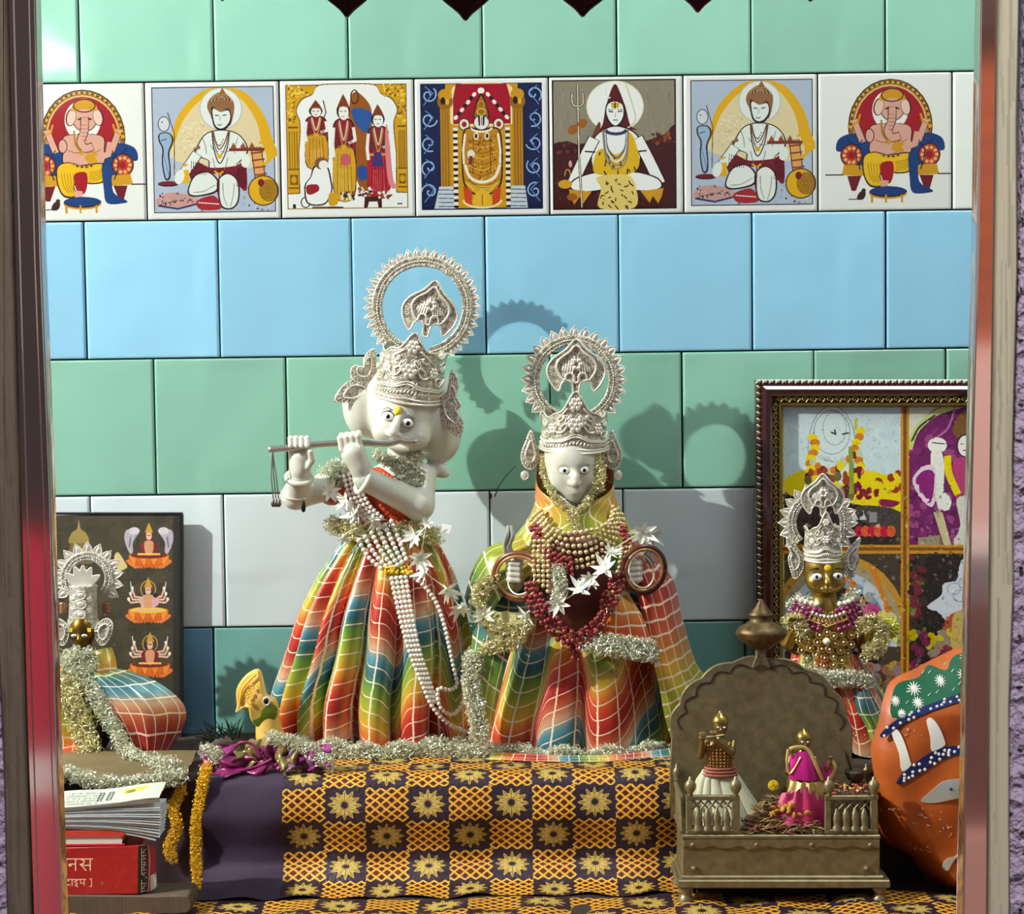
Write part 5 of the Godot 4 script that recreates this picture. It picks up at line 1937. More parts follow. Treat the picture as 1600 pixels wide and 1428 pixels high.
# d: x, y (foot of the stem), z, w, h, deg
func crest(t: Node3D, xf: Transform3D, d: Dictionary, m: Material, plain: Material) -> void:
	var q := at2(xf, d.x, d.y, d.z, d.get("deg", 0.0))
	var w: float = d.w
	var h: float = d.h
	var o := spade(w, h)
	var dome := func(p: Vector2) -> float: return 7.0 - 7.0 * Vector2(p.x / w, (p.y + h * 0.45) / h).length()
	var g := Geo.new(q)
	g.plate(o, -1.5, 1.0, 1.2, dome)
	put("crest_leaf", g, m, t)
	var l := []
	for p in o:
		l.append(Vector3(p.x * 0.97, p.y * 0.98, 1.5 + dome.call(p)))
	l.append(l[0])
	g = Geo.new(q)
	g.tube(l, w * 0.035, 6)
	l = []
	for p in o:
		var e: Vector2 = (p + Vector2(0, h * 0.48)) * 0.66 - Vector2(0, h * 0.52)
		l.append(Vector3(e.x, e.y, 2.0 + dome.call(e)))
	l.append(l[0])
	g.tube(l, w * 0.04, 6)
	put("crest_edging", g, plain, t)
	g = Geo.new(q)
	for k in 6:
		var e := Vector2(0, -h * 0.5) + Vector2(cos(TAU * k / 6), sin(TAU * k / 6)) * w * 0.14
		g.ball(Vector3(e.x, e.y, 2.0 + dome.call(e)), Vector3(w * 0.08, w * 0.08, 3), 6, 4)
	for s in [-1, 1]:
		for k in 5:
			var e := Vector2(s * w * (0.14 + 0.08 * k), -h * (0.3 + 0.02 * k))
			var f := Vector2(s * w * (0.05 + 0.09 * k), -h * (0.66 - 0.05 * k))
			g.tube([Vector3(e.x, e.y, 2.5 + dome.call(e)), Vector3(f.x, f.y, 2.5 + dome.call(f))], w * 0.03, 5)
	put("crest_relief", g, plain, t)


# A beaten silver plate with a beaded edge and a raised inner drop.
func ornament(called: String, t: Node3D, xf: Transform3D, poly: PackedVector2Array, z: float, m: Material, plain: Material, turn := 0.0) -> void:
	var c := Vector2.ZERO
	for p in poly:
		c += p / poly.size()
	var q := xf * Transform3D(Basis(Vector3(0, 1, 0), turn), Vector3(c.x, c.y, z))
	var o := PackedVector2Array()
	var far := 0.0
	for p in poly:
		o.append(p - c)
		far = maxf(far, (p - c).length())
	var g := Geo.new(q)
	g.plate(o, -1.0, 1.0, 1.0, func(p): return 3.0 - 3.0 * p.length() / far)
	put(called, g, m, t)
	g = Geo.new(q)
	var n := o.size()
	for i in n:
		var k := maxi(1, int(o[i].distance_to(o[(i + 1) % n]) / 3.2))
		for j in k:
			var p := o[i].lerp(o[(i + 1) % n], float(j) / k) * 0.94
			g.ball(Vector3(p.x, p.y, 1.2), Vector3(1.35, 1.35, 1.6), 6, 4)
	var l := []
	for p in o:
		l.append(Vector3(p.x * 0.55, p.y * 0.55, 3.0))
	l.append(l[0])
	g.tube(l, 1.3, 5)
	for i in range(0, n, 2):
		g.tube([Vector3(o[i].x * 0.62, o[i].y * 0.62, 2.4), Vector3(o[i].x * 0.84, o[i].y * 0.84, 1.8)], 0.8, 4)
	put("bead_edging", g, plain, t)


func beads(called: String, t: Node3D, xf: Transform3D, p: Array, r: float, m: Material, gap := 1.0, loose := 0.0) -> void:
	var g := Geo.new(xf)
	var l := sp(p, 8)
	var left := 0.0
	for i in l.size() - 1:
		var d: float = l[i].distance_to(l[i + 1])
		while left < d:
			g.ball(l[i].lerp(l[i + 1], left / d) + Vector3(rng.randf_range(-1, 1), rng.randf_range(-1, 1), rng.randf_range(-1, 1)) * loose, Vector3.ONE * r, 8, 6)
			left += r * 2.0 * gap
		left -= d
	put(called, g, m, t)


func ring_pts(c: Vector3, rx: float, ry: float, turn := Basis(), n := 36) -> Array:
	var l := []
	for i in n + 1:
		l.append(c + turn * Vector3(cos(TAU * i / n) * rx, sin(TAU * i / n) * ry, 0))
	return l


# An almond eye: dark rim, white, pupil.
func eye(t: Node3D, xf: Transform3D, c: Vector3, w: float, h: float, look := Vector2.ZERO, deg := 0.0, turn := 0.0) -> void:
	var b := Basis(Vector3(0, 0, 1), deg_to_rad(deg)) * Basis(Vector3(0, 1, 0), turn)
	var g := Geo.new(xf)
	g.ball(c - b.z * 1.2 - b.y * 0.5, Vector3(w * 1.12, h * 1.14, 3.4), 18, 10, b)
	put("eye_rim", g, M.black, t)
	g = Geo.new(xf)
	g.ball(c, Vector3(w, h, 3.6), 18, 10, b)
	var e := put("eye", g, M.eye_white, t)
	g = Geo.new(xf)
	g.ball(c + b * Vector3(look.x, look.y, 2.6), Vector3(h * 0.52, h * 0.56, 1.7), 14, 8, b)
	put("pupil", g, M.black, e)


# Cloth stretched between two edges of equal count, bulging towards the room.
func drape(g: Geo, a: Array, b: Array, bulge: float, folds: float, uv0: Vector2, uv1: Vector2, nu := 30, nv := 40, amp := 2.0) -> void:
	var la := sp(a, 8)
	var lb := sp(b, 8)
	var n := la.size() - 1
	var m := lb.size() - 1
	g.grid(nu, nv, func(u, v):
		var i: float = v * n
		var j: float = v * m
		var pa: Vector3 = la[int(i)].lerp(la[mini(int(i) + 1, n)], i - int(i))
		var pb: Vector3 = lb[int(j)].lerp(lb[mini(int(j) + 1, m)], j - int(j))
		var p: Vector3 = pa.lerp(pb, u)
		p.z += bulge * sin(u * PI) + amp * sin(u * folds * TAU + v * 2.0) * sin(u * PI)
		p.y += amp * 0.4 * sin(u * folds * 7.0 + v * 9.0) * sin(u * PI)
		return p,
		false, func(u, v): return Vector2(lerpf(uv0.x, uv1.x, u), lerpf(uv0.y, uv1.y, v)))


# A pleated skirt. rows: [y, centre x, half width]. Returns a function (x, y) -> depth of its front.
func skirt(called: String, t: Node3D, xf: Transform3D, rows: Array, flat: float, n: int, amp: float, m: Material, shift := 0.0, slant := 0.0, z0 := 0.0) -> Callable:
	var cx := []
	var hw := []
	for r in rows:
		cx.append([r[0], r[1]])
		hw.append([r[0], r[2]])
	var ya: float = rows[0][0]
	var yb: float = rows[rows.size() - 1][0]
	var pl := func(a: float, v: float) -> float:
		var s := sin(a * n * 0.5 + 0.9 * sin(a * 3.0 + shift) + v * 0.5 * sin(a * 5.0))
		return (pow(absf(s), 0.6) * 2.0 - 1.45) * amp * (0.35 + 0.65 * v)
	var g := Geo.new(xf)
	g.grid(300, 56, func(u, v):
		var a: float = u * TAU
		var y := lerpf(ya, yb, v)
		var k: float = 1.0 + pl.call(a, v)
		var w := tab(hw, y)
		return Vector3(tab(cx, y) + cos(a) * w * (1.0 + pl.call(a, v) * 0.45), y + (pl.call(a, v) * 26.0 * v * v if v > 0.6 else 0.0), z0 + sin(a) * w * flat * k),
		true, func(u, v):
			var a: float = u * TAU
			var y := lerpf(ya, yb, v)
			return Vector2(u * 3.0, (y - ya) / 220.0 + shift + slant * cos(a) + 0.2 * tanh(4.0 * sin(a * n * 0.5 + 0.9 * sin(a * 3.0 + shift) + 0.5)) + 0.1 * tanh(3.0 * sin(a * n * 0.25 + 1.0))))
	put(called, g, m, t)
	return func(x: float, y: float) -> float:
		var c := tab(cx, y)
		var w := tab(hw, y)
		var e := clampf((x - c) / w, -0.98, 0.98)
		return z0 + sqrt(1.0 - e * e) * w * flat * (1.0 + amp * 0.6)


func flower_mesh() -> ArrayMesh:
	var g := Geo.new()
	for k in 8:
		var b := Basis(Vector3(0, 0, 1), TAU * k / 8 + 0.25 * sin(k * 5.0))
		var up := 0.45 + 0.4 * sin(k * 2.3)
		g.grid(4, 6, func(u, v):
			var w: float = 0.18 * sin(PI * pow(v, 0.75)) + 0.02
			return b * Vector3((u - 0.5) * 2.0 * w, -v, up * v + 0.12 * v * v - 0.1 * (1.0 - pow(2.0 * u - 1.0, 2.0)) * w * 3.0))
	g.ball(Vector3(0, 0, 0.05), Vector3(0.16, 0.16, 0.14), 8, 6)
	g.tube([Vector3(0, 0, 0), Vector3(0.06, 0.1, -0.5)], [0.12, 0.07], 6)
	return g.mesh()


func finger(b: Blob, p: Array, r: float) -> void:
	var rr := []
	for i in p.size():
		rr.append(r * (1.06 - 0.16 * i / (p.size() - 1)))
	b.chain(p, rr, 1.2)


func build_flute_idol() -> void:
	var zc := 0.125
	var xf := fr(620, 800, zc)
	var base := Vector3(P(600, 1000, zc).x, P(800, 1213, 0.33).y, zc)
	var t := thing("marble_idol", "white marble idol playing a flute, in a pleated rainbow skirt", "idol", base)
	# ---- body
	var b := Blob.new()
	var tilt := Basis(Vector3(0, 0, 1), deg_to_rad(14))
	b.ell(Vector3(630, 642, 14), Vector3(49, 60, 48), 8, tilt)
	b.ell(Vector3(633, 688, 38), Vector3(25, 17, 24), 10)
	b.ell(Vector3(604, 672, 40), Vector3(20, 20, 20), 12)
	b.ell(Vector3(656, 680, 36), Vector3(18, 20, 20), 12)
	b.ell(Vector3(562, 638, -8), Vector3(27, 46, 28), 8, Basis(Vector3(0, 0, 1), -0.12))
	b.ell(Vector3(676, 655, -18), Vector3(44, 72, 40), 10, Basis(Vector3(0, 0, 1), -0.2))
	b.ell(Vector3(630, 630, -18), Vector3(82, 72, 46), 10)
	b.cap(Vector3(634, 690, 2), Vector3(628, 745, 0), 25, 30, 8)
	b.ell(Vector3(612, 775, 0), Vector3(58, 52, 36), 14)
	b.ell(Vector3(608, 838, 0), Vector3(44, 44, 32), 14)
	b.chain([Vector3(660, 745, 6), Vector3(656, 786, 36), Vector3(574, 742, 74)], [22, 23.5, 17.5], 7)
	b.chain([Vector3(556, 748, 0), Vector3(466, 772, 30), Vector3(474, 742, 58)], [22, 21, 16.5], 7)
	b.cut(Vector3(610, 649, 70), Vector3(13, 8, 9), 5, tilt)
	b.cut(Vector3(640, 659, 68), Vector3(13, 8, 9), 5, tilt)
	b.chain([Vector3(627, 648, 58), Vector3(621, 664, 70), Vector3(618, 673, 74)], [5.5, 6.5, 8.5], 6)
	b.ell(Vector3(611, 674, 66), Vector3(5, 4.5, 6), 4)
	b.ell(Vector3(627, 677, 66), Vector3(5, 4.5, 6), 4)
	b.ell(Vector3(626, 697, 60), Vector3(17, 5.5, 6), 4, tilt)
	b.ell(Vector3(684, 734, -8), Vector3(20, 12, 9), 5, Basis(Vector3(0, 0, 1), 0.5))
	var g := Geo.new(xf)
	b.into(g, 2.6)
	# hand nearer the mouth: its back faces the room, fingers close over the flute
	b = Blob.new()
	b.chain([Vector3(576, 744, 72), Vector3(568, 722, 80), Vector3(559, 702, 86)], [17, 15.5, 15], 6)
	b.ell(Vector3(560, 704, 88), Vector3(19, 20, 11), 6, Basis(Vector3(0, 0, 1), -0.25))
	for i in 4:
		var x := 543.0 + i * 8.6
		var y := 694.0 - i * 1.2
		finger(b, [Vector3(x, y + 4, 91 - i * 0.8), Vector3(x - 3, y - 13, 91), Vector3(x - 2, y - 17, 79), Vector3(x + 1, y - 4, 71)], 5.0)
	finger(b, [Vector3(576, 716, 84), Vector3(574, 700, 84), Vector3(566, 694, 80)], 5.2)
	b.into(g, 1.5)
	# outer hand: fingers come over the flute towards the room
	b = Blob.new()
	b.chain([Vector3(473, 746, 56), Vector3(476, 728, 62), Vector3(477, 712, 66)], [16, 15.5, 14], 6)
	b.ell(Vector3(477, 714, 66), Vector3(18, 19, 11), 6)
	for i in 4:
		var x := 463.0 + i * 8.4
		finger(b, [Vector3(x, 704, 66), Vector3(x, 684, 68), Vector3(x + 1, 681, 84), Vector3(x + 1.5, 692, 88)], 4.7)
	finger(b, [Vector3(488, 726, 72), Vector3(496, 714, 80), Vector3(494, 701, 85)], 5.4)
	b.into(g, 1.5)
	put("body", g, M.marble, t)
	for e in [[Vector3(573, 745, 73), Vector3(0.85, 0.45, -0.4), 20.0], [Vector3(474, 742, 58), Vector3(-0.1, 0.9, -0.5), 19.0]]:
		g = Geo.new(xf)
		var n: Vector3 = e[1].normalized()
		var sx := n.cross(Vector3(0, 0, 1)).normalized()
		g.tube(ring_pts(e[0], e[2], e[2], Basis(sx, n.cross(sx), n)), 4.2, 8)
		put("bracelet", g, M.marble, t)
	eye(t, xf, Vector3(610, 648, 62), 9.5, 6.6, Vector2(1, 0.5), 14, -0.15)
	eye(t, xf, Vector3(640, 658.5, 60), 9.5, 6.8, Vector2(0.5, 0.5), 14, 0.15)
	for q in [[610, 638, 63], [642, 649, 61]]:
		g = Geo.new(xf)
		g.tube(v3([q[0] - 10, q[1] + 1, q[2] - 5, q[0], q[1] - 3, q[2], q[0] + 10, q[1] + 3, q[2] - 4]), [0.4, 0.9, 0.4], 6)
		put("eyebrow", g, mat(c8(150, 142, 128), 0.6), t)
	g = Geo.new(xf)
	g.ball(Vector3(626, 640, 62), Vector3(5.5, 6.5, 5), 10, 6)
	g.ball(Vector3(622, 645, 62), Vector3(3, 3, 4), 8, 5)
	put("forehead_mark", g, M.yellow_paste, t, "yellow paste mark on the forehead")
	# ---- clothes
	b = Blob.new()
	b.ell(Vector3(612, 778, 2), Vector3(60, 54, 40), 10)
	b.ell(Vector3(607, 828, 2), Vector3(48, 40, 37), 10)
	b.cap(Vector3(560, 752, 2), Vector3(520, 764, 10), 27, 25, 8)
	g = Geo.new(xf)
	b.into(g, 3.5)
	put("blouse", g, mat(c8(206, 66, 30), 0.35, 0.1, {"rim_enabled": true, "rim": 0.4, "heightmap_enabled": true, "heightmap_texture": noise_tex(0.03, 3, 256, 3), "heightmap_scale": 0.5, "uv1_triplanar": true, "uv1_scale": Vector3(12, 12, 12)}), t, "orange red satin blouse")
	var rows := [[824, 606, 46], [838, 608, 62], [856, 608, 80], [900, 604, 104], [960, 598, 126], [1020, 594, 140], [1090, 584, 152], [1140, 583, 153], [1166, 585, 152]]
	var front := skirt("skirt", t, xf, rows, 0.5, 15, 0.37, M.rainbow, 0.02, 0.06)
	# tinsel: collar, sleeve, waist, hem, and a crumpled foil badge
	tinsel("tinsel_trim", t, room(xf, v3([588, 706, 34, 606, 716, 44, 630, 722, 44, 655, 714, 38, 662, 706, 30])), 0.0085, 800, M.tinsel_silver, 0.75)
	tinsel("tinsel_trim", t, room(xf, v3([508, 742, 16, 530, 728, 24, 540, 740, 30, 516, 764, 24])), 0.013, 800, M.tinsel_silver, 0.85)
	tinsel("tinsel_trim", t, room(xf, v3([520, 816, 26, 560, 828, 36, 610, 826, 42, 650, 824, 38, 684, 836, 24])), 0.013, 1500, M.tinsel_gold, 0.9)
	tinsel("foil_badge", t, room(xf, v3([630, 754, 42, 645, 744, 42, 654, 738, 40, 640, 760, 42])), 0.013, 900, M.tinsel_silver, 0.95, 0.3)
	var hem := []
	for i in 41:
		var x := 436.0 + i * 7.4
		hem.append(Vector3(x, 1155 + 6 * sin(i * 0.9) + (4 if x > 560 and x < 640 else 0), front.call(clampf(x, 440, 728), 1165) + 4))
	tinsel("hem_tinsel", t, room(xf, hem), 0.0125, 5200, M.tinsel_silver, 0.85)
	tinsel("hem_tinsel", t, room(xf, v3([668, 1156, 84, 700, 1160, 84, 730, 1160, 90, 760, 1160, 96, 790, 1160, 96])), 0.013, 2000, M.tinsel_silver, 0.85)
	# label on its thread
	g = Geo.new(xf)
	g.plate(arr([691, 814, 707, 817, 704, 830, 689, 827]), 44, 45.5, 0.3)
	put("paper_tag", g, mat(c8(250, 250, 248), 0.6), t, "small white paper tag")
	g = Geo.new(xf)
	g.tube(v3([640, 832, 44, 664, 820, 47, 691, 821, 45]), 0.5, 5)
	put("tag_thread", g, mat(c8(190, 186, 180), 0.7), t)

	# ---- crown and ear plates
	var ct := thing("silver_crown", "embossed silver crown with a rayed halo, tilted on the flute player", "crown", P(637, 620, zc))
	var cx := at2(xf, 637, 621, 4, 9)
	crown(ct, cx, {"w0": 53, "w1": 50, "dep": 66, "hs": 74, "hb": 104, "dip": 8, "halo": {"x": -2, "y": -142, "z": -58, "ro": 94, "rb": 80, "ri": 63, "n": 34, "a0": -252, "a1": 72}, "crest": {"x": 14, "y": -103, "z": 30, "w": 44, "h": 82, "deg": 2}}, M.silver, M.silver_plain)
	var ears := thing("ear_plate", "pair of silver paisley plates beside the flute player's left cheek in view", "ear ornament", P(560, 600, zc))
	ornament("paisley_plate", ears, xf, sm(arr([588, 546, 577, 550, 569, 562, 568, 574, 553, 572, 547, 582, 550, 594, 562, 600, 578, 598, 587, 585, 590, 566])), 12, M.silver, M.silver_plain, 0.4)
	ornament("leaf_plate", ears, xf, sm(arr([523, 626, 532, 608, 546, 596, 562, 594, 580, 598, 586, 608, 575, 622, 556, 630, 540, 630])), 16, M.silver, M.silver_plain, 0.3)
	var ears2 := thing("ear_plate", "silver leaf plate hanging at the right of the tilted crown", "ear ornament", P(705, 630, zc))
	ornament("leaf_plate", ears2, xf, sm(arr([705, 579, 715, 588, 718, 604, 714, 618, 722, 632, 716, 642, 726, 660, 720, 682, 706, 676, 694, 666, 684, 645, 686, 622, 698, 612])), 24, M.silver, M.silver_plain, -0.3)

	# ---- flute
	var ft := thing("flute", "silver foil-wrapped flute with bell tassels held at the marble idol's mouth", "flute", P(540, 690, zc))
	g = Geo.new(xf)
	g.tube(sp(v3([430, 698, 78, 460, 696, 78, 500, 691, 78, 530, 688.5, 78, 575, 688, 79, 612, 689, 79, 628, 685, 78, 640, 687, 78, 655, 687, 77]), 5), 5.0, 12)
	put("tube", g, mat(c8(206, 202, 190), 0.28, 0.92), ft)
	for k in 3:
		g = Geo.new(xf)
		g.tube(v3([436, 702, 80, 434 + k * 4, 740, 82, 437 + k * 4, 772, 82]), 1.1, 5)
		put("chain", g, mat(c8(150, 146, 130), 0.35, 0.8), ft)
		g = Geo.new(xf)
		g.lathe(Vector3(437 + k * 4.6, 772, 82 + k), [[0.5, 0], [2.6, 2], [3.4, 7], [3.9, 10], [0.2, 10]], 10)
		g.ball(Vector3(437 + k * 4.6, 783, 82 + k), Vector3.ONE * 2.6, 8, 6)
		put("bell", g, mat(c8(120, 116, 104), 0.3, 0.85), ft)
	g = Geo.new(xf)
	g.tube(ring_pts(Vector3(436, 706, 80), 2.6, 4), 0.8, 5)
	put("tassel_ring", g, M.silver_plain, ft)
	var wt := thing("wire_bangle", "thin wire bangle with a dark drop on the flute player's raised forearm", "bangle", P(468, 775, zc))
	g = Geo.new(xf)
	g.tube(ring_pts(Vector3(466, 768, 34), 23, 23, Basis.from_euler(Vector3(1.2, 0.2, 0.1))), 0.9, 6)
	put("wire", g, M.silver_plain, wt)
	g = Geo.new(xf)
	g.lathe(Vector3(480, 776, 54), [[0.4, 0], [2.2, 4], [3.6, 12], [3.0, 18], [0.2, 20]], 10)
	put("drop", g, M.black, wt)

	# ---- pearls
	var pt := thing("pearl_sash", "many-stranded pearl necklace with a gold clasp across the flute player's skirt", "necklace", P(620, 880, zc))
	for k in 4:
		var o := k * 7.0
		beads("pearl_strand", pt, xf, v3([540 + o * 1.2, 742 - o * 0.4, 36 + k, 548 + o, 766 - o * 0.2, 42 + k, 560 + o, 792 - o * 0.3, 46, 578 + o, 812 - o * 0.4, 46]), 3.7, M.pearl)
	for k in 6:
		var o := k - 2.5
		beads("pearl_strand", pt, xf, v3([590 + o * 10, 824 - o * 6, 56, 603 + o * 9.4, 850 - o * 5.4, 60 - absf(o) * 1.5, 622 + o * 7, 878 - o * 3, 62]), 3.9, M.pearl)
	for k in 4:
		var o := k * 7.2
		var l := []
		for q in [[616, 896], [624, 930], [634, 970], [646, 1010], [662, 1050], [676, 1085]]:
			var x: float = q[0] + o * (1.0 - (q[1] - 896) / 320.0)
			l.append(Vector3(x, q[1] - o * 0.1, front.call(x, q[1]) + 5))
		if k == 0:
			for q in [[692, 1108], [712, 1126], [738, 1142], [766, 1158]]:
				l.append(Vector3(q[0], q[1], front.call(q[0], q[1]) + 6 + (q[0] - 692) * 0.2))
		beads("pearl_strand", pt, xf, l, 3.8, M.pearl)
	var lp := []
	for q in [[640, 888], [662, 904], [682, 930], [694, 960], [704, 1000], [712, 1040], [716, 1062], [704, 1068], [688, 1064], [690, 1090], [706, 1106], [720, 1098], [728, 1074], [724, 1054]]:
		lp.append(Vector3(q[0], q[1], front.call(minf(q[0], 716), q[1]) + 9))
	beads("pearl_strand", pt, xf, lp, 3.6, M.pearl)
	g = Geo.new(xf)
	for i in 60:
		g.ball(Vector3(605 + rng.randf() * 42, 878 + rng.randf() * 10 - 0.1, 62 + rng.randf() * 6), Vector3.ONE * rng.randf_range(1.5, 2.6), 6, 4)
	put("gold_clasp", g, M.fringe, pt)

	# ---- jasmine garland shared by both idols
	M.flower = flower_mesh()
	var gt := thing("jasmine_garland", "garland of white jasmine flowers strung across both marble idols", "garland", P(760, 950, 0.25))
	var pos := [[520, 764, 44, 15], [543, 779, 50, 13], [556, 801, 52, 16], [590, 806, 58, 15], [542, 834, 50, 10], [650, 832, 58, 16], [668, 812, 54, 9], [660, 864, 64, 17], [666, 886, 66, 15], [702, 912, 78, 17], [722, 937, 88, 17], [757, 947, 98, 15], [778, 962, 100, 9], [820, 944, 118, 17], [870, 926, 124, 16], [903, 906, 124, 17], [918, 890, 120, 14], [940, 876, 114, 18], [948, 852, 108, 14], [1000, 824, 76, 19], [1014, 828, 74, 15]]
	var line := []
	for q in pos:
		line.append(Vector3(q[0], q[1], q[2] - 3))
	g = Geo.new(xf)
	g.tube(sp(line, 5), 1.0, 5)
	put("string", g, M.stem_green, gt)
	for q in pos:
		var o := put_mesh("flower", M.flower, M.petal, gt)
		var s: float = q[3] * S(zc) * 1.18
		o.global_transform = Transform3D(Basis.from_euler(Vector3(rng.randf_range(-0.9, 0.9), rng.randf_range(-0.9, 0.9), rng.randf() * TAU)) * Basis.from_scale(Vector3.ONE * s), xf * Vector3(q[0], q[1], q[2] + 3))


func build_veiled_idol() -> void:
	var zc := 0.13
	var xf := fr(900, 820, zc)
	var t := thing("marble_idol", "white marble idol wrapped in a rainbow veil, wearing red bead strands and bangles", "idol", Vector3(P(900, 1000, zc).x, P(800, 1213, 0.33).y, zc))
	# ---- body: head, neck, trunk, forearms and fists
	var b := Blob.new()
	b.ell(Vector3(894, 714, 18), Vector3(44, 54, 46), 8)
	b.ell(Vector3(895, 762, 34), Vector3(22, 18, 20), 12)
	b.ell(Vector3(874, 746, 34), Vector3(17, 20, 18), 12)
	b.ell(Vector3(916, 746, 34), Vector3(17, 20, 18), 12)
	b.cap(Vector3(896, 765, 0), Vector3(898, 815, -4), 22, 28, 8)
	b.ell(Vector3(898, 860, -6), Vector3(70, 56, 34), 14)
	b.ell(Vector3(898, 930, -4), Vector3(52, 60, 34), 14)
	b.chain([Vector3(838, 842, 0), Vector3(800, 925, 22), Vector3(806, 892, 66)], [20, 17, 13], 7)
	b.chain([Vector3(958, 840, 0), Vector3(1004, 918, 22), Vector3(984, 888, 66)], [20, 17, 13], 7)
	b.cut(Vector3(880, 732, 62), Vector3(11, 7, 8), 5)
	b.cut(Vector3(911, 732, 62), Vector3(11, 7, 8), 5)
	b.chain([Vector3(896, 728, 55), Vector3(896, 742, 64), Vector3(896, 750, 66)], [4.5, 5.5, 7], 5)
	b.ell(Vector3(890, 751, 60), Vector3(4.5, 4, 5), 4)
	b.ell(Vector3(902, 751, 60), Vector3(4.5, 4, 5), 4)
	b.ell(Vector3(896, 761, 51), Vector3(10, 2.6, 4), 3)
	b.ell(Vector3(896, 766, 50), Vector3(8.5, 2.8, 4), 3)
	b.ell(Vector3(896, 777, 38), Vector3(10, 6, 8), 8)
	var g := Geo.new(xf)
	b.into(g, 2.6)
	for s in [-1, 1]:
		b = Blob.new()
		var hx: float = 804.0 if s < 0 else 985.0
		var o: float = -s
		b.chain([Vector3(hx + s * 2, 894, 62), Vector3(hx, 884, 76)], [13, 12], 6)
		b.ell(Vector3(hx, 884, 78), Vector3(11, 18, 12), 5)
		for i in 4:
			var y := 870.0 + i * 8.2
			finger(b, [Vector3(hx - o * 10, y, 82), Vector3(hx - o * 6, y, 92), Vector3(hx + o * 6, y + 1, 92), Vector3(hx + o * 10, y + 1, 82)], 4.4)
		finger(b, [Vector3(hx - o * 4, 872, 76), Vector3(hx + o * 4, 863, 84), Vector3(hx + o * 10, 866, 90)], 4.6)
		b.into(g, 1.5)
	put("body", g, M.marble, t)
	eye(t, xf, Vector3(880.5, 731, 56), 8.4, 5.6, Vector2(0.5, 0.5), 0, -0.2)
	eye(t, xf, Vector3(910.5, 730.5, 56), 8.4, 5.6, Vector2(-0.5, 0.5), 0, 0.2)
	for q in [[880, 722], [911, 722]]:
		g = Geo.new(xf)
		g.tube(v3([q[0] - 9, q[1] + 2, 55, q[0], q[1] - 1, 59, q[0] + 9, q[1] + 1, 55]), [0.4, 0.8, 0.4], 6)
		put("eyebrow", g, mat(c8(150, 142, 128), 0.6), t)
	g = Geo.new(xf)
	g.ball(Vector3(898, 717, 58), Vector3(7, 7, 4), 14, 8)
	g.tube(ring_pts(Vector3(898, 717, 61), 3.4, 3.4), 1.0, 5)
	put("forehead_mark", g, M.yellow_paste, t, "round yellow paste mark on the forehead")
	# ---- skirt and wraps
	var rows := [[900, 898, 70], [940, 898, 92], [1000, 900, 118], [1060, 900, 142], [1120, 896, 162], [1166, 894, 170]]
	var front := skirt("skirt", t, xf, rows, 0.52, 9, 0.16, M.rainbow, 0.72, 0.3)
	# the veil: over the head, open round the face, closed on the chest
	g = Geo.new(xf)
	var hood := [[668, 46], [700, 55], [740, 60], [776, 63], [806, 74], [840, 98], [876, 122], [920, 140], [960, 146]]
	var open := [[668, 1.5], [700, 1.55], [740, 1.5], [762, 1.15], [780, 0.42], [796, 0.1], [806, 0.0], [960, 0.0]]
	g.grid(110, 60, func(u, v):
		var y := lerpf(668, 950, v)
		var op := tab(open, y)
		var a := lerpf(op, TAU - op, u)
		var w: float = tab(hood, y) * (1.0 + 0.025 * sin(a * 9.0 + v * 5.0) * v)
		var dz: float = lerpf(0.95, 0.5, clampf((y - 740) / 160.0, 0, 1))
		return Vector3(898 + sin(a) * w + (3 if y > 780 else 0), y, cos(a) * w * dz + 2 + lerpf(4.0, 0.0, v)),
		false, func(u, v): return Vector2(u * 2.6, 0.46 - v * 0.75 + 0.12 * sin(u * 9.0)))
	put("veil", g, M.rainbow, t, "rainbow satin veil with gold checks")
	b = Blob.new()
	b.ell(Vector3(897, 912, 42), Vector3(60, 74, 48), 10)
	b.ell(Vector3(899, 862, 38), Vector3(60, 44, 50), 10)
	g = Geo.new(xf)
	b.into(g, 3.5)
	put("bodice", g, mat(c8(84, 22, 26), 0.5, 0.1, {"rim_enabled": true, "rim": 0.4}), t, "dark maroon bodice behind the beads")
	# right-hand wrap that falls from the shoulder to the shelf
	g = Geo.new(xf)
	drape(g, v3([968, 836, 40, 990, 915, 66, 1006, 985, 80, 1022, 1050, 84, 1034, 1110, 82, 1050, 1164, 76]), v3([1000, 838, -10, 1052, 905, -14, 1070, 975, -18, 1090, 1040, -22, 1116, 1078, -20, 1124, 1150, -14]), 34, 1.5, Vector2(0, 0.62), Vector2(0.5, -0.08), 34, 60, 2.4)
	put("shoulder_wrap", g, M.rainbow_fine, t, "orange and red checked wrap falling from the shoulder")
	g = Geo.new(xf)
	drape(g, v3([1046, 1000, 10, 1050, 1060, 20, 1052, 1120, 30, 1050, 1164, 40]), v3([1070, 1010, -30, 1090, 1060, -36, 1108, 1120, -36, 1110, 1164, -34]), 20, 1.0, Vector2(0, 0.42), Vector2(0.6, 0.8))
	put("wrap_end", g, M.rainbow, t)
	# left-hand wrap: a yellow green fold above, dark green below
	g = Geo.new(xf)
	drape(g, v3([836, 826, 20, 796, 840, 34, 762, 852, 38, 740, 884, 30, 726, 930, 24]), v3([846, 880, 60, 812, 900, 80, 786, 920, 86, 766, 950, 84, 744, 984, 76]), 14, 1.5, Vector2(0.2, 0.24), Vector2(0.8, -0.1), 30, 50, 3.0)
	put("shoulder_wrap", g, M.rainbow, t, "green wrap over the other arm")
	g = Geo.new(xf)
	drape(g, v3([742, 960, 70, 735, 1020, 80, 732, 1080, 88, 738, 1136, 92]), v3([800, 990, 96, 782, 1060, 100, 772, 1104, 104, 766, 1136, 108]), 12, 1.0, Vector2(0.1, -0.12), Vector2(0.5, 0.35))
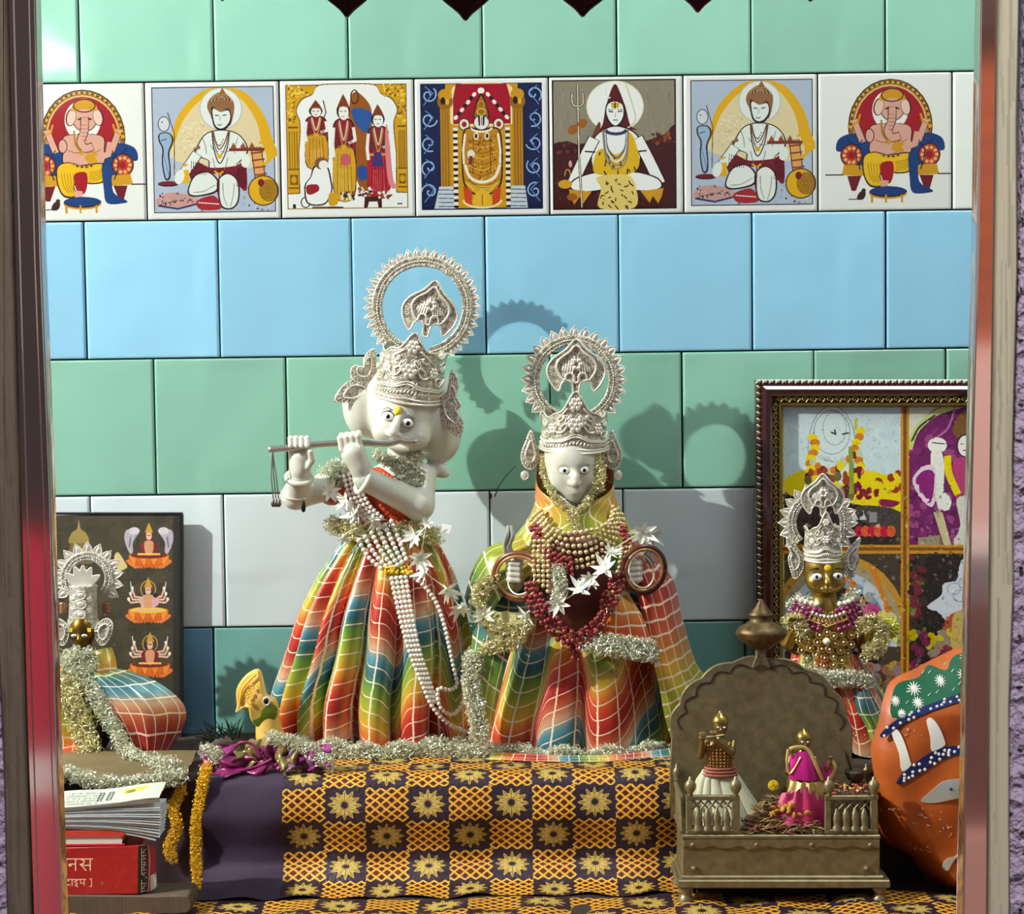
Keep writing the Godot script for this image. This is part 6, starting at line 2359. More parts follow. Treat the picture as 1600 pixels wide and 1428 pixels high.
	put("wrap_end", g, M.rainbow, t)
	# big orange panel with a fringed hem on the right thigh
	g = Geo.new(xf)
	drape(g, v3([950, 905, 78, 935, 940, 88, 924, 968, 96, 918, 984, 100]), v3([966, 900, 70, 992, 940, 82, 1006, 970, 84, 1014, 996, 84]), 14, 1.0, Vector2(0.0, 0.22), Vector2(0.42, 0.42))
	put("hip_panel", g, M.rainbow_fine, t, "orange checked panel with a tinsel hem")
	for k in 3:
		tinsel("tinsel_fringe", t, room(xf, v3([904, 976 + k * 9, 106 + k * 2, 940, 980 + k * 9, 110 + k * 2, 980, 986 + k * 9, 108 + k * 2, 1018, 994 + k * 9, 98 + k * 2])), 0.0062, 420, M.tinsel_silver, 0.85 + 0.1 * k)
	tinsel("face_tinsel", t, room(xf, v3([848, 712, 20, 849, 735, 26, 856, 756, 40, 868, 775, 52, 884, 790, 56, 896, 800, 56, 906, 792, 56, 920, 774, 54, 930, 750, 50])), 0.0055, 900, M.tinsel_gold, 0.72)
	tinsel("face_tinsel", t, room(xf, v3([892, 795, 58, 897, 815, 60, 905, 832, 62])), 0.009, 420, M.tinsel_gold, 0.72)
	tinsel("face_tinsel", t, room(xf, v3([932, 712, 44, 936, 735, 48, 932, 760, 50])), 0.009, 380, M.tinsel_gold, 0.65)
	tinsel("tinsel_border", t, room(xf, v3([868, 876, 112, 874, 900, 114, 868, 920, 112])), 0.010, 500, M.tinsel_silver, 0.8)
	tinsel("tinsel_border", t, room(xf, v3([770, 895, 86, 756, 905, 88, 750, 930, 88])), 0.012, 500, M.tinsel_gold, 0.8)
	tinsel("tinsel_border", t, room(xf, v3([748, 952, 92, 790, 968, 104, 826, 958, 114, 800, 990, 108, 756, 1000, 98])), 0.0085, 1100, M.tinsel_gold, 0.9)
	g = Geo.new(xf)
	drape(g, v3([752, 940, 84, 760, 970, 92, 768, 1004, 94]), v3([826, 944, 104, 826, 966, 108, 800, 996, 106]), 6, 3.0, Vector2.ZERO, Vector2.ONE, 30, 20, 3.0)
	put("gauze_panel", g, mat(c8(150, 144, 92), 0.4, 0.4), t, "greenish gold gauze at the wrist")
	tinsel("tinsel_border", t, room(xf, v3([740, 1010, 98, 738, 1050, 102, 745, 1090, 108, 752, 1136, 114])), 0.013, 1200, M.tinsel_silver, 1.0)
	var hem := []
	for i in 41:
		var x := 762.0 + i * 7.4
		hem.append(Vector3(x, 1158 + 5 * sin(i * 0.7), front.call(clampf(x, 740, 1050), 1172) + 10))
	tinsel("hem_tinsel", t, room(xf, hem), 0.009, 3400, M.tinsel_silver, 0.75)
	g = Geo.new(xf)
	drape(g, v3([770, 1156, 96, 850, 1158, 108, 930, 1158, 108, 1000, 1156, 94, 1066, 1152, 70]), v3([760, 1164, 118, 850, 1163, 136, 930, 1163, 138, 1000, 1163, 120, 1070, 1162, 96]), 2, 2.0, Vector2(0, 0.1), Vector2(0.3, 2.2), 10, 60, 2.5)
	put("hem_spread", g, M.rainbow, t)

	# ---- crown and ear plates
	var ct := thing("silver_crown", "upright embossed silver crown with a rayed halo on the veiled idol", "crown", P(898, 704, zc))
	crown(ct, at2(xf, 897, 699, 4, 0.5), {"w0": 53, "w1": 48, "dep": 62, "hs": 54, "hb": 92, "dip": 7, "halo": {"x": 0, "y": -104, "z": -36, "ro": 85, "rb": 70, "ri": 54, "n": 25, "a0": -250, "a1": 70}, "crest": {"x": 1, "y": -89, "z": 34, "w": 46, "h": 80}}, M.silver, M.silver_plain)
	
	for s in [-1, 1]:
		var q: float = 826.0 if s < 0 else 959.0
		var e := thing("ear_plate", "silver drop ear plate hanging on the %s side of the veiled idol's face" % ("shaded green" if s < 0 else "orange red veil"), "ear ornament", P(q, 735, zc), "drop ear plates of the veiled idol")
		var k: float = s * 1.0
		ornament("paisley_plate", e, xf, sm(arr([q - k * 4, 671, q + k * 6, 690, q + k * 13, 712, q + k * 8, 728, q - k * 2, 734, q - k * 13, 726, q - k * 16, 708, q - k * 10, 690])), 10, M.silver, M.silver_plain, -k * 0.25)
		g = Geo.new(xf)
		g.ball(Vector3(q - k * -6, 742, 10), Vector3(6, 7, 3), 12, 8)
		g.tube(ring_pts(Vector3(q + k * 6, 742, 11), 5.4, 6.4), 1.2, 5)
		put("drop_bead", g, M.silver_plain, e)

	# ---- necklaces
	var gn := thing("gold_bead_necklace", "many strands of small gold beads round the veiled idol's neck", "necklace", P(898, 830, 0.2))
	for k in 6:
		var s := 846.0 - k * 3.0
		var e := 956.0 + k * 3.4
		var dep := 822.0 + k * 10.5
		beads("bead_strand", gn, xf, v3([s - 2, 792 + k * 3, 50, s + 8, 812 + k * 3, 72, s + 28, lerpf(800, dep, 0.75) + 6, 88, 900, dep, 96 + k * 1.5, e - 30, lerpf(796, dep, 0.72) + 4, 86, e - 8, 808 + k * 3, 68, e, 786 + k * 3, 48]), 3.7, M.gold_bead, 1.24, 0.8)
	for k in 4:
		beads("bead_strand", gn, xf, v3([834 + k * 7, 836, 96, 832 + k * 7.5, 862, 104, 834 + k * 6.5, 890 + k * 7, 110]), 3.6, M.gold_bead, 1.05, 0.6)
	for k in 3:
		beads("bead_strand", gn, xf, v3([966 + k * 7, 846, 84, 964 + k * 6, 868, 90, 958 + k * 5, 892 - k * 4, 92]), 3.6, M.gold_bead, 1.08, 0.6)
	var rn := thing("red_bead_necklace", "thick rope of dark red glass beads hanging in a point on the veiled idol", "necklace", P(898, 930, 0.22))
	for k in 5:
		var o := k * 6.0 - 12.0
		beads("bead_strand", rn, xf, v3([830 + k * 3, 816, 66, 844 + o * 0.3, 846 - o * 0.2, 96, 870, 864 - o * 0.8, 106, 892, 872 - o, 110]), 3.7, M.red_bead, 1.06, 2.2)
		beads("bead_strand", rn, xf, v3([828 + o * 0.6, 898, 110, 838 + o * 0.8, 930 - o * 0.3, 116, 862 + o * 0.4, 958 - o * 0.8, 116, 896, 986 - o * 1.1, 112, 930 - o * 0.3, 956 - o * 0.7, 112, 950 - o * 0.8, 916 - o * 0.2, 108, 962 - o * 0.6, 884, 100]), 4.3, M.red_bead, 1.06, 2.2)
		beads("bead_strand", rn, xf, v3([968 + o * 0.3, 816, 66, 974 + o * 0.3, 838, 78, 970 + o * 0.3, 860, 86]), 3.7, M.red_bead, 1.06, 2.2)
	for k in 3:
		beads("bead_strand", rn, xf, v3([880 + k * 11, 968 + k * 2, 116, 888 + k * 6, 1000, 108, 900, 1016, 104]), 4.3, M.red_bead, 1.06, 2.2)

	# ---- bangles
	for s in [-1, 1]:
		var c := Vector3(810, 890, 92) if s < 0 else Vector3(1000, 880, 88)
		var bt := thing("wooden_bangle", "large brown bangle round the fist %s" % ("above the tinsel border" if s < 0 else "beside the orange checked wrap"), "bangle", xf * c, "large brown bangles of the veiled idol")
		g = Geo.new(xf)
		g.tube(ring_pts(c, 38 if s < 0 else 33, 36, Basis.from_euler(Vector3(-0.15, s * 0.25, 0)), 48), 4.6, 10)
		put("outer_ring", g, mat(c8(112, 58, 32), 0.25, 0.0, {"clearcoat_enabled": true, "clearcoat": 0.5}) if s < 0 else mat(c8(78, 26, 22), 0.2, 0.0, {"clearcoat_enabled": true, "clearcoat": 0.5}), bt)
		g = Geo.new(xf)
		g.tube(ring_pts(c + Vector3(0, 0, 4), 34 if s < 0 else 29, 32, Basis.from_euler(Vector3(-0.15, s * 0.25, 0)), 48), 2.4, 8)
		put("inner_ring", g, mat(c8(176, 128, 80), 0.3, 0.3), bt)
		g = Geo.new(xf)
		g.tube(ring_pts(c + Vector3(s * -4, 2, 6), 22, 25, Basis.from_euler(Vector3(0.3, s * 0.5, 0.2)), 40), 1.3, 8)
		put("wire_ring", g, M.silver_plain, bt)
	# grey cotton threads tied at the wrists
	for q in [[796, 830, 62], [1008, 842, 66]]:
		var kt := thing("thread_knot", "knot of grey cotton thread tied beside the %s" % ("green shoulder fold" if q[0] < 900 else "flower on the far shoulder"), "thread", xf * Vector3(q[0], q[1], q[2]))
		g = Geo.new(xf)
		for k in 7:
			var dx := rng.randf_range(-8, 8)
			g.tube(sp(v3([q[0] + dx * 0.4, q[1] - 14, q[2], q[0] + dx, q[1], q[2] + rng.randf_range(2, 8), q[0] + dx * 0.8 - 4, q[1] + 16, q[2] + 4, q[0] + dx * 1.2, q[1] + 30, q[2]]), 4), 2.4, 6)
		put("threads", g, mat(c8(150, 150, 142), 0.9), kt)


func build_left_idol() -> void:
	var zc := 0.15
	var xf := fr(140, 1050, zc)
	var ys := P(800, 1213, 0.33).y
	var t := thing("small_idol", "small dark brass idol in tinsel and rainbow satin before the printed board", "idol", Vector3(P(140, 1100, zc).x, ys, zc))
	var b := Blob.new()
	b.ell(Vector3(130, 985, 6), Vector3(21, 28, 22), 6)
	b.ell(Vector3(130, 1003, 18), Vector3(10, 8, 9), 6)
	b.chain([Vector3(130, 986, 26), Vector3(130, 996, 30)], [2.6, 4], 3)
	b.ell(Vector3(130, 1004, 25), Vector3(7, 2.2, 3), 2)
	b.cap(Vector3(130, 1005, 0), Vector3(131, 1040, 0), 12, 22, 6)
	b.ell(Vector3(131, 1060, 0), Vector3(38, 40, 22), 10)
	b.ell(Vector3(131, 1120, 0), Vector3(48, 70, 30), 14)
	b.chain([Vector3(104, 1040, 2), Vector3(96, 1080, 18), Vector3(120, 1070, 36)], [12, 10, 8], 5)
	b.chain([Vector3(158, 1040, 2), Vector3(168, 1080, 18), Vector3(146, 1070, 36)], [12, 10, 8], 5)
	var g := Geo.new(xf)
	b.into(g, 2.0)
	put("body", g, mat(c8(112, 88, 30), 0.3, 0.85), t)
	for x in [122, 138]:
		eye(t, xf, Vector3(x, 989, 27), 4.6, 2.6)
	g = Geo.new(xf)
	g.plate(arr([114, 978, 147, 978, 147, 984, 114, 984]), 24, 27, 1, func(q): return -0.05 * pow(q.x - 130, 2) * 0.3)
	put("forehead_paste", g, M.yellow_paste, t)
	# satin panels
	g = Geo.new(xf)
	drape(g, v3([146, 1048, 34, 158, 1064, 48, 178, 1086, 58, 200, 1116, 64, 224, 1166, 66]), v3([190, 1042, 14, 236, 1057, 14, 272, 1080, 12, 292, 1106, 10, 288, 1136, 12, 270, 1166, 18]), 20, 2.0, Vector2(0.1, 0.98), Vector2(0.7, 0.46), 44, 60, 2.2)
	put("skirt_panel", g, M.rainbow, t, "blue, white and orange checked satin")
	g = Geo.new(xf)
	drape(g, v3([74, 1050, 30, 68, 1120, 44, 64, 1150, 50, 66, 1168, 60]), v3([112, 1068, 50, 128, 1120, 62, 138, 1148, 66, 134, 1168, 90]), 14, 1.5, Vector2(0.1, 0.98), Vector2(0.6, 1.5))
	put("skirt_panel", g, M.rainbow, t, "green to orange checked satin")
	g = Geo.new(xf)
	drape(g, v3([148, 1012, 20, 152, 1030, 28, 156, 1048, 36]), v3([176, 1010, 6, 184, 1030, 12, 186, 1050, 16]), 9, 1.0, Vector2(0.1, 0.16), Vector2(0.3, 0.28))
	put("shoulder_cloth", g, M.rainbow, t, "yellow satin at the shoulder")
	tinsel("tinsel_trim", t, room(xf, v3([104, 1026, 26, 128, 1020, 34, 150, 1024, 28, 140, 1046, 36, 112, 1050, 34])), 0.014, 620, M.tinsel_silver, 1.0)
	tinsel("tinsel_trim", t, room(xf, v3([112, 1060, 44, 128, 1090, 56, 146, 1130, 66, 156, 1156, 76, 160, 1166, 90])), 0.018, 1100, M.tinsel_gold, 1.1)
	tinsel("tinsel_trim", t, room(xf, v3([150, 1060, 52, 172, 1092, 62, 194, 1126, 72, 212, 1156, 84, 232, 1162, 110, 262, 1164, 130, 300, 1164, 150])), 0.012, 1200, M.tinsel_silver, 1.0)
	tinsel("tinsel_trim", t, room(xf, v3([86, 1176, 204, 116, 1172, 206, 150, 1166, 190, 176, 1172, 200, 210, 1178, 206, 250, 1178, 206, 290, 1172, 202, 322, 1168, 200])), 0.011, 1500, M.tinsel_silver, 0.85)
	# a second gauze hem spreading to the right
	g = Geo.new(xf)
	drape(g, v3([100, 1160, 70, 150, 1156, 84, 210, 1156, 84, 260, 1158, 70, 318, 1160, 60]), v3([86, 1178, 200, 150, 1172, 194, 200, 1180, 204, 250, 1182, 204, 322, 1172, 198]), 6, 2.0, Vector2(0.1, 0.6), Vector2(0.5, 1.4), 16, 60, 8.0)
	put("gauze_hem", g, mat(c8(116, 100, 70), 0.5, 0.3), t)

	var ct := thing("silver_crown", "tall silver crown with a petalled halo on the small left idol", "crown", xf * Vector3(130, 978, 0))
	var cx := at2(xf, 130, 976, 0)
	var m: Material = M.tin
	g = Geo.new(cx)
	g.lathe(Vector3.ZERO, [[26, 4], [26, 0], [24, -3], [24, -8], [22.5, -10], [21.5, -34], [21, -56], [22.5, -60], [21, -62], [10, -62]], 28, 0.9)
	put("crown_band", g, m, ct)
	g = Geo.new(cx)
	for q in [[0, -18, 6], [0, -34, 7], [0, -48, 6], [-11, -26, 4], [11, -26, 4], [-11, -42, 4], [11, -42, 4]]:
		g.ball(Vector3(q[0], q[1], 19.5 - absf(q[0]) * 0.3), Vector3(q[2], q[2] * 0.7, 2.5), 10, 6)
		g.tube(ring_pts(Vector3(q[0], q[1], 19.5 - absf(q[0]) * 0.3), q[2] + 1.5, q[2]), 1.0, 5)
	put("embossed_flowers", g, M.silver_plain, ct)
	halo(ct, cx, {"x": 3, "y": -70, "z": -18, "ro": 58, "rb": 42, "ri": 27, "n": 13, "a0": -222, "a1": 42}, m, M.silver_plain)
	g = Geo.new(cx)
	for q in [[-28, -62, -0.9], [-14, -84, -0.35], [2, -92, 0.05], [16, -84, 0.45], [30, -74, 1.0]]:
		var f := at2(cx, 0, -60, 8, rad_to_deg(q[2]))
		g.xf = f
		g.plate(sm(arr([-7, 2, -8, -14, -5, -26, 0, -34, 5, -26, 8, -14, 7, 2])), -1, 1.5, 1.0, func(p): return 2.0 - 0.3 * absf(p.x))
	put("crest_leaf", g, M.silver_plain, ct)
	g = Geo.new(cx)
	for x in [-33, 34]:
		g.lathe(Vector3(x, -16, -8), [[5, 0], [7, -3], [5, -6], [7, -9], [5, -12], [7, -15], [5, -18]], 12)
	put("side_post", g, mat(c8(150, 110, 76), 0.4, 0.5), ct)
	for s in [-1, 1]:
		var q: float = 99.0 if s < 0 else 165.0
		var e := thing("ear_plate", "small silver paisley ear plate %s" % ("next to the red jamb" if s < 0 else "nearer the lotus prints"), "ear ornament", xf * Vector3(q, 990, 10), "paisley ear plates of the small left idol")
		var k: float = s * 1.0
		ornament("paisley_plate", e, xf, sm(arr([q + k * 8, 964, q + k * 15, 972, q + k * 13, 988, q + k * 4, 1004, q - k * 6, 1006, q - k * 13, 992, q - k * 12, 976, q - k * 2, 966])), 16, m, M.silver_plain)


func build_brass_idol() -> void:
	var zc := 0.2
	var xf := fr(1290, 960, zc)
	var ys := P(800, 1213, 0.33).y
	var t := thing("brass_idol", "brass idol with wide white eyes standing before the framed temple photographs", "idol", Vector3(P(1290, 1100, zc).x, ys, zc))
	var b := Blob.new()
	b.ell(Vector3(1287, 886, 2), Vector3(32, 38, 32), 6)
	b.ell(Vector3(1288, 916, 18), Vector3(16, 12, 14), 8)
	b.ell(Vector3(1270, 908, 16), Vector3(13, 13, 14), 8)
	b.ell(Vector3(1305, 908, 16), Vector3(13, 13, 14), 8)
	b.chain([Vector3(1288, 890, 32), Vector3(1287, 904, 37), Vector3(1287, 907, 38)], [3.2, 4.2, 5.6], 4)
	b.ell(Vector3(1287, 916, 32), Vector3(9, 2.2, 4), 2)
	b.ell(Vector3(1287, 920.5, 31), Vector3(7, 2.4, 4), 2)
	b.cap(Vector3(1287, 918, -2), Vector3(1287, 955, -2), 17, 24, 8)
	b.ell(Vector3(1287, 985, -4), Vector3(48, 46, 26), 12)
	b.ell(Vector3(1290, 1080, -4), Vector3(50, 90, 30), 14)
	b.chain([Vector3(1248, 962, 0), Vector3(1230, 1000, 12), Vector3(1236, 976, 34)], [15, 12, 9], 6)
	b.chain([Vector3(1328, 962, 0), Vector3(1352, 1010, 12), Vector3(1350, 985, 36)], [15, 12, 9], 6)
	var g := Geo.new(xf)
	b.into(g, 2.2)
	for hx in [1236.0, 1352.0]:
		b = Blob.new()
		b.ell(Vector3(hx, 976, 40), Vector3(9, 11, 8), 4)
		for i in 4:
			finger(b, [Vector3(hx - 8 + i * 5, 974, 42), Vector3(hx - 9 + i * 5.6, 962, 46), Vector3(hx - 9 + i * 5.6, 958, 54)], 2.5)
		finger(b, [Vector3(hx + 9, 980, 42), Vector3(hx + 14, 972, 48)], 2.8)
		b.into(g, 1.2)
	put("body", g, M.brass, t)
	eye(t, xf, Vector3(1271.5, 897.5, 29), 9, 5.4, Vector2(0.5, 0), -3, -0.3)
	eye(t, xf, Vector3(1304, 896.5, 29), 9, 5.4, Vector2(-0.5, 0), 3, 0.3)
	for q in [[1271, 886, -1], [1304, 886, 1]]:
		g = Geo.new(xf)
		g.tube(v3([q[0] - 11, q[1] + 2, 28, q[0], q[1] - 2, 32, q[0] + 11, q[1] + 2, 28]), [0.5, 1.2, 0.5], 6)
		put("eyebrow", g, M.black, t)
	g = Geo.new(xf)
	g.ball(Vector3(1288, 884, 33), Vector3(6, 6, 3), 10, 6)
	put("forehead_mark", g, M.yellow_paste, t)
	# clothes below
	var rows := [[1020, 1290, 52], [1060, 1296, 70], [1110, 1306, 92], [1170, 1312, 106]]
	skirt("skirt", t, xf, rows, 0.5, 9, 0.2, M.rainbow, 0.3, 0.2)
	g = Geo.new(xf)
	drape(g, v3([1326, 1070, 40, 1330, 1100, 46, 1346, 1130, 50, 1352, 1168, 50]), v3([1352, 1072, 36, 1366, 1100, 36, 1374, 1120, 30, 1380, 1166, 20]), 16, 1.0, Vector2(0.1, -0.2), Vector2(0.4, 0.16))
	put("sash", g, M.rainbow, t)
	# collar of magenta beads over tinsel, shoulder leaf, wrist foil
	tinsel("tinsel_trim", t, room(xf, v3([1232, 942, 24, 1250, 930, 30, 1262, 944, 36, 1240, 958, 34])), 0.009, 200, M.tinsel_silver, 0.8)
	tinsel("tinsel_trim", t, room(xf, v3([1312, 936, 30, 1330, 926, 24, 1336, 946, 26])), 0.009, 200, M.tinsel_silver, 0.8)
	tinsel("wrist_foil", t, room(xf, v3([1335, 975, 44, 1352, 964, 48, 1370, 978, 48, 1366, 1004, 46, 1346, 1014, 44])), 0.012, 600, M.tinsel_gold, 0.9)
	tinsel("wrist_foil", t, room(xf, v3([1224, 966, 42, 1240, 962, 46, 1248, 982, 46])), 0.010, 500, M.tinsel_gold, 0.8)
	tinsel("tinsel_trim", t, room(xf, v3([1250, 1044, 40, 1290, 1052, 50, 1330, 1052, 46, 1352, 1060, 40])), 0.012, 1100, M.tinsel_silver, 0.8)
	tinsel("tinsel_trim", t, room(xf, v3([1330, 1150, 40, 1360, 1140, 40, 1370, 1160, 40])), 0.014, 900, M.tinsel_silver, 0.8)
	var cn := thing("bead_collar", "collar of magenta and white beads under the brass idol's chin", "necklace", xf * Vector3(1287, 940, 20))
	var mag := mat(c8(138, 14, 86), 0.2, 0.0, {"clearcoat_enabled": true, "clearcoat": 0.5})
	for k in 5:
		for s in [-1, 1]:
			beads("bead_strand", cn, xf, v3([1287 + s * (44 + k * 3), 930 + k * 7, 26, 1287 + s * (30 + k * 2), 936 + k * 8, 40 + k, 1287 + s * 10, 938 + k * 10, 46 + k]), 4.2, M.pearl if k == 0 else mag, 1.02)
	var pn := thing("filigree_pendant", "round gold filigree pendant with pearls on the brass idol's chest", "pendant", xf * Vector3(1284, 1000, 40))
	var gold := mat(c8(206, 172, 96), 0.28, 0.7)
	g = Geo.new(xf)
	var pg := Geo.new(xf)
	for ring in 4:
		var n: int = [1, 7, 12, 17][ring]
		var r: float = [0, 14, 27, 40][ring]
		for i in n:
			var a := TAU * i / n + ring * 0.3
			var c := Vector3(1283 + cos(a) * r, 994 + sin(a) * r * 0.98, 52 - r * 0.22)
			if c.y < 950:
				continue
			g.tube(ring_pts(c, 5.4, 5.4, Basis.from_euler(Vector3(0.2, 0.1, 0))), 1.1, 5)
			for k in 4:
				var e := a + k * 1.5
				g.tube([c, c + Vector3(cos(e) * 8, sin(e) * 8, -1.5)], 0.8, 4)
			pg.ball(c + Vector3(0, 0, 2), Vector3.ONE * (5.5 if ring == 0 else 1.9), 10, 6)
	put("filigree", g, gold, pn)
	put("pearl", pg, M.pearl, pn)
	g = Geo.new(xf)
	pg = Geo.new(xf)
	for i in 9:
		var x := 1262.0 + i * 6.0
		var y := 958.0 + 7.0 * sin(i * PI / 8.0)
		g.tube(ring_pts(Vector3(x, y, 50), 4.5, 4.5), 1.1, 5)
		pg.ball(Vector3(x, y - 8, 50), Vector3.ONE * 2.6, 8, 6)
	g.tube(v3([1258, 962, 49, 1283, 972, 52, 1312, 962, 49]), 1.4, 6)
	put("upper_bar", g, gold, pn)
	put("pearl_row", pg, M.pearl, pn)
	# crown
	var ct := thing("silver_crown", "silver crown with a broad crest leaf and large side rays on the brass idol", "crown", xf * Vector3(1285, 874, 0))
	crown(ct, at2(xf, 1285, 872, 0, 0), {"w0": 29, "w1": 27, "dep": 36, "hs": 48, "hb": 76, "dip": 4, "halo": {"x": -2, "y": -52, "z": -30, "ro": 64, "rb": 49, "ri": 34, "n": 15, "a0": -225, "a1": 45}, "crest": {"x": -4, "y": -72, "z": 26, "w": 34, "h": 62}}, M.tin, M.silver_plain)
	for s in [-1, 1]:
		var q: float = 1242.0 if s < 0 else 1328.0
		var k: float = s * 1.0
		var e := thing("ear_plate", "silver flame-shaped ear plate %s" % ("near the carved frame edge" if s < 0 else "over the lower left photograph"), "ear ornament", xf * Vector3(q, 880, 10), "flame ear plates of the brass idol")
		ornament("leaf_plate", e, xf, sm(arr([q + k * 14, 838, q + k * 13, 852, q + k * 8, 860, q + k * 12, 872, q + k * 8, 890, q + k * 2, 905, q - k * 9, 896, q - k * 13, 880, q - k * 8, 862, q + k * 2, 850])), 8, M.tin, M.silver_plain)
	var yf := thing("marigold", "yellow marigold tucked behind the throne beside the brass idol's hem", "flower", xf * Vector3(1236, 1042, 30))
	marigold(yf, at2(xf, 1236, 1040, 40), 13, c8(236, 206, 20))
	var yf2 := thing("marigold", "pale yellow green flower at the brass idol's wrist foil", "flower", xf * Vector3(1384, 980, 30))
	marigold(yf2, at2(xf, 1384, 978, 26), 17, c8(206, 206, 70))


func marigold(t: Node3D, xf: Transform3D, r: float, c: Color) -> void:
	var g := Geo.new(xf)
	for ring in 4:
		var n := 14 - ring * 3
		for i in n:
			var a := TAU * i / n + ring * 0.4
			var rr := r * (1.0 - ring * 0.22)
			var b := Basis(Vector3(0, 0, 1), a)
			g.ball(b * Vector3(rr * 0.62, 0, r * 0.18 * ring), Vector3(rr * 0.42, rr * 0.26, r * 0.1), 7, 4, b * Basis(Vector3(0, 1, 0), -0.5 - ring * 0.2))
	put("petals", g, mat(c, 0.7, 0.0, {"backlight_enabled": true, "backlight": Color(0.3, 0.25, 0.02)}), t)
	g = Geo.new(xf)
	g.ball(Vector3(0, 0, -r * 0.2), Vector3(r * 0.35, r * 0.35, r * 0.4), 10, 6)
	put("calyx", g, mat(c8(90, 120, 50), 0.7), t)


func build_throne() -> void:
	var zc := 0.455
	var xf := fr(1215, 1250, zc)
	var yl := P(800, 1402, 0.4).y
	var t := thing("miniature_throne", "miniature bronze throne with a scalloped back, pot finial and baluster rails", "throne", Vector3(P(1215, 1400, zc).x, yl, zc - 0.05))
	var br := mat(c8(146, 134, 102), 0.45, 0.6, {"albedo_texture": noise_tex(0.02, 51, 512, 6, Color(0.8, 0.78, 0.74), Color(1, 1, 1)), "uv1_triplanar": true, "uv1_scale": Vector3(5, 5, 5), "heightmap_enabled": true, "heightmap_texture": noise_tex(0.05, 52, 256, 4), "heightmap_scale": 0.03})
	var d := -106.0
	var g := Geo.new(xf)
	g.box(Vector3(1057, 1374, d - 4), Vector3(1391, 1387, 6), 2.0)
	g.box(Vector3(1062, 1368, d - 2), Vector3(1382, 1376, 3), 2.0)
	put("plinth", g, br, t)
	g = Geo.new(xf)
	g.box(Vector3(1066, 1326, d), Vector3(1375, 1370, 0), 1.2)
	put("drawer_box", g, br, t)
	g = Geo.new(xf)
	g.box(Vector3(1065, 1304, d - 1), Vector3(1376, 1311, 3), 1.6)
	g.box(Vector3(1066, 1310, d), Vector3(1375, 1328, 0), 1.0)
	var o := PackedVector2Array([Vector2(1068, 1311), Vector2(1374, 1311)])
	for i in 73:
		var x := 1374.0 - i * 4.25
		o.append(Vector2(x, 1321 + 5.0 * absf(sin((x - 1068) / 306.0 * PI * 7.0)) + (3.0 if i % 24 < 2 else 0.0)))
	g.plate(o, -1, 2.6, 0.8)
	put("seat_moulding", g, br, t)
	for q in [[1082, 1320], [1182, 1320], [1268, 1320], [1360, 1320], [1084, 1357], [1354, 1357]]:
		g = Geo.new(xf)
		g.ball(Vector3(q[0], q[1], 1.5), Vector3(4, 4, 3), 12, 8)
		g.tube(ring_pts(Vector3(q[0], q[1], 1.2), 5.0, 5.0), 0.8, 6)
		put("rivet", g, br, t)
	for q in [[1072, -6], [1376, -6], [1072, d], [1376, d]]:
		g = Geo.new(xf)
		g.lathe(Vector3(q[0], 1387, q[1] - 2), [[10, 0], [12, 5], [8, 10], [9, 14], [14, 20], [15, 40], [0, 40]], 16)
		put("foot", g, br, t)
	# back plate with scalloped rim and an engraved inner line
	var rim := func(r: float) -> PackedVector2Array:
		var p := PackedVector2Array()
		p.append(Vector2(1202 - 146 * r, 1304))
		p.append(Vector2(1202 - 147 * r, 1236))
		for i in 121:
			var a := PI + PI * i / 120.0
			var sc := 1.0 + 0.04 * absf(sin((a - PI) * 7.5)) - 0.025
			p.append(Vector2(1202 + cos(a) * 147 * r * sc, 1168 + sin(a) * 124 * r * sc))
		p.append(Vector2(1202 + 147 * r, 1236))
		p.append(Vector2(1202 + 146 * r, 1304))
		return p
	g = Geo.new(xf)
	g.plate(rim.call(1.0), d - 6, d, 1.5)
	put("back_plate", g, br, t)
	for i in 11:
		var l := []
		for k in 11:
			var a := PI * 1.02 + PI * 0.96 * (i + k / 10.0) / 11.0
			var s := 0.86 + 0.07 * sin(k / 10.0 * PI)
			l.append(Vector3(1202 + cos(a) * 147 * s, 1168 + sin(a) * 124 * s, d + 0.5))
		g = Geo.new(xf)
		g.tube(l, 1.2, 6)
		put("engraved_scallop", g, mat(c8(52, 46, 34), 0.6, 0.4) if i == 0 else t.get_node("engraved_scallop").material_override, t)
	# the knob on top
	g = Geo.new(xf)
	g.box(Vector3(1194, 1026, d - 6), Vector3(1210, 1058, d + 5), 2.0)
	g.plate(sm(arr([1188, 1062, 1194, 1044, 1202, 1036, 1210, 1044, 1217, 1062, 1202, 1056])), d, d + 5, 1.0)
	put("finial_stem", g, br, t)
	g = Geo.new(xf)
	g.lathe(Vector3(1203, 1030, d), [[0, 2], [14, 1], [20, -3], [24, -6], [36, -14], [41, -22], [41, -27], [36, -33], [25, -39], [20, -42], [17, -48], [19, -52], [21, -54], [16, -58], [6, -72], [2, -78], [0, -79]], 32, 0.8)
	put("pot_finial", g, mat(c8(130, 112, 74), 0.48, 0.65, {"albedo_texture": noise_tex(0.04, 53, 256, 4, Color(0.5, 0.42, 0.36), Color.WHITE), "uv1_triplanar": true, "uv1_scale": Vector3(9, 9, 9)}), t)
	# rails with balusters
	for r in [[1072, 1156], [1289, 1372]]:
		var x0: float = r[0]
		var x1: float = r[1]
		var rail := Node3D.new()
		rail.name = "rail"
		t.add_child(rail, true)
		rail.global_transform = Transform3D()
		g = Geo.new(xf)
		g.box(Vector3(x0, 1243, -8), Vector3(x1, 1251, 0), 1.4)
		g.box(Vector3(x0, 1296, -8), Vector3(x1, 1304, 0), 1.4)
		g.box(Vector3(x0, 1250, -8), Vector3(x0 + 10, 1297, 0), 1.4)
		g.box(Vector3(x1 - 12, 1250, -8), Vector3(x1, 1297, 0), 1.4)
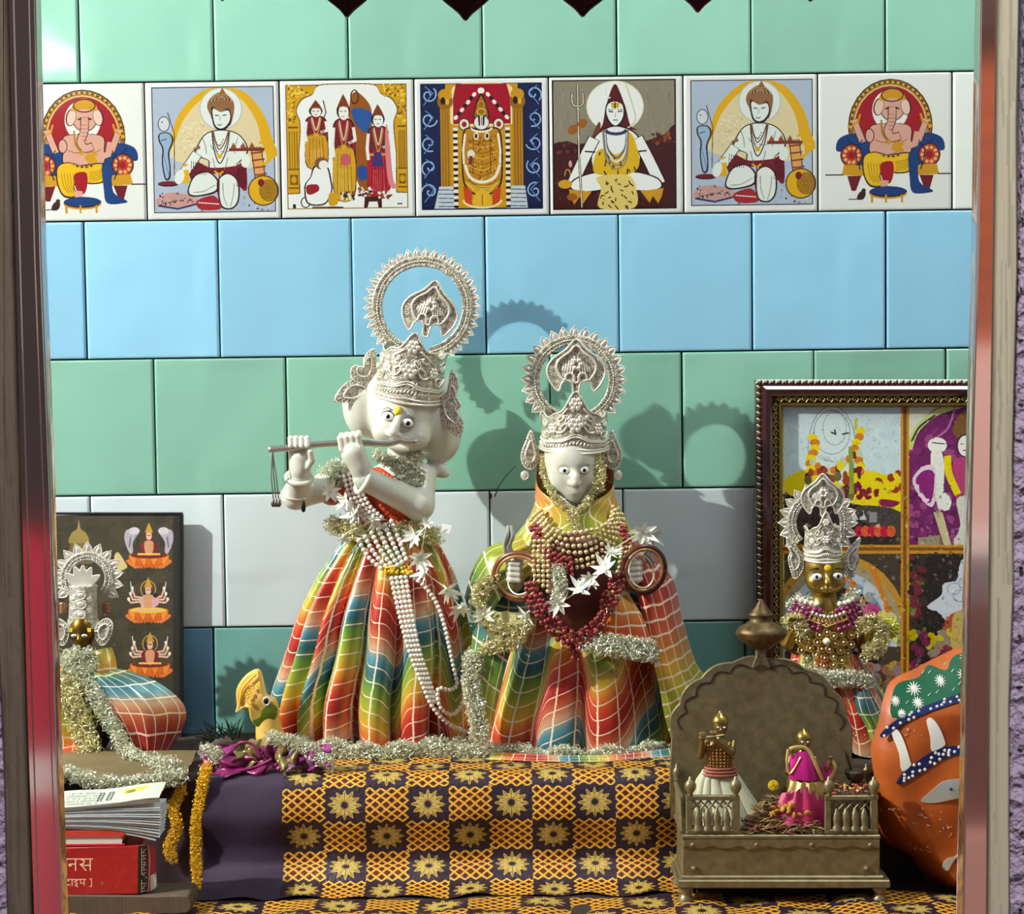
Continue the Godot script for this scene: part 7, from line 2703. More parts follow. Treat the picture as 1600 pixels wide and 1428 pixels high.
		put("rail_frame", g, br, rail)
		for i in 4:
			g = Geo.new(xf)
			var x := lerpf(x0 + 19, x1 - 21, i / 3.0)
			g.lathe(Vector3(x, 1298, -4), [[8, 0], [7.6, -5], [5.4, -8], [6.4, -14], [7, -20], [5, -24], [5.6, -26], [3.4, -30], [2.4, -34], [0, -34]], 14)
			put("baluster", g, br, rail)
		g = Geo.new(xf)
		for i in 5:
			var xa := lerpf(x0 + 10, x1 - 26, i / 4.0)
			g.tube([Vector3(xa, 1266, -4), Vector3(xa + 14, 1251, -4)], 1.5, 5)
			g.tube([Vector3(xa, 1251, -5), Vector3(xa + 14, 1266, -5)], 1.5, 5)
		put("lattice", g, br, rail)
		for x in [x0 + 7, x1 - 6]:
			g = Geo.new(xf)
			g.lathe(Vector3(x, 1244, -4), [[5, 0], [4, -4], [6, -6], [9, -12], [9, -18], [6, -23], [3, -25], [3.4, -28], [0, -31]], 16)
			put("ball_finial", g, br, rail)
	for x in [1066, 1372]:
		g = Geo.new(xf)
		g.box(Vector3(x - 4, 1244, d), Vector3(x + 2, 1251, -4), 1.2)
		g.box(Vector3(x - 4, 1297, d), Vector3(x + 2, 1304, -4), 1.2)
		for i in 8:
			var z := lerpf(d + 8, -12, i / 7.0)
			g.tube([Vector3(x, 1298, z), Vector3(x, 1250, z - 8)], 2.4, 6)
		put("side_rail", g, br, t)
		g = Geo.new(xf)
		g.lathe(Vector3(x, 1240, d + 6), [[5, 0], [4, -4], [7, -10], [6, -16], [2, -20], [3, -23], [0, -26]], 14)
		put("ball_finial", g, br, t)

	small_flute_player(xf)
	small_sari_figure(xf)
	# straw and faded petals heaped on the seat
	var h := thing("straw_heap", "heap of dry straw and faded flowers on the throne seat", "straw", xf * Vector3(1225, 1300, -30))
	g = Geo.new(xf)
	g.grid(30, 14, func(u, v): return Vector3(1160 + u * 130, 1303 - 40 * sin(u * PI) * sin(v * PI) * (0.8 + 0.2 * sin(u * 21)), -80 + v * 76))
	put("underlayer", g, mat(c8(84, 66, 40), 0.9), h)
	var cols := [c8(150, 122, 70), c8(110, 80, 44), c8(176, 150, 96), c8(140, 60, 50), c8(90, 66, 40)]
	for c in cols:
		g = Geo.new(xf)
		for i in 130:
			var u := rng.randf()
			var v := rng.randf()
			var p := Vector3(1164 + u * 124, 1302 - 44 * sin(u * PI) * sin(v * PI) - rng.randf() * 5, -78 + v * 76)
			var e := Vector3(rng.randf_range(-16, 16), rng.randf_range(-5, 5), rng.randf_range(-8, 8))
			g.tube([p - e, p + Vector3(0, rng.randf_range(-3, 3), 2), p + e], [0.5, 1.1, 0.4], 4)
		put("straw", g, mat(c, 0.7), h, "", "stuff")
	g = Geo.new(xf)
	for i in 14:
		var p := Vector3(1196 + rng.randf() * 76, 1258 + rng.randf() * 24, -18 + rng.randf() * 12)
		g.ball(p, Vector3(7, 3, 5), 7, 4, Basis.from_euler(Vector3(rng.randf(), rng.randf(), rng.randf() * 3)))
	put("dry_petals", g, mat(c8(178, 128, 40), 0.8), h)
	var pf := thing("marigold", "small yellow marigold lying on the straw between the two throne figures", "flower", xf * Vector3(1210, 1232, -20))
	marigold(pf, at2(xf, 1210, 1230, -14), 9, c8(226, 200, 30))
	# dry flower heads behind the right rail
	var dh := thing("dried_flowers", "small dried reddish flowers behind the right throne rail", "flower", xf * Vector3(1330, 1240, -50))
	for c in [c8(176, 84, 60), c8(196, 160, 90), c8(120, 70, 50)]:
		g = Geo.new(xf)
		for i in 26:
			g.ball(Vector3(1300 + rng.randf() * 66, 1236 + rng.randf() * 10, -70 + rng.randf() * 50), Vector3(4, 2, 3), 6, 4, Basis.from_euler(Vector3(rng.randf() * 3, rng.randf() * 3, 0)))
		put("petals", g, mat(c, 0.8), dh, "", "stuff")
	g = Geo.new(xf)
	g.box(Vector3(1294, 1244, -84), Vector3(1368, 1302, -30), 4)
	put("filling", g, mat(c8(70, 56, 40), 0.9), dh)
	var lamp_ := thing("incense_cup", "small dark metal cup with a spike behind the throne's right rail", "cup", xf * Vector3(1345, 1230, -60))
	g = Geo.new(xf)
	g.lathe(Vector3(1346, 1234, -60), [[3, 6], [4, 0], [12, -4], [16, -14], [14, -18], [4, -18], [0, -18]], 18)
	g.tube(v3([1340, 1216, -60, 1334, 1196, -58, 1330, 1184, -56]), [2.0, 2.6, 0.6], 6)
	put("cup", g, mat(c8(70, 66, 56), 0.4, 0.7), lamp_)


func small_flute_player(xf: Transform3D) -> void:
	var t := thing("throne_figure", "small brass flute player in a white pleated skirt on the throne's left", "figurine", xf * Vector3(1132, 1303, -60))
	var z := -58.0
	var b := Blob.new()
	b.ell(Vector3(1132, 1146, z), Vector3(12, 15, 12), 3)
	b.ell(Vector3(1132, 1154, z + 7), Vector3(6, 5, 5), 3)
	b.cap(Vector3(1132, 1146, z + 11), Vector3(1132, 1150, z + 13), 1.4, 2.0, 1.5)

	b.cap(Vector3(1132, 1158, z), Vector3(1132, 1172, z), 6, 9, 3)
	b.ell(Vector3(1131, 1186, z), Vector3(22, 22, 13), 5)
	b.ell(Vector3(1131, 1206, z), Vector3(20, 16, 12), 5)
	b.chain([Vector3(1110, 1172, z), Vector3(1099, 1192, z + 6), Vector3(1102, 1166, z + 16)], [6, 5.4, 4], 3)
	b.chain([Vector3(1152, 1172, z), Vector3(1148, 1184, z + 12), Vector3(1121, 1164, z + 18)], [6, 6, 4.4], 3)
	b.ell(Vector3(1101, 1161, z + 16), Vector3(5, 6, 4), 2)
	b.ell(Vector3(1119, 1158, z + 18), Vector3(5, 6, 4), 2)
	for i in 4:
		b.chain([Vector3(1098 + i * 2.2, 1158, z + 17), Vector3(1098 + i * 2.4, 1153, z + 20), Vector3(1099 + i * 2.4, 1158, z + 23)], [1.5, 1.4, 1.2], 0.6)
		b.chain([Vector3(1115 + i * 2.2, 1155, z + 19), Vector3(1115 + i * 2.4, 1150, z + 22), Vector3(1116 + i * 2.4, 1154, z + 25)], [1.5, 1.4, 1.2], 0.6)
	var g := Geo.new(xf)
	b.into(g, 1.3)
	put("body", g, mat(c8(126, 104, 62), 0.36, 0.75), t)
	g = Geo.new(xf)
	g.lathe(Vector3(1132, 1140, z), [[13, 0], [13.4, -3], [11, -8], [7, -12], [3, -14], [2.4, -17], [0, -19]], 16, 0.95)
	put("cap", g, M.brass, t)
	g = Geo.new(xf)
	for s in [-1, 1]:
		g.ball(Vector3(1132 + s * 5, 1146, z + 11), Vector3(2.6, 1.4, 1.4), 8, 5)
	put("eyes", g, M.eye_white, t)
	g = Geo.new(xf)
	g.tube(v3([1096, 1160, z + 21, 1120, 1158, z + 22, 1136, 1157, z + 15]), 1.3, 6)
	put("flute", g, M.tinsel_gold, t)
	# beaded blouse and sash
	g = Geo.new(xf)
	for j in 7:
		for i in 9:
			var a := lerpf(-1.1, 1.1, i / 8.0)
			g.ball(Vector3(1131 + sin(a) * (23 - absf(j - 3) * 0.6), 1176 + j * 5.2, z + cos(a) * 14.5), Vector3(1.9, 1.9, 1.5), 6, 4)
	put("beaded_blouse", g, mat(c8(178, 120, 54), 0.35, 0.6), t)
	g = Geo.new(xf)
	for k in 3:
		g.tube(ring_pts(Vector3(1131, 1212 + k * 5, z), 23 + k * 2.0, 15 + k, Basis.from_euler(Vector3(PI / 2, 0, 0))), 2.6, 6)
	put("waist_band", g, mat(c8(150, 84, 66), 0.6, 0.2), t)
	skirt("skirt", t, xf, [[1214, 1130, 26], [1230, 1130, 36], [1256, 1134, 48], [1280, 1140, 58], [1303, 1146, 66]], 0.42, 13, 0.16, mat(c8(196, 194, 168), 0.75), 0.0, 0.0, z)


func small_sari_figure(xf: Transform3D) -> void:
	var t := thing("throne_figure", "small brass figure in a magenta sari with a gold border on the throne's right", "figurine", xf * Vector3(1262, 1303, -58))
	var z := -56.0
	var b := Blob.new()
	b.ell(Vector3(1264, 1170, z), Vector3(10.5, 13, 11), 3)
	b.ell(Vector3(1265, 1177, z + 6), Vector3(5, 4.4, 5), 3)
	b.cap(Vector3(1265, 1169, z + 10), Vector3(1266, 1174, z + 12), 1.2, 1.9, 1.5)
	b.cap(Vector3(1263, 1182, z), Vector3(1260, 1194, z), 5, 8, 3)
	b.ell(Vector3(1262, 1206, z), Vector3(22, 20, 13), 5)
	b.ell(Vector3(1262, 1240, z), Vector3(26, 30, 16), 8)
	b.chain([Vector3(1244, 1196, z), Vector3(1238, 1216, z + 6), Vector3(1246, 1196, z + 16)], [5.4, 5, 3.6], 3)
	b.chain([Vector3(1282, 1198, z), Vector3(1296, 1216, z + 6), Vector3(1302, 1206, z + 14)], [5.4, 5, 3.6], 3)
	b.ell(Vector3(1246, 1190, z + 17), Vector3(4.4, 6, 3.4), 2)
	b.ell(Vector3(1303, 1201, z + 15), Vector3(4.4, 6, 3.4), 2)
	for i in 4:
		b.cap(Vector3(1242 + i * 2.3, 1187, z + 17), Vector3(1242 + i * 2.6, 1180, z + 19), 1.4, 1.1, 0.6)
		b.cap(Vector3(1300 + i * 2.2, 1197, z + 15), Vector3(1300 + i * 2.5, 1191, z + 17), 1.4, 1.1, 0.6)
	var g := Geo.new(xf)
	b.into(g, 1.3)
	put("body", g, mat(c8(126, 104, 62), 0.36, 0.75), t)
	g = Geo.new(xf)
	g.lathe(Vector3(1264, 1165, z), [[11.6, 0], [12, -3], [10, -7], [6, -11], [2.6, -13], [0, -17]], 16, 0.95)
	put("cap", g, M.brass, t)
	g = Geo.new(xf)
	for s in [-1, 1]:
		g.ball(Vector3(1265 + s * 4.2, 1169, z + 10.2), Vector3(2.3, 1.3, 1.3), 8, 5)
	put("eyes", g, M.eye_white, t)
	var pink := mat(c8(196, 16, 132), 0.5, 0.0, {"rim_enabled": true, "rim": 0.5})
	var edge := mat(c8(196, 166, 104), 0.45, 0.45)
	g = Geo.new(xf)
	drape(g, v3([1240, 1186, z + 14, 1238, 1206, z + 17, 1238, 1226, z + 18]), v3([1268, 1180, z + 16, 1280, 1204, z + 18, 1290, 1228, z + 14]), 7, 1.5, Vector2.ZERO, Vector2.ONE, 20, 20, 1.2)
	drape(g, v3([1286, 1212, z + 10, 1292, 1226, z + 12, 1296, 1236, z + 12]), v3([1304, 1196, z, 1310, 1214, z, 1314, 1226, z]), 5, 1.0, Vector2.ZERO, Vector2.ONE, 14, 14, 1.0)
	put("sari", g, pink, t, "bright magenta sari")
	g = Geo.new(xf)
	drape(g, v3([1226, 1246, z + 24, 1214, 1270, z + 36, 1208, 1290, z + 44]), v3([1276, 1232, z + 20, 1292, 1262, z + 26, 1294, 1296, z + 34]), 12, 3.0, Vector2.ZERO, Vector2.ONE, 30, 24, 2.6)
	put("sari_pleats", g, mat(c8(170, 28, 84), 0.5, 0.1, {"rim_enabled": true, "rim": 0.4}), t, "crimson pleats of the sari")
	g = Geo.new(xf)
	g.tube(sp(v3([1240, 1180, z + 12, 1252, 1176, z + 16, 1268, 1180, z + 17, 1281, 1204, z + 20, 1291, 1229, z + 16]), 5), 3.4, 8, true, 0.5)
	g.tube(sp(v3([1238, 1180, z + 12, 1235, 1200, z + 18, 1240, 1216, z + 20, 1256, 1190, z + 22]), 5), 2.4, 8, true, 0.5)
	g.tube(sp(v3([1304, 1194, z + 4, 1313, 1208, z + 6, 1308, 1222, z + 8, 1294, 1238, z + 14]), 5), 3.0, 8, true, 0.5)
	put("gold_border", g, edge, t)
	g = Geo.new(xf)
	drape(g, v3([1240, 1228, z + 20, 1234, 1244, z + 28, 1222, 1262, z + 36]), v3([1292, 1230, z + 14, 1298, 1262, z + 18, 1304, 1300, z + 24]), 10, 4.0, Vector2.ZERO, Vector2.ONE, 40, 24, 2.6)
	put("gold_pleats", g, edge, t)


func build_stone() -> void:
	var zc := 0.405
	var xf := fr(1470, 1210, zc)
	var yl := P(800, 1402, 0.4).y
	var t := thing("painted_stone", "orange painted boulder with a face, green cap and silver eye at the right jamb", "stone", Vector3(P(1490, 1400, zc).x, yl, zc))
	# outline of the boulder, and its depth: a flat tilted face with a facet falling away at the lower left
	var edge := sm(arr([1511, 1018, 1470, 1034, 1434, 1050, 1398, 1067, 1382, 1094, 1372, 1130, 1361, 1168, 1363, 1196, 1369, 1240, 1371, 1290, 1375, 1328, 1400, 1342, 1434, 1352, 1452, 1378, 1472, 1404, 1510, 1418, 1580, 1420, 1640, 1400, 1670, 1330, 1680, 1200, 1660, 1090, 1600, 1030, 1560, 1014]), 4)
	var c := Vector2(1500, 1215)
	var depth := func(q: Vector2) -> float:
		# distance to the facet line (lower left) and to the left flank
		var n1 := Vector2(-0.74, 0.67)
		var d1 := (q - Vector2(1376, 1244)).dot(n1)
		var n2 := Vector2(-0.97, 0.22)
		var d2 := (q - Vector2(1373, 1240)).dot(n2)
		var dd := (q - c).length() / 210.0
		var z := 40.0 - 26.0 * dd * dd + 3.0 * sin(q.x * 0.05) * cos(q.y * 0.043)
		z -= 2.1 * maxf(d1, 0.0)
		z -= 1.9 * maxf(d2 - 2.0, 0.0)
		z -= 0.35 * maxf(1110.0 - q.y, 0.0)
		return z
	var n := edge.size()
	var g := Geo.new(xf)
	var rings := 34
	for j in rings + 1:
		for i in n + 1:
			var e := edge[i % n]
			var r := float(j) / rings
			var q := c.lerp(e, minf(r, 1.0))
			var fall := pow(r, 10.0) * 26.0
			g.pt(Vector3(q.x, q.y, depth.call(q) - fall), q / 100.0)
	for j in rings:
		for i in n:
			var a := j * (n + 1) + i
			g.quad(a, a + n + 1, a + n + 2, a + 1)
	var b0 := g.v.size()
	for j in 13:
		for i in n + 1:
			var e := edge[i % n]
			var k := j / 12.0
			var q := c.lerp(e, cos(k * PI / 2) * 0.999 + 0.001)
			g.pt(Vector3(q.x, q.y, depth.call(e) - 26.0 - sin(k * PI / 2) * 60.0), q / 100.0)
	for j in 12:
		for i in n:
			var a := b0 + j * (n + 1) + i
			g.quad(a, a + n + 1, a + n + 2, a + 1)
	var paint := mat(c8(192, 96, 24), 0.5, 0.0, {"albedo_texture": noise_tex(0.006, 61, 512, 5, Color(0.78, 0.68, 0.6), Color.WHITE), "uv1_triplanar": true, "uv1_scale": Vector3(3, 3, 3), "heightmap_enabled": true, "heightmap_texture": noise_tex(0.03, 62, 256, 4), "heightmap_scale": 0.08, "clearcoat_enabled": true, "clearcoat": 0.15, "clearcoat_roughness": 0.3})
	put("boulder", g, paint, t)
	# painted cap and bands
	var green := mat(c8(14, 92, 62), 0.5)
	var navy := mat(c8(24, 34, 88), 0.4)
	var white := mat(c8(232, 232, 224), 0.45)
	g = Geo.new(xf)
	g.patch(sm(arr([1389, 1116, 1392, 1084, 1404, 1066, 1434, 1058, 1452, 1040, 1478, 1048, 1490, 1030, 1512, 1022, 1560, 1020, 1600, 1036, 1590, 1074, 1506, 1080, 1470, 1092, 1430, 1110]), 3), depth, 1.2, 5.0)
	put("green_cap", g, green, t, "green painted cap with white sun flowers")
	for q in [[1426, 1074, 11], [1467, 1062, 9], [1430, 1094, 9], [1504, 1054, 10], [1396, 1092, 8], [1404, 1110, 7], [1510, 1030, 9], [1540, 1050, 10]]:
		g = Geo.new(xf)
		for k in 12:
			var a := TAU * k / 12
			var p0 := Vector2(q[0], q[1])
			var p1: Vector2 = p0 + Vector2(cos(a), sin(a)) * q[2]
			g.tube([Vector3(p0.x, p0.y, depth.call(p0) + 1.6), Vector3(p1.x, p1.y, depth.call(p1) + 1.6)], [1.8, 0.5], 5)
		put("sun_flower", g, white, t)
	g = Geo.new(xf)
	for q in [[1446, 1084], [1450, 1052], [1484, 1076], [1486, 1050], [1414, 1080], [1458, 1080], [1440, 1052], [1494, 1068], [1476, 1040], [1412, 1096]]:
		var p0 := Vector2(q[0], q[1])
		var p1 := p0 + Vector2(5, -5)
		g.tube([Vector3(p0.x, p0.y, depth.call(p0) + 1.5), Vector3(p1.x, p1.y, depth.call(p1) + 1.5)], [1.2, 0.6], 5)
	put("leaf_strokes", g, mat(c8(150, 196, 160), 0.5), t)
	var bands := [[[1370, 1143, 1384, 1128, 1402, 1116, 1440, 1098, 1480, 1084, 1520, 1074, 1560, 1070, 1560, 1082, 1510, 1088, 1470, 1098, 1430, 1113, 1400, 1128, 1378, 1146], "cap_band"], [[1394, 1216, 1404, 1200, 1424, 1182, 1450, 1166, 1480, 1158, 1508, 1158, 1530, 1162, 1506, 1168, 1476, 1174, 1450, 1186, 1424, 1204, 1404, 1216], "brow_band"]]
	for e in bands:
		var poly := sm(arr(e[0]), 3)
		g = Geo.new(xf)
		g.patch(poly, depth, 1.6, 4.0)
		var band := put(e[1], g, navy, t, "dark blue band dotted with white")
		var dots := Geo.new(xf)
		for i in 900:
			var p := Vector2(rng.randf_range(1368, 1535), rng.randf_range(1066, 1220))
			if Geometry2D.is_point_in_polygon(p, poly):
				var ok := true
				for k in range(0, dots.v.size(), 63):
					var w := xf.affine_inverse() * dots.v[k]
					if Vector2(w.x, w.y).distance_to(p) < 5.6:
						ok = false
				if ok:
					dots.ball(Vector3(p.x, p.y, depth.call(p) + 1.5), Vector3(2.6, 2.6, 0.9), 8, 6)
		put("white_dots", dots, white, band)
	for e in [[1387, 1138, 1396, 1134, 1405, 1150, 1414, 1180, 1415, 1188, 1402, 1197, 1398, 1170], [1441, 1120, 1449, 1116, 1460, 1130, 1468, 1150, 1467, 1158, 1448, 1166, 1446, 1145], [1490, 1088, 1508, 1078, 1530, 1082, 1530, 1130, 1506, 1104]]:
		g = Geo.new(xf)
		g.patch(sm(arr(e), 3), depth, 1.2, 5.0)
		put("white_stripe", g, white, t)
	g = Geo.new(xf)
	g.patch(sm(arr([1431, 1243, 1446, 1228, 1464, 1212, 1490, 1207, 1516, 1206, 1560, 1214, 1540, 1226, 1506, 1232, 1478, 1238, 1450, 1245]), 3), func(q): return depth.call(q) + 5.0 * exp(-pow((q - Vector2(1490, 1224)).length() / 28.0, 2.0)), 1.6, 4.0)
	var ey := put("silver_eye", g, mat(c8(196, 200, 198), 0.3, 0.6), t, "silver almond eye with a dark dot")
	g = Geo.new(xf)
	g.ball(Vector3(1475, 1222, depth.call(Vector2(1475, 1222)) + 6), Vector3(2.2, 2.2, 2), 8, 6)
	put("eye_dot", g, M.black, ey)
	g = Geo.new(xf)
	g.patch(sm(arr([1467, 1343, 1474, 1334, 1486, 1330, 1496, 1316, 1506, 1308, 1530, 1306, 1530, 1326, 1500, 1326, 1484, 1336, 1474, 1354, 1468, 1352]), 3), depth, 1.4, 4.0)
	put("moustache", g, mat(c8(206, 206, 200), 0.35, 0.4), t, "pale painted moustache")
	g = Geo.new(xf)
	g.patch(sm(arr([1484, 1340, 1494, 1328, 1510, 1324, 1536, 1326, 1536, 1346, 1500, 1347]), 3), depth, 1.3, 4.0)
	var lips := put("lips", g, mat(c8(120, 18, 36), 0.4), t, "dark red lips with pink dots")
	g = Geo.new(xf)
	for q in [[1493, 1336], [1501, 1331], [1500, 1341], [1510, 1334], [1508, 1343], [1518, 1330]]:
		g.ball(Vector3(q[0], q[1], depth.call(Vector2(q[0], q[1])) + 1.6), Vector3(2, 2, 1), 8, 6)
	put("dots", g, mat(c8(226, 160, 170), 0.5), lips)
	g = Geo.new(xf)
	for cc in [[1418, 1142, 20], [1440, 1268, 24], [1462, 1290, 22], [1382, 1262, 16], [1432, 1320, 14]]:
		for i in 9:
			var p: Vector2 = Vector2(cc[0], cc[1]) + Vector2(rng.randf_range(-1, 1), rng.randf_range(-0.6, 0.6)) * cc[2]
			var q: Vector2 = p + Vector2(rng.randf_range(-5, 5), rng.randf_range(-3, 3))
			g.tube([Vector3(p.x, p.y, depth.call(p) + 0.6), Vector3(q.x, q.y, depth.call(q) + 0.6)], 0.7, 4)
	put("foil_flakes", g, mat(c8(226, 190, 170), 0.4, 0.3), t)


# Strokes of the three Devanagari words on the book, drawn as lines in units of letter height.
func book_print() -> ImageTexture:
	var p := Paint.new(720, 420, c8(158, 26, 30), Rect2(94, 1322, 124, 76))
	var r := RandomNumberGenerator.new()
	r.seed = 44
	p.specks(r, Rect2(94, 1322, 124, 76), 200, 5, [c8(150, 24, 28), c8(166, 30, 32), c8(154, 26, 26)])
	var c := c8(226, 206, 170)
	var w := 1.9
	# मानस: the end of म, then ा न स (letters about 19 high)
	var y := 1342.0
	p.line(arr([92, y, 145, y]), 1.7, c)
	p.line(arr([97, y, 97, 1360]), w, c)
	p.line(arr([103.5, y, 103.5, 1360]), w, c)
	p.line(arr([118, y, 118, 1360]), w, c)
	p.line(arr([118, 1350, 110, 1350]), w, c)
	p.ell(109.4, 1351.6, 2.5, 2.3, c)
	p.line(arr([141, y, 141, 1360]), w, c)
	p.line(PackedVector2Array(sp([Vector2(125, y), Vector2(131.5, 1345), Vector2(129, 1350), Vector2(125, 1350.5)], 5)), w, c)
	p.line(arr([126, 1350.5, 134.5, 1360]), w, c)
	p.line(arr([130, 1352, 141, 1352]), w, c)
	# टाइप ]
	y = 1374.0
	w = 1.3
	p.line(arr([103, y, 134, y]), 1.2, c)
	p.line(arr([106, y, 106, 1376]), w, c)
	p.line(PackedVector2Array(sp([Vector2(108, 1376), Vector2(104.5, 1377), Vector2(103.8, 1380.5), Vector2(106.5, 1382.6), Vector2(109.5, 1382)], 5)), w, c)
	p.line(arr([112.6, y, 112.6, 1384]), w, c)
	p.line(arr([119, y, 119, 1376]), w, c)
	p.line(PackedVector2Array(sp([Vector2(121, 1376), Vector2(117, 1377), Vector2(118.6, 1379.4), Vector2(121, 1380.6), Vector2(119, 1383), Vector2(117, 1382.4), Vector2(121.5, 1386)], 5)), w, c)
	p.line(arr([125.6, y, 125.6, 1379]), w, c)
	p.line(PackedVector2Array(sp([Vector2(125.6, 1377.6), Vector2(126.6, 1380), Vector2(131.4, 1379.6)], 5)), w, c)
	p.line(arr([131.6, y, 131.6, 1384]), w, c)
	p.line(arr([140, 1373, 143, 1373, 143, 1385, 140, 1385]), 1.2, c)
	p.poly(arr([157, 1379, 163, 1377, 160, 1385]), c8(110, 90, 70))
	return p.tex()


func spine_print() -> ImageTexture:
	# the black strip with an upright line of lettering: रस, गोरखपुर
	var p := Paint.new(160, 420, c8(34, 28, 34), Rect2(0, 0, 29, 76))
	var c := c8(226, 220, 210)
	p.rect(17, 0, 12, 76, c8(150, 30, 60))
	p.line(PackedVector2Array(sp([Vector2(16.5, 0), Vector2(20, 20), Vector2(19, 60), Vector2(16.5, 76)])), 1.4, c8(180, 176, 170))
	# turned a quarter: the head line of the letters runs up the strip
	p.line(arr([6, 74, 6, 54]), 1.0, c)
	p.line(arr([6, 46, 6, 4]), 1.0, c)
	for q in [[72, 0], [66, 1], [60, 0], [44, 2], [39, 0], [34, 1], [28, 3], [22, 0], [16, 2], [10, 1]]:
		var yy: float = q[0]
		if q[1] == 0:
			p.line(arr([6, yy, 14, yy]), 0.9, c)
		elif q[1] == 1:
			p.line(PackedVector2Array(sp([Vector2(6, yy), Vector2(10, yy + 2), Vector2(10, yy - 1.5), Vector2(14, yy - 3)])), 0.9, c)
		elif q[1] == 2:
			p.line(arr([6, yy, 14, yy]), 0.9, c)
			p.line(PackedVector2Array(sp([Vector2(10, yy), Vector2(9, yy + 3), Vector2(11.5, yy + 3.4)])), 0.9, c)
		else:
			p.line(PackedVector2Array(sp([Vector2(6, yy + 2), Vector2(11, yy + 2), Vector2(12, yy - 1), Vector2(6, yy - 2)])), 0.9, c)
	p.line(arr([13, 51, 15.5, 52]), 1.2, c)
	return p.tex()


func pages(called: String, t: Node3D, xf: Transform3D, prof: Array, z0: float, z1: float, m: Material) -> void:
	# a flat bundle: prof is a list of [x, top y, bottom y]
	var g := Geo.new(xf)
	var o := PackedVector2Array()
	for q in prof:
		o.append(Vector2(q[0], q[1]))
	for i in range(prof.size() - 1, -1, -1):
		o.append(Vector2(prof[i][0], prof[i][2]))
	g.plate(o, z0, z1, 0.4)
	put(called, g, m, t)


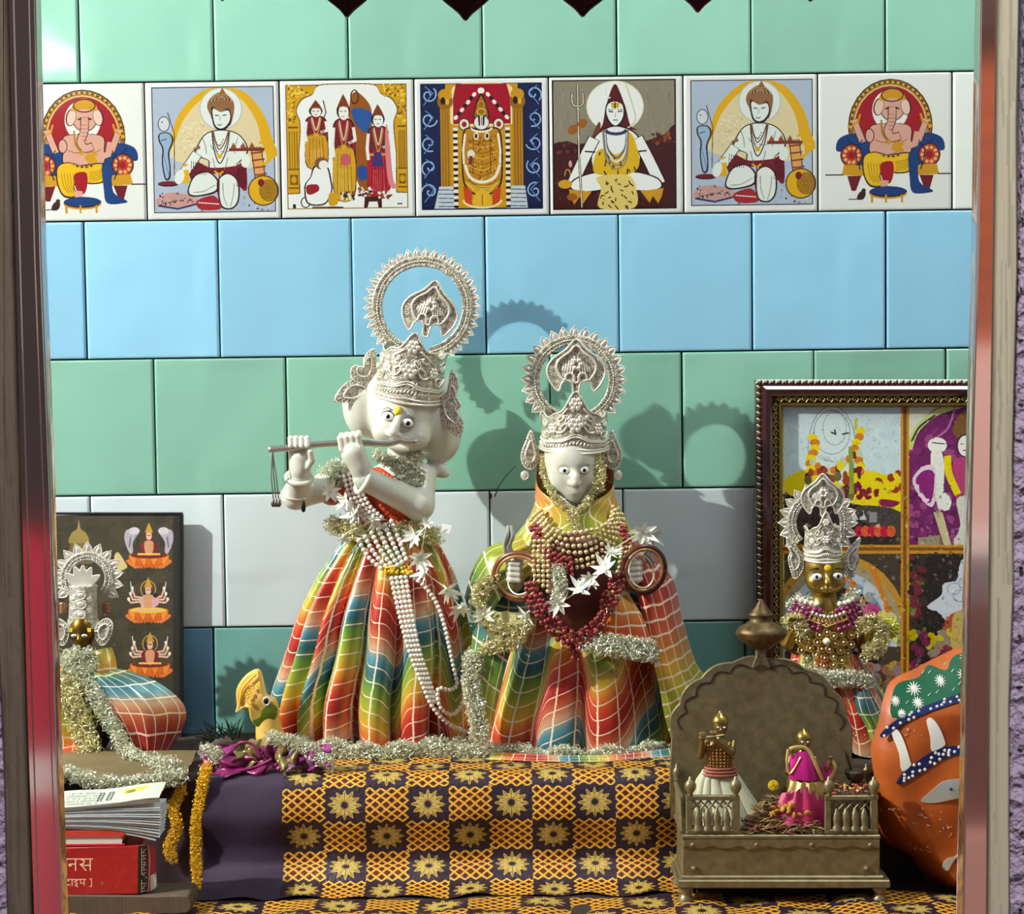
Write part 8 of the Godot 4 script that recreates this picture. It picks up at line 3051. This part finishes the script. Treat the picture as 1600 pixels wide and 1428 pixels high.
func build_books() -> void:
	var zc := 0.47
	var xf := fr(160, 1340, zc)
	var yl := P(800, 1402, 0.4).y
	var s := thing("wooden_stool", "low weathered wooden stool under the red book", "stool", Vector3(P(180, 1420, 0.44).x, yl, 0.42))
	var wood := mat(c8(98, 84, 70), 0.8, 0.0, {"albedo_texture": grain_tex(), "uv1_triplanar": true, "uv1_scale": Vector3(9, 4, 4)})
	var g := Geo.new(xf)
	g.plate(sm(arr([40, 1400, 240, 1399, 286, 1398, 296, 1402, 300, 1412, 297, 1424, 286, 1428, 240, 1429, 40, 1430]), 3), -70, 2, 2.5)
	put("seat_board", g, wood, s)
	g = Geo.new(xf)
	g.plate(arr([40, 1432, 292, 1431, 298, 1460, 40, 1460]), -66, -2, 1.5)
	put("apron", g, mat(c8(66, 54, 46), 0.8), s)
	var t := thing("red_book", "thick red hardback with pale lettering lying on the stool", "book", P(160, 1398, zc))
	g = Geo.new(xf)
	g.plate(arr([60, 1325, 216, 1322, 216, 1397, 60, 1399]), -60, 0, 1.4, null, Rect2(94, 1322, 124, 76))
	put("cover", g, mat(Color.WHITE, 0.35, 0.0, {"albedo_texture": book_print(), "texture_repeat": false}), t)
	g = Geo.new(xf * Transform3D(Basis(Vector3(0, 1, 0), 0.7), Vector3(216, 0, 0)))
	g.plate(arr([0, 1322, 22, 1322, 30, 1328, 32, 1350, 30, 1388, 22, 1398, 0, 1397]), -2, 0, 0.6, null, Rect2(0, 1322, 29, 76))
	put("side_strip", g, mat(Color.WHITE, 0.4, 0.0, {"albedo_texture": spine_print(), "texture_repeat": false}), t, "black strip with white upright lettering")
	g = Geo.new(xf)
	g.plate(arr([222, 1376, 238, 1370, 240, 1392, 232, 1398, 222, 1394]), -30, -14, 1.0)
	put("worn_corner", g, mat(c8(214, 210, 200), 0.8), t)
	var u := thing("booklet", "thin booklet with an orange red cover between the red book and the magazines", "book", P(150, 1318, zc))
	pages("page_block", u, xf, [[70, 1308, 1321], [190, 1308, 1320]], -50, -4, mat(c8(214, 204, 196), 0.8))
	g = Geo.new(xf)
	g.plate(arr([70, 1299, 170, 1297, 196, 1299, 193, 1308, 70, 1309]), -52, -2, 0.8)
	put("upper_cover", g, mat(c8(196, 62, 48), 0.4), u)
	g = Geo.new(xf)
	g.plate(arr([70, 1320, 194, 1319, 194, 1322, 70, 1323]), -52, -2, 0.5)
	put("lower_cover", g, mat(c8(180, 30, 40), 0.4), u)
	# a sagging magazine of many leaves
	var mz := thing("magazine", "thick grey magazine with curling leaves under the newspaper", "magazine", P(170, 1290, zc))
	for k in 13:
		var f := k / 12.0
		var y0 := 1268.0 + f * 26
		var y1 := 1262.0 + f * 36 + 14 * f * f
		g = Geo.new(xf)
		var xr := 252.0 - 5.0 * absf(f - 0.4) - (6.0 if k == 12 else 0.0)
		g.grid(24, 3, func(a, b):
			var x := lerpf(60, xr, a)
			return Vector3(x, lerpf(y0, y1, pow(a, 2.2)) - 2.0 * sin(a * PI), lerpf(-62 + k, 2 - absf(f - 0.4) * 6 + 1.2 * sin(k * 2.0), b)))
		g.grid(24, 1, func(a, b):
			var x := lerpf(60, xr, a)
			return Vector3(x, lerpf(y0, y1, pow(a, 2.2)) - 2.0 * sin(a * PI) + b * (1.4 + 1.0 * f), 2 - absf(f - 0.4) * 6 + 1.2 * sin(k * 2.0)))
		put("leaf", g, mat([c8(196, 200, 200), c8(176, 182, 184), c8(206, 208, 206)][k % 3], 0.6), mz)
	var n := thing("newspaper", "folded printed newspaper lying on top of the magazine", "newspaper", P(170, 1260, zc))
	var p := Paint.new(640, 140, c8(180, 182, 172), Rect2(90, 1232, 160, 35))
	var r := RandomNumberGenerator.new()
	r.seed = 20
	for j in 5:
		for i in 26:
			if r.randf() < 0.8:
				p.rect(96 + i * 2.2, 1238 + j * 5.4, 1.6, 3.4, c8(126, 130, 124))
	p.rect(148, 1240, 8, 18, c8(40, 40, 40))
	p.rect(162, 1240, 9, 18, c8(40, 40, 40))
	for j in 4:
		p.rect(150, 1242 + j * 4, 4, 2, c8(200, 200, 190))
		p.rect(164, 1242 + j * 4, 5, 2, c8(200, 200, 190))
	p.poly(arr([186, 1240, 226, 1236, 216, 1246, 186, 1250]), c8(206, 190, 60))
	p.ell(198, 1245, 8, 3.5, c8(120, 110, 40))
	g = Geo.new(xf)
	g.grid(40, 8, func(a, b):
		var x := lerpf(60, 249, a)
		return Vector3(x, lerpf(1250, 1232, a) - 1.5 * sin(a * 9.0) + lerpf(4, 17 - 3 * a, b), lerpf(-60, 4, b)),
		false, func(a, b): return Vector2((lerpf(60, 249, a) - 90) / 160.0, b))
	put("printed_sheet", g, mat(Color.WHITE, 0.6, 0.0, {"albedo_texture": p.tex(), "texture_repeat": false}), n)
	g = Geo.new(xf)
	g.grid(40, 3, func(a, b):
		var x := lerpf(60, 250, a)
		return Vector3(x, lerpf(1266, 1246, a) + b * 5.0 + 2.0 * a * b, 4.0 - b * 3.0))
	put("folded_edge", g, mat(c8(190, 196, 198), 0.6), n)


func build_small_things() -> void:
	# yellow calf figurine peeping from behind the skirt
	var z := 0.22
	var xf := fr(405, 1090, z)
	var ys := P(800, 1213, 0.33).y
	var t := thing("calf_figurine", "small yellow painted calf head figurine beside the flute player's skirt", "figurine", Vector3(P(405, 1140, z).x, ys, z))
	var b := Blob.new()
	b.cap(Vector3(416, 1112, -8), Vector3(420, 1150, -10), 17, 22, 10)
	var g := Geo.new(xf)
	b.into(g, 1.8)
	g.plate(sm(arr([383, 1056, 402, 1047, 409, 1060, 415, 1086, 430, 1094, 434, 1118, 424, 1132, 405, 1137, 393, 1124, 389, 1106, 378, 1108, 368, 1113, 371, 1100, 370, 1076]), 4), -14, 6, 3.0, func(q): return 9.0 - 0.006 * (q - Vector2(402, 1094)).length_squared())
	put("head", g, mat(c8(220, 178, 84), 0.4, 0.0, {"clearcoat_enabled": true, "clearcoat": 0.4}), t)
	g = Geo.new(xf)
	g.patch(sm(arr([412, 1106, 424, 1098, 434, 1104, 432, 1120, 420, 1130, 404, 1134, 396, 1124, 408, 1118]), 3), func(q): return 15.0 - 0.006 * (q - Vector2(402, 1094)).length_squared(), 0.8, 4.0)
	put("green_collar", g, mat(c8(126, 152, 44), 0.45), t)
	g = Geo.new(xf)
	g.tube(ring_pts(Vector3(418, 1093, 15), 5, 6), 1.4, 6)
	put("eye_ring", g, M.silver_plain, t)
	g = Geo.new(xf)
	g.ball(Vector3(418, 1093, 14), Vector3(4.4, 5.2, 3), 10, 6)
	put("eye", g, M.black, t)
	g = Geo.new(xf)
	for q in [[391, 1078], [396, 1070], [406, 1068], [388, 1084], [392, 1094]]:
		g.tube(ring_pts(Vector3(q[0], q[1], 17), 2.4, 3), 0.9, 5)
		g.ball(Vector3(q[0] + 1, q[1] + 2, 16), Vector3(2, 2, 2), 6, 4)
	g.tube(sp(v3([376, 1098, 12, 380, 1076, 12, 392, 1060, 12, 402, 1052, 10]), 5), 1.6, 6)
	put("gilt_ornament", g, M.fringe, t)
	# crumpled magenta and gold cloth
	xf = fr(420, 1180, 0.27)
	var cl := thing("crumpled_cloth", "crumpled magenta foil cloth with gold edging on the purple end of the altar cloth", "cloth", Vector3(P(410, 1200, 0.27).x, ys, 0.27))
	var mags := [mat(c8(150, 50, 120), 0.3, 0.35), mat(c8(120, 26, 84), 0.35, 0.25), mat(c8(150, 134, 88), 0.35, 0.55), mat(c8(110, 74, 110), 0.4, 0.2)]
	var bits := [[320, 1160, 376, 1190, 0], [372, 1152, 420, 1186, 2], [404, 1160, 446, 1196, 1], [436, 1146, 474, 1192, 2], [452, 1162, 516, 1196, 3], [470, 1158, 520, 1188, 0], [330, 1174, 420, 1200, 1]]
	for i in bits.size():
		var q: Array = bits[i]
		g = Geo.new(xf)
		var ph := i * 1.7
		g.grid(26, 20, func(u, v):
			return Vector3(lerpf(q[0], q[2], u) + 4 * sin(v * 9 + ph), lerpf(q[1], q[3], v) + 5 * sin(u * 7 + ph) * sin(v * 5), 14 + i * 3 + 22 * v + 7 * sin(u * 11 + ph) + 6 * sin(v * 8 + u * 5 + ph)))
		put("foil_fold", g, mags[q[4]], cl)
	for l in [[318, 1186, 44, 340, 1198, 50, 376, 1194, 52, 410, 1186, 50, 430, 1176, 48], [440, 1178, 46, 452, 1200, 52, 446, 1216, 56], [372, 1160, 34, 384, 1152, 38, 402, 1156, 40, 412, 1174, 46]]:
		g = Geo.new(xf)
		g.tube(sp(v3(l), 6), 2.4, 7)
		put("piping", g, mags[1 if l[0] < 400 else 2], cl)
	tinsel("tinsel_bits", cl, room(xf, v3([324, 1166, 34, 340, 1164, 36, 346, 1180, 40])), 0.010, 260, M.tinsel_silver, 0.7)
	tinsel("tinsel_bits", cl, room(xf, v3([500, 1176, 48, 516, 1178, 48, 520, 1190, 48])), 0.009, 240, M.tinsel_silver, 0.7)
	tinsel("tinsel_bits", cl, room(xf, v3([426, 1146, 26, 460, 1152, 34, 500, 1168, 40])), 0.010, 700, M.tinsel_silver, 0.75)
	# tuft of dark bristles
	xf = fr(350, 1150, 0.2)
	var tf := thing("feather_tuft", "tuft of dark green peacock feather barbs behind the crumpled magenta cloth", "feather", Vector3(P(350, 1160, 0.2).x, ys, 0.2))
	var dk := mat(c8(16, 34, 30), 0.4)
	for i in 34:
		var a := rng.randf_range(-2.9, -0.5)
		var l := rng.randf_range(22, 40)
		var p := Vector3(350 + rng.randf_range(-24, 26), 1158, rng.randf_range(-8, 8))
		g = Geo.new(xf)
		var e := p + Vector3(cos(a) * l * 1.1, sin(a) * l, rng.randf_range(-8, 8))
		g.tube([p, p.lerp(e, 0.6) + Vector3(0, -3, 0), e], [1.4, 1.1, 0.3], 5)
		put("barb", g, dk, tf)
	g = Geo.new(xf)
	g.ball(Vector3(352, 1162, 0), Vector3(28, 14, 12), 12, 8)
	put("quill_base", g, mat(c8(60, 46, 34), 0.7), tf)
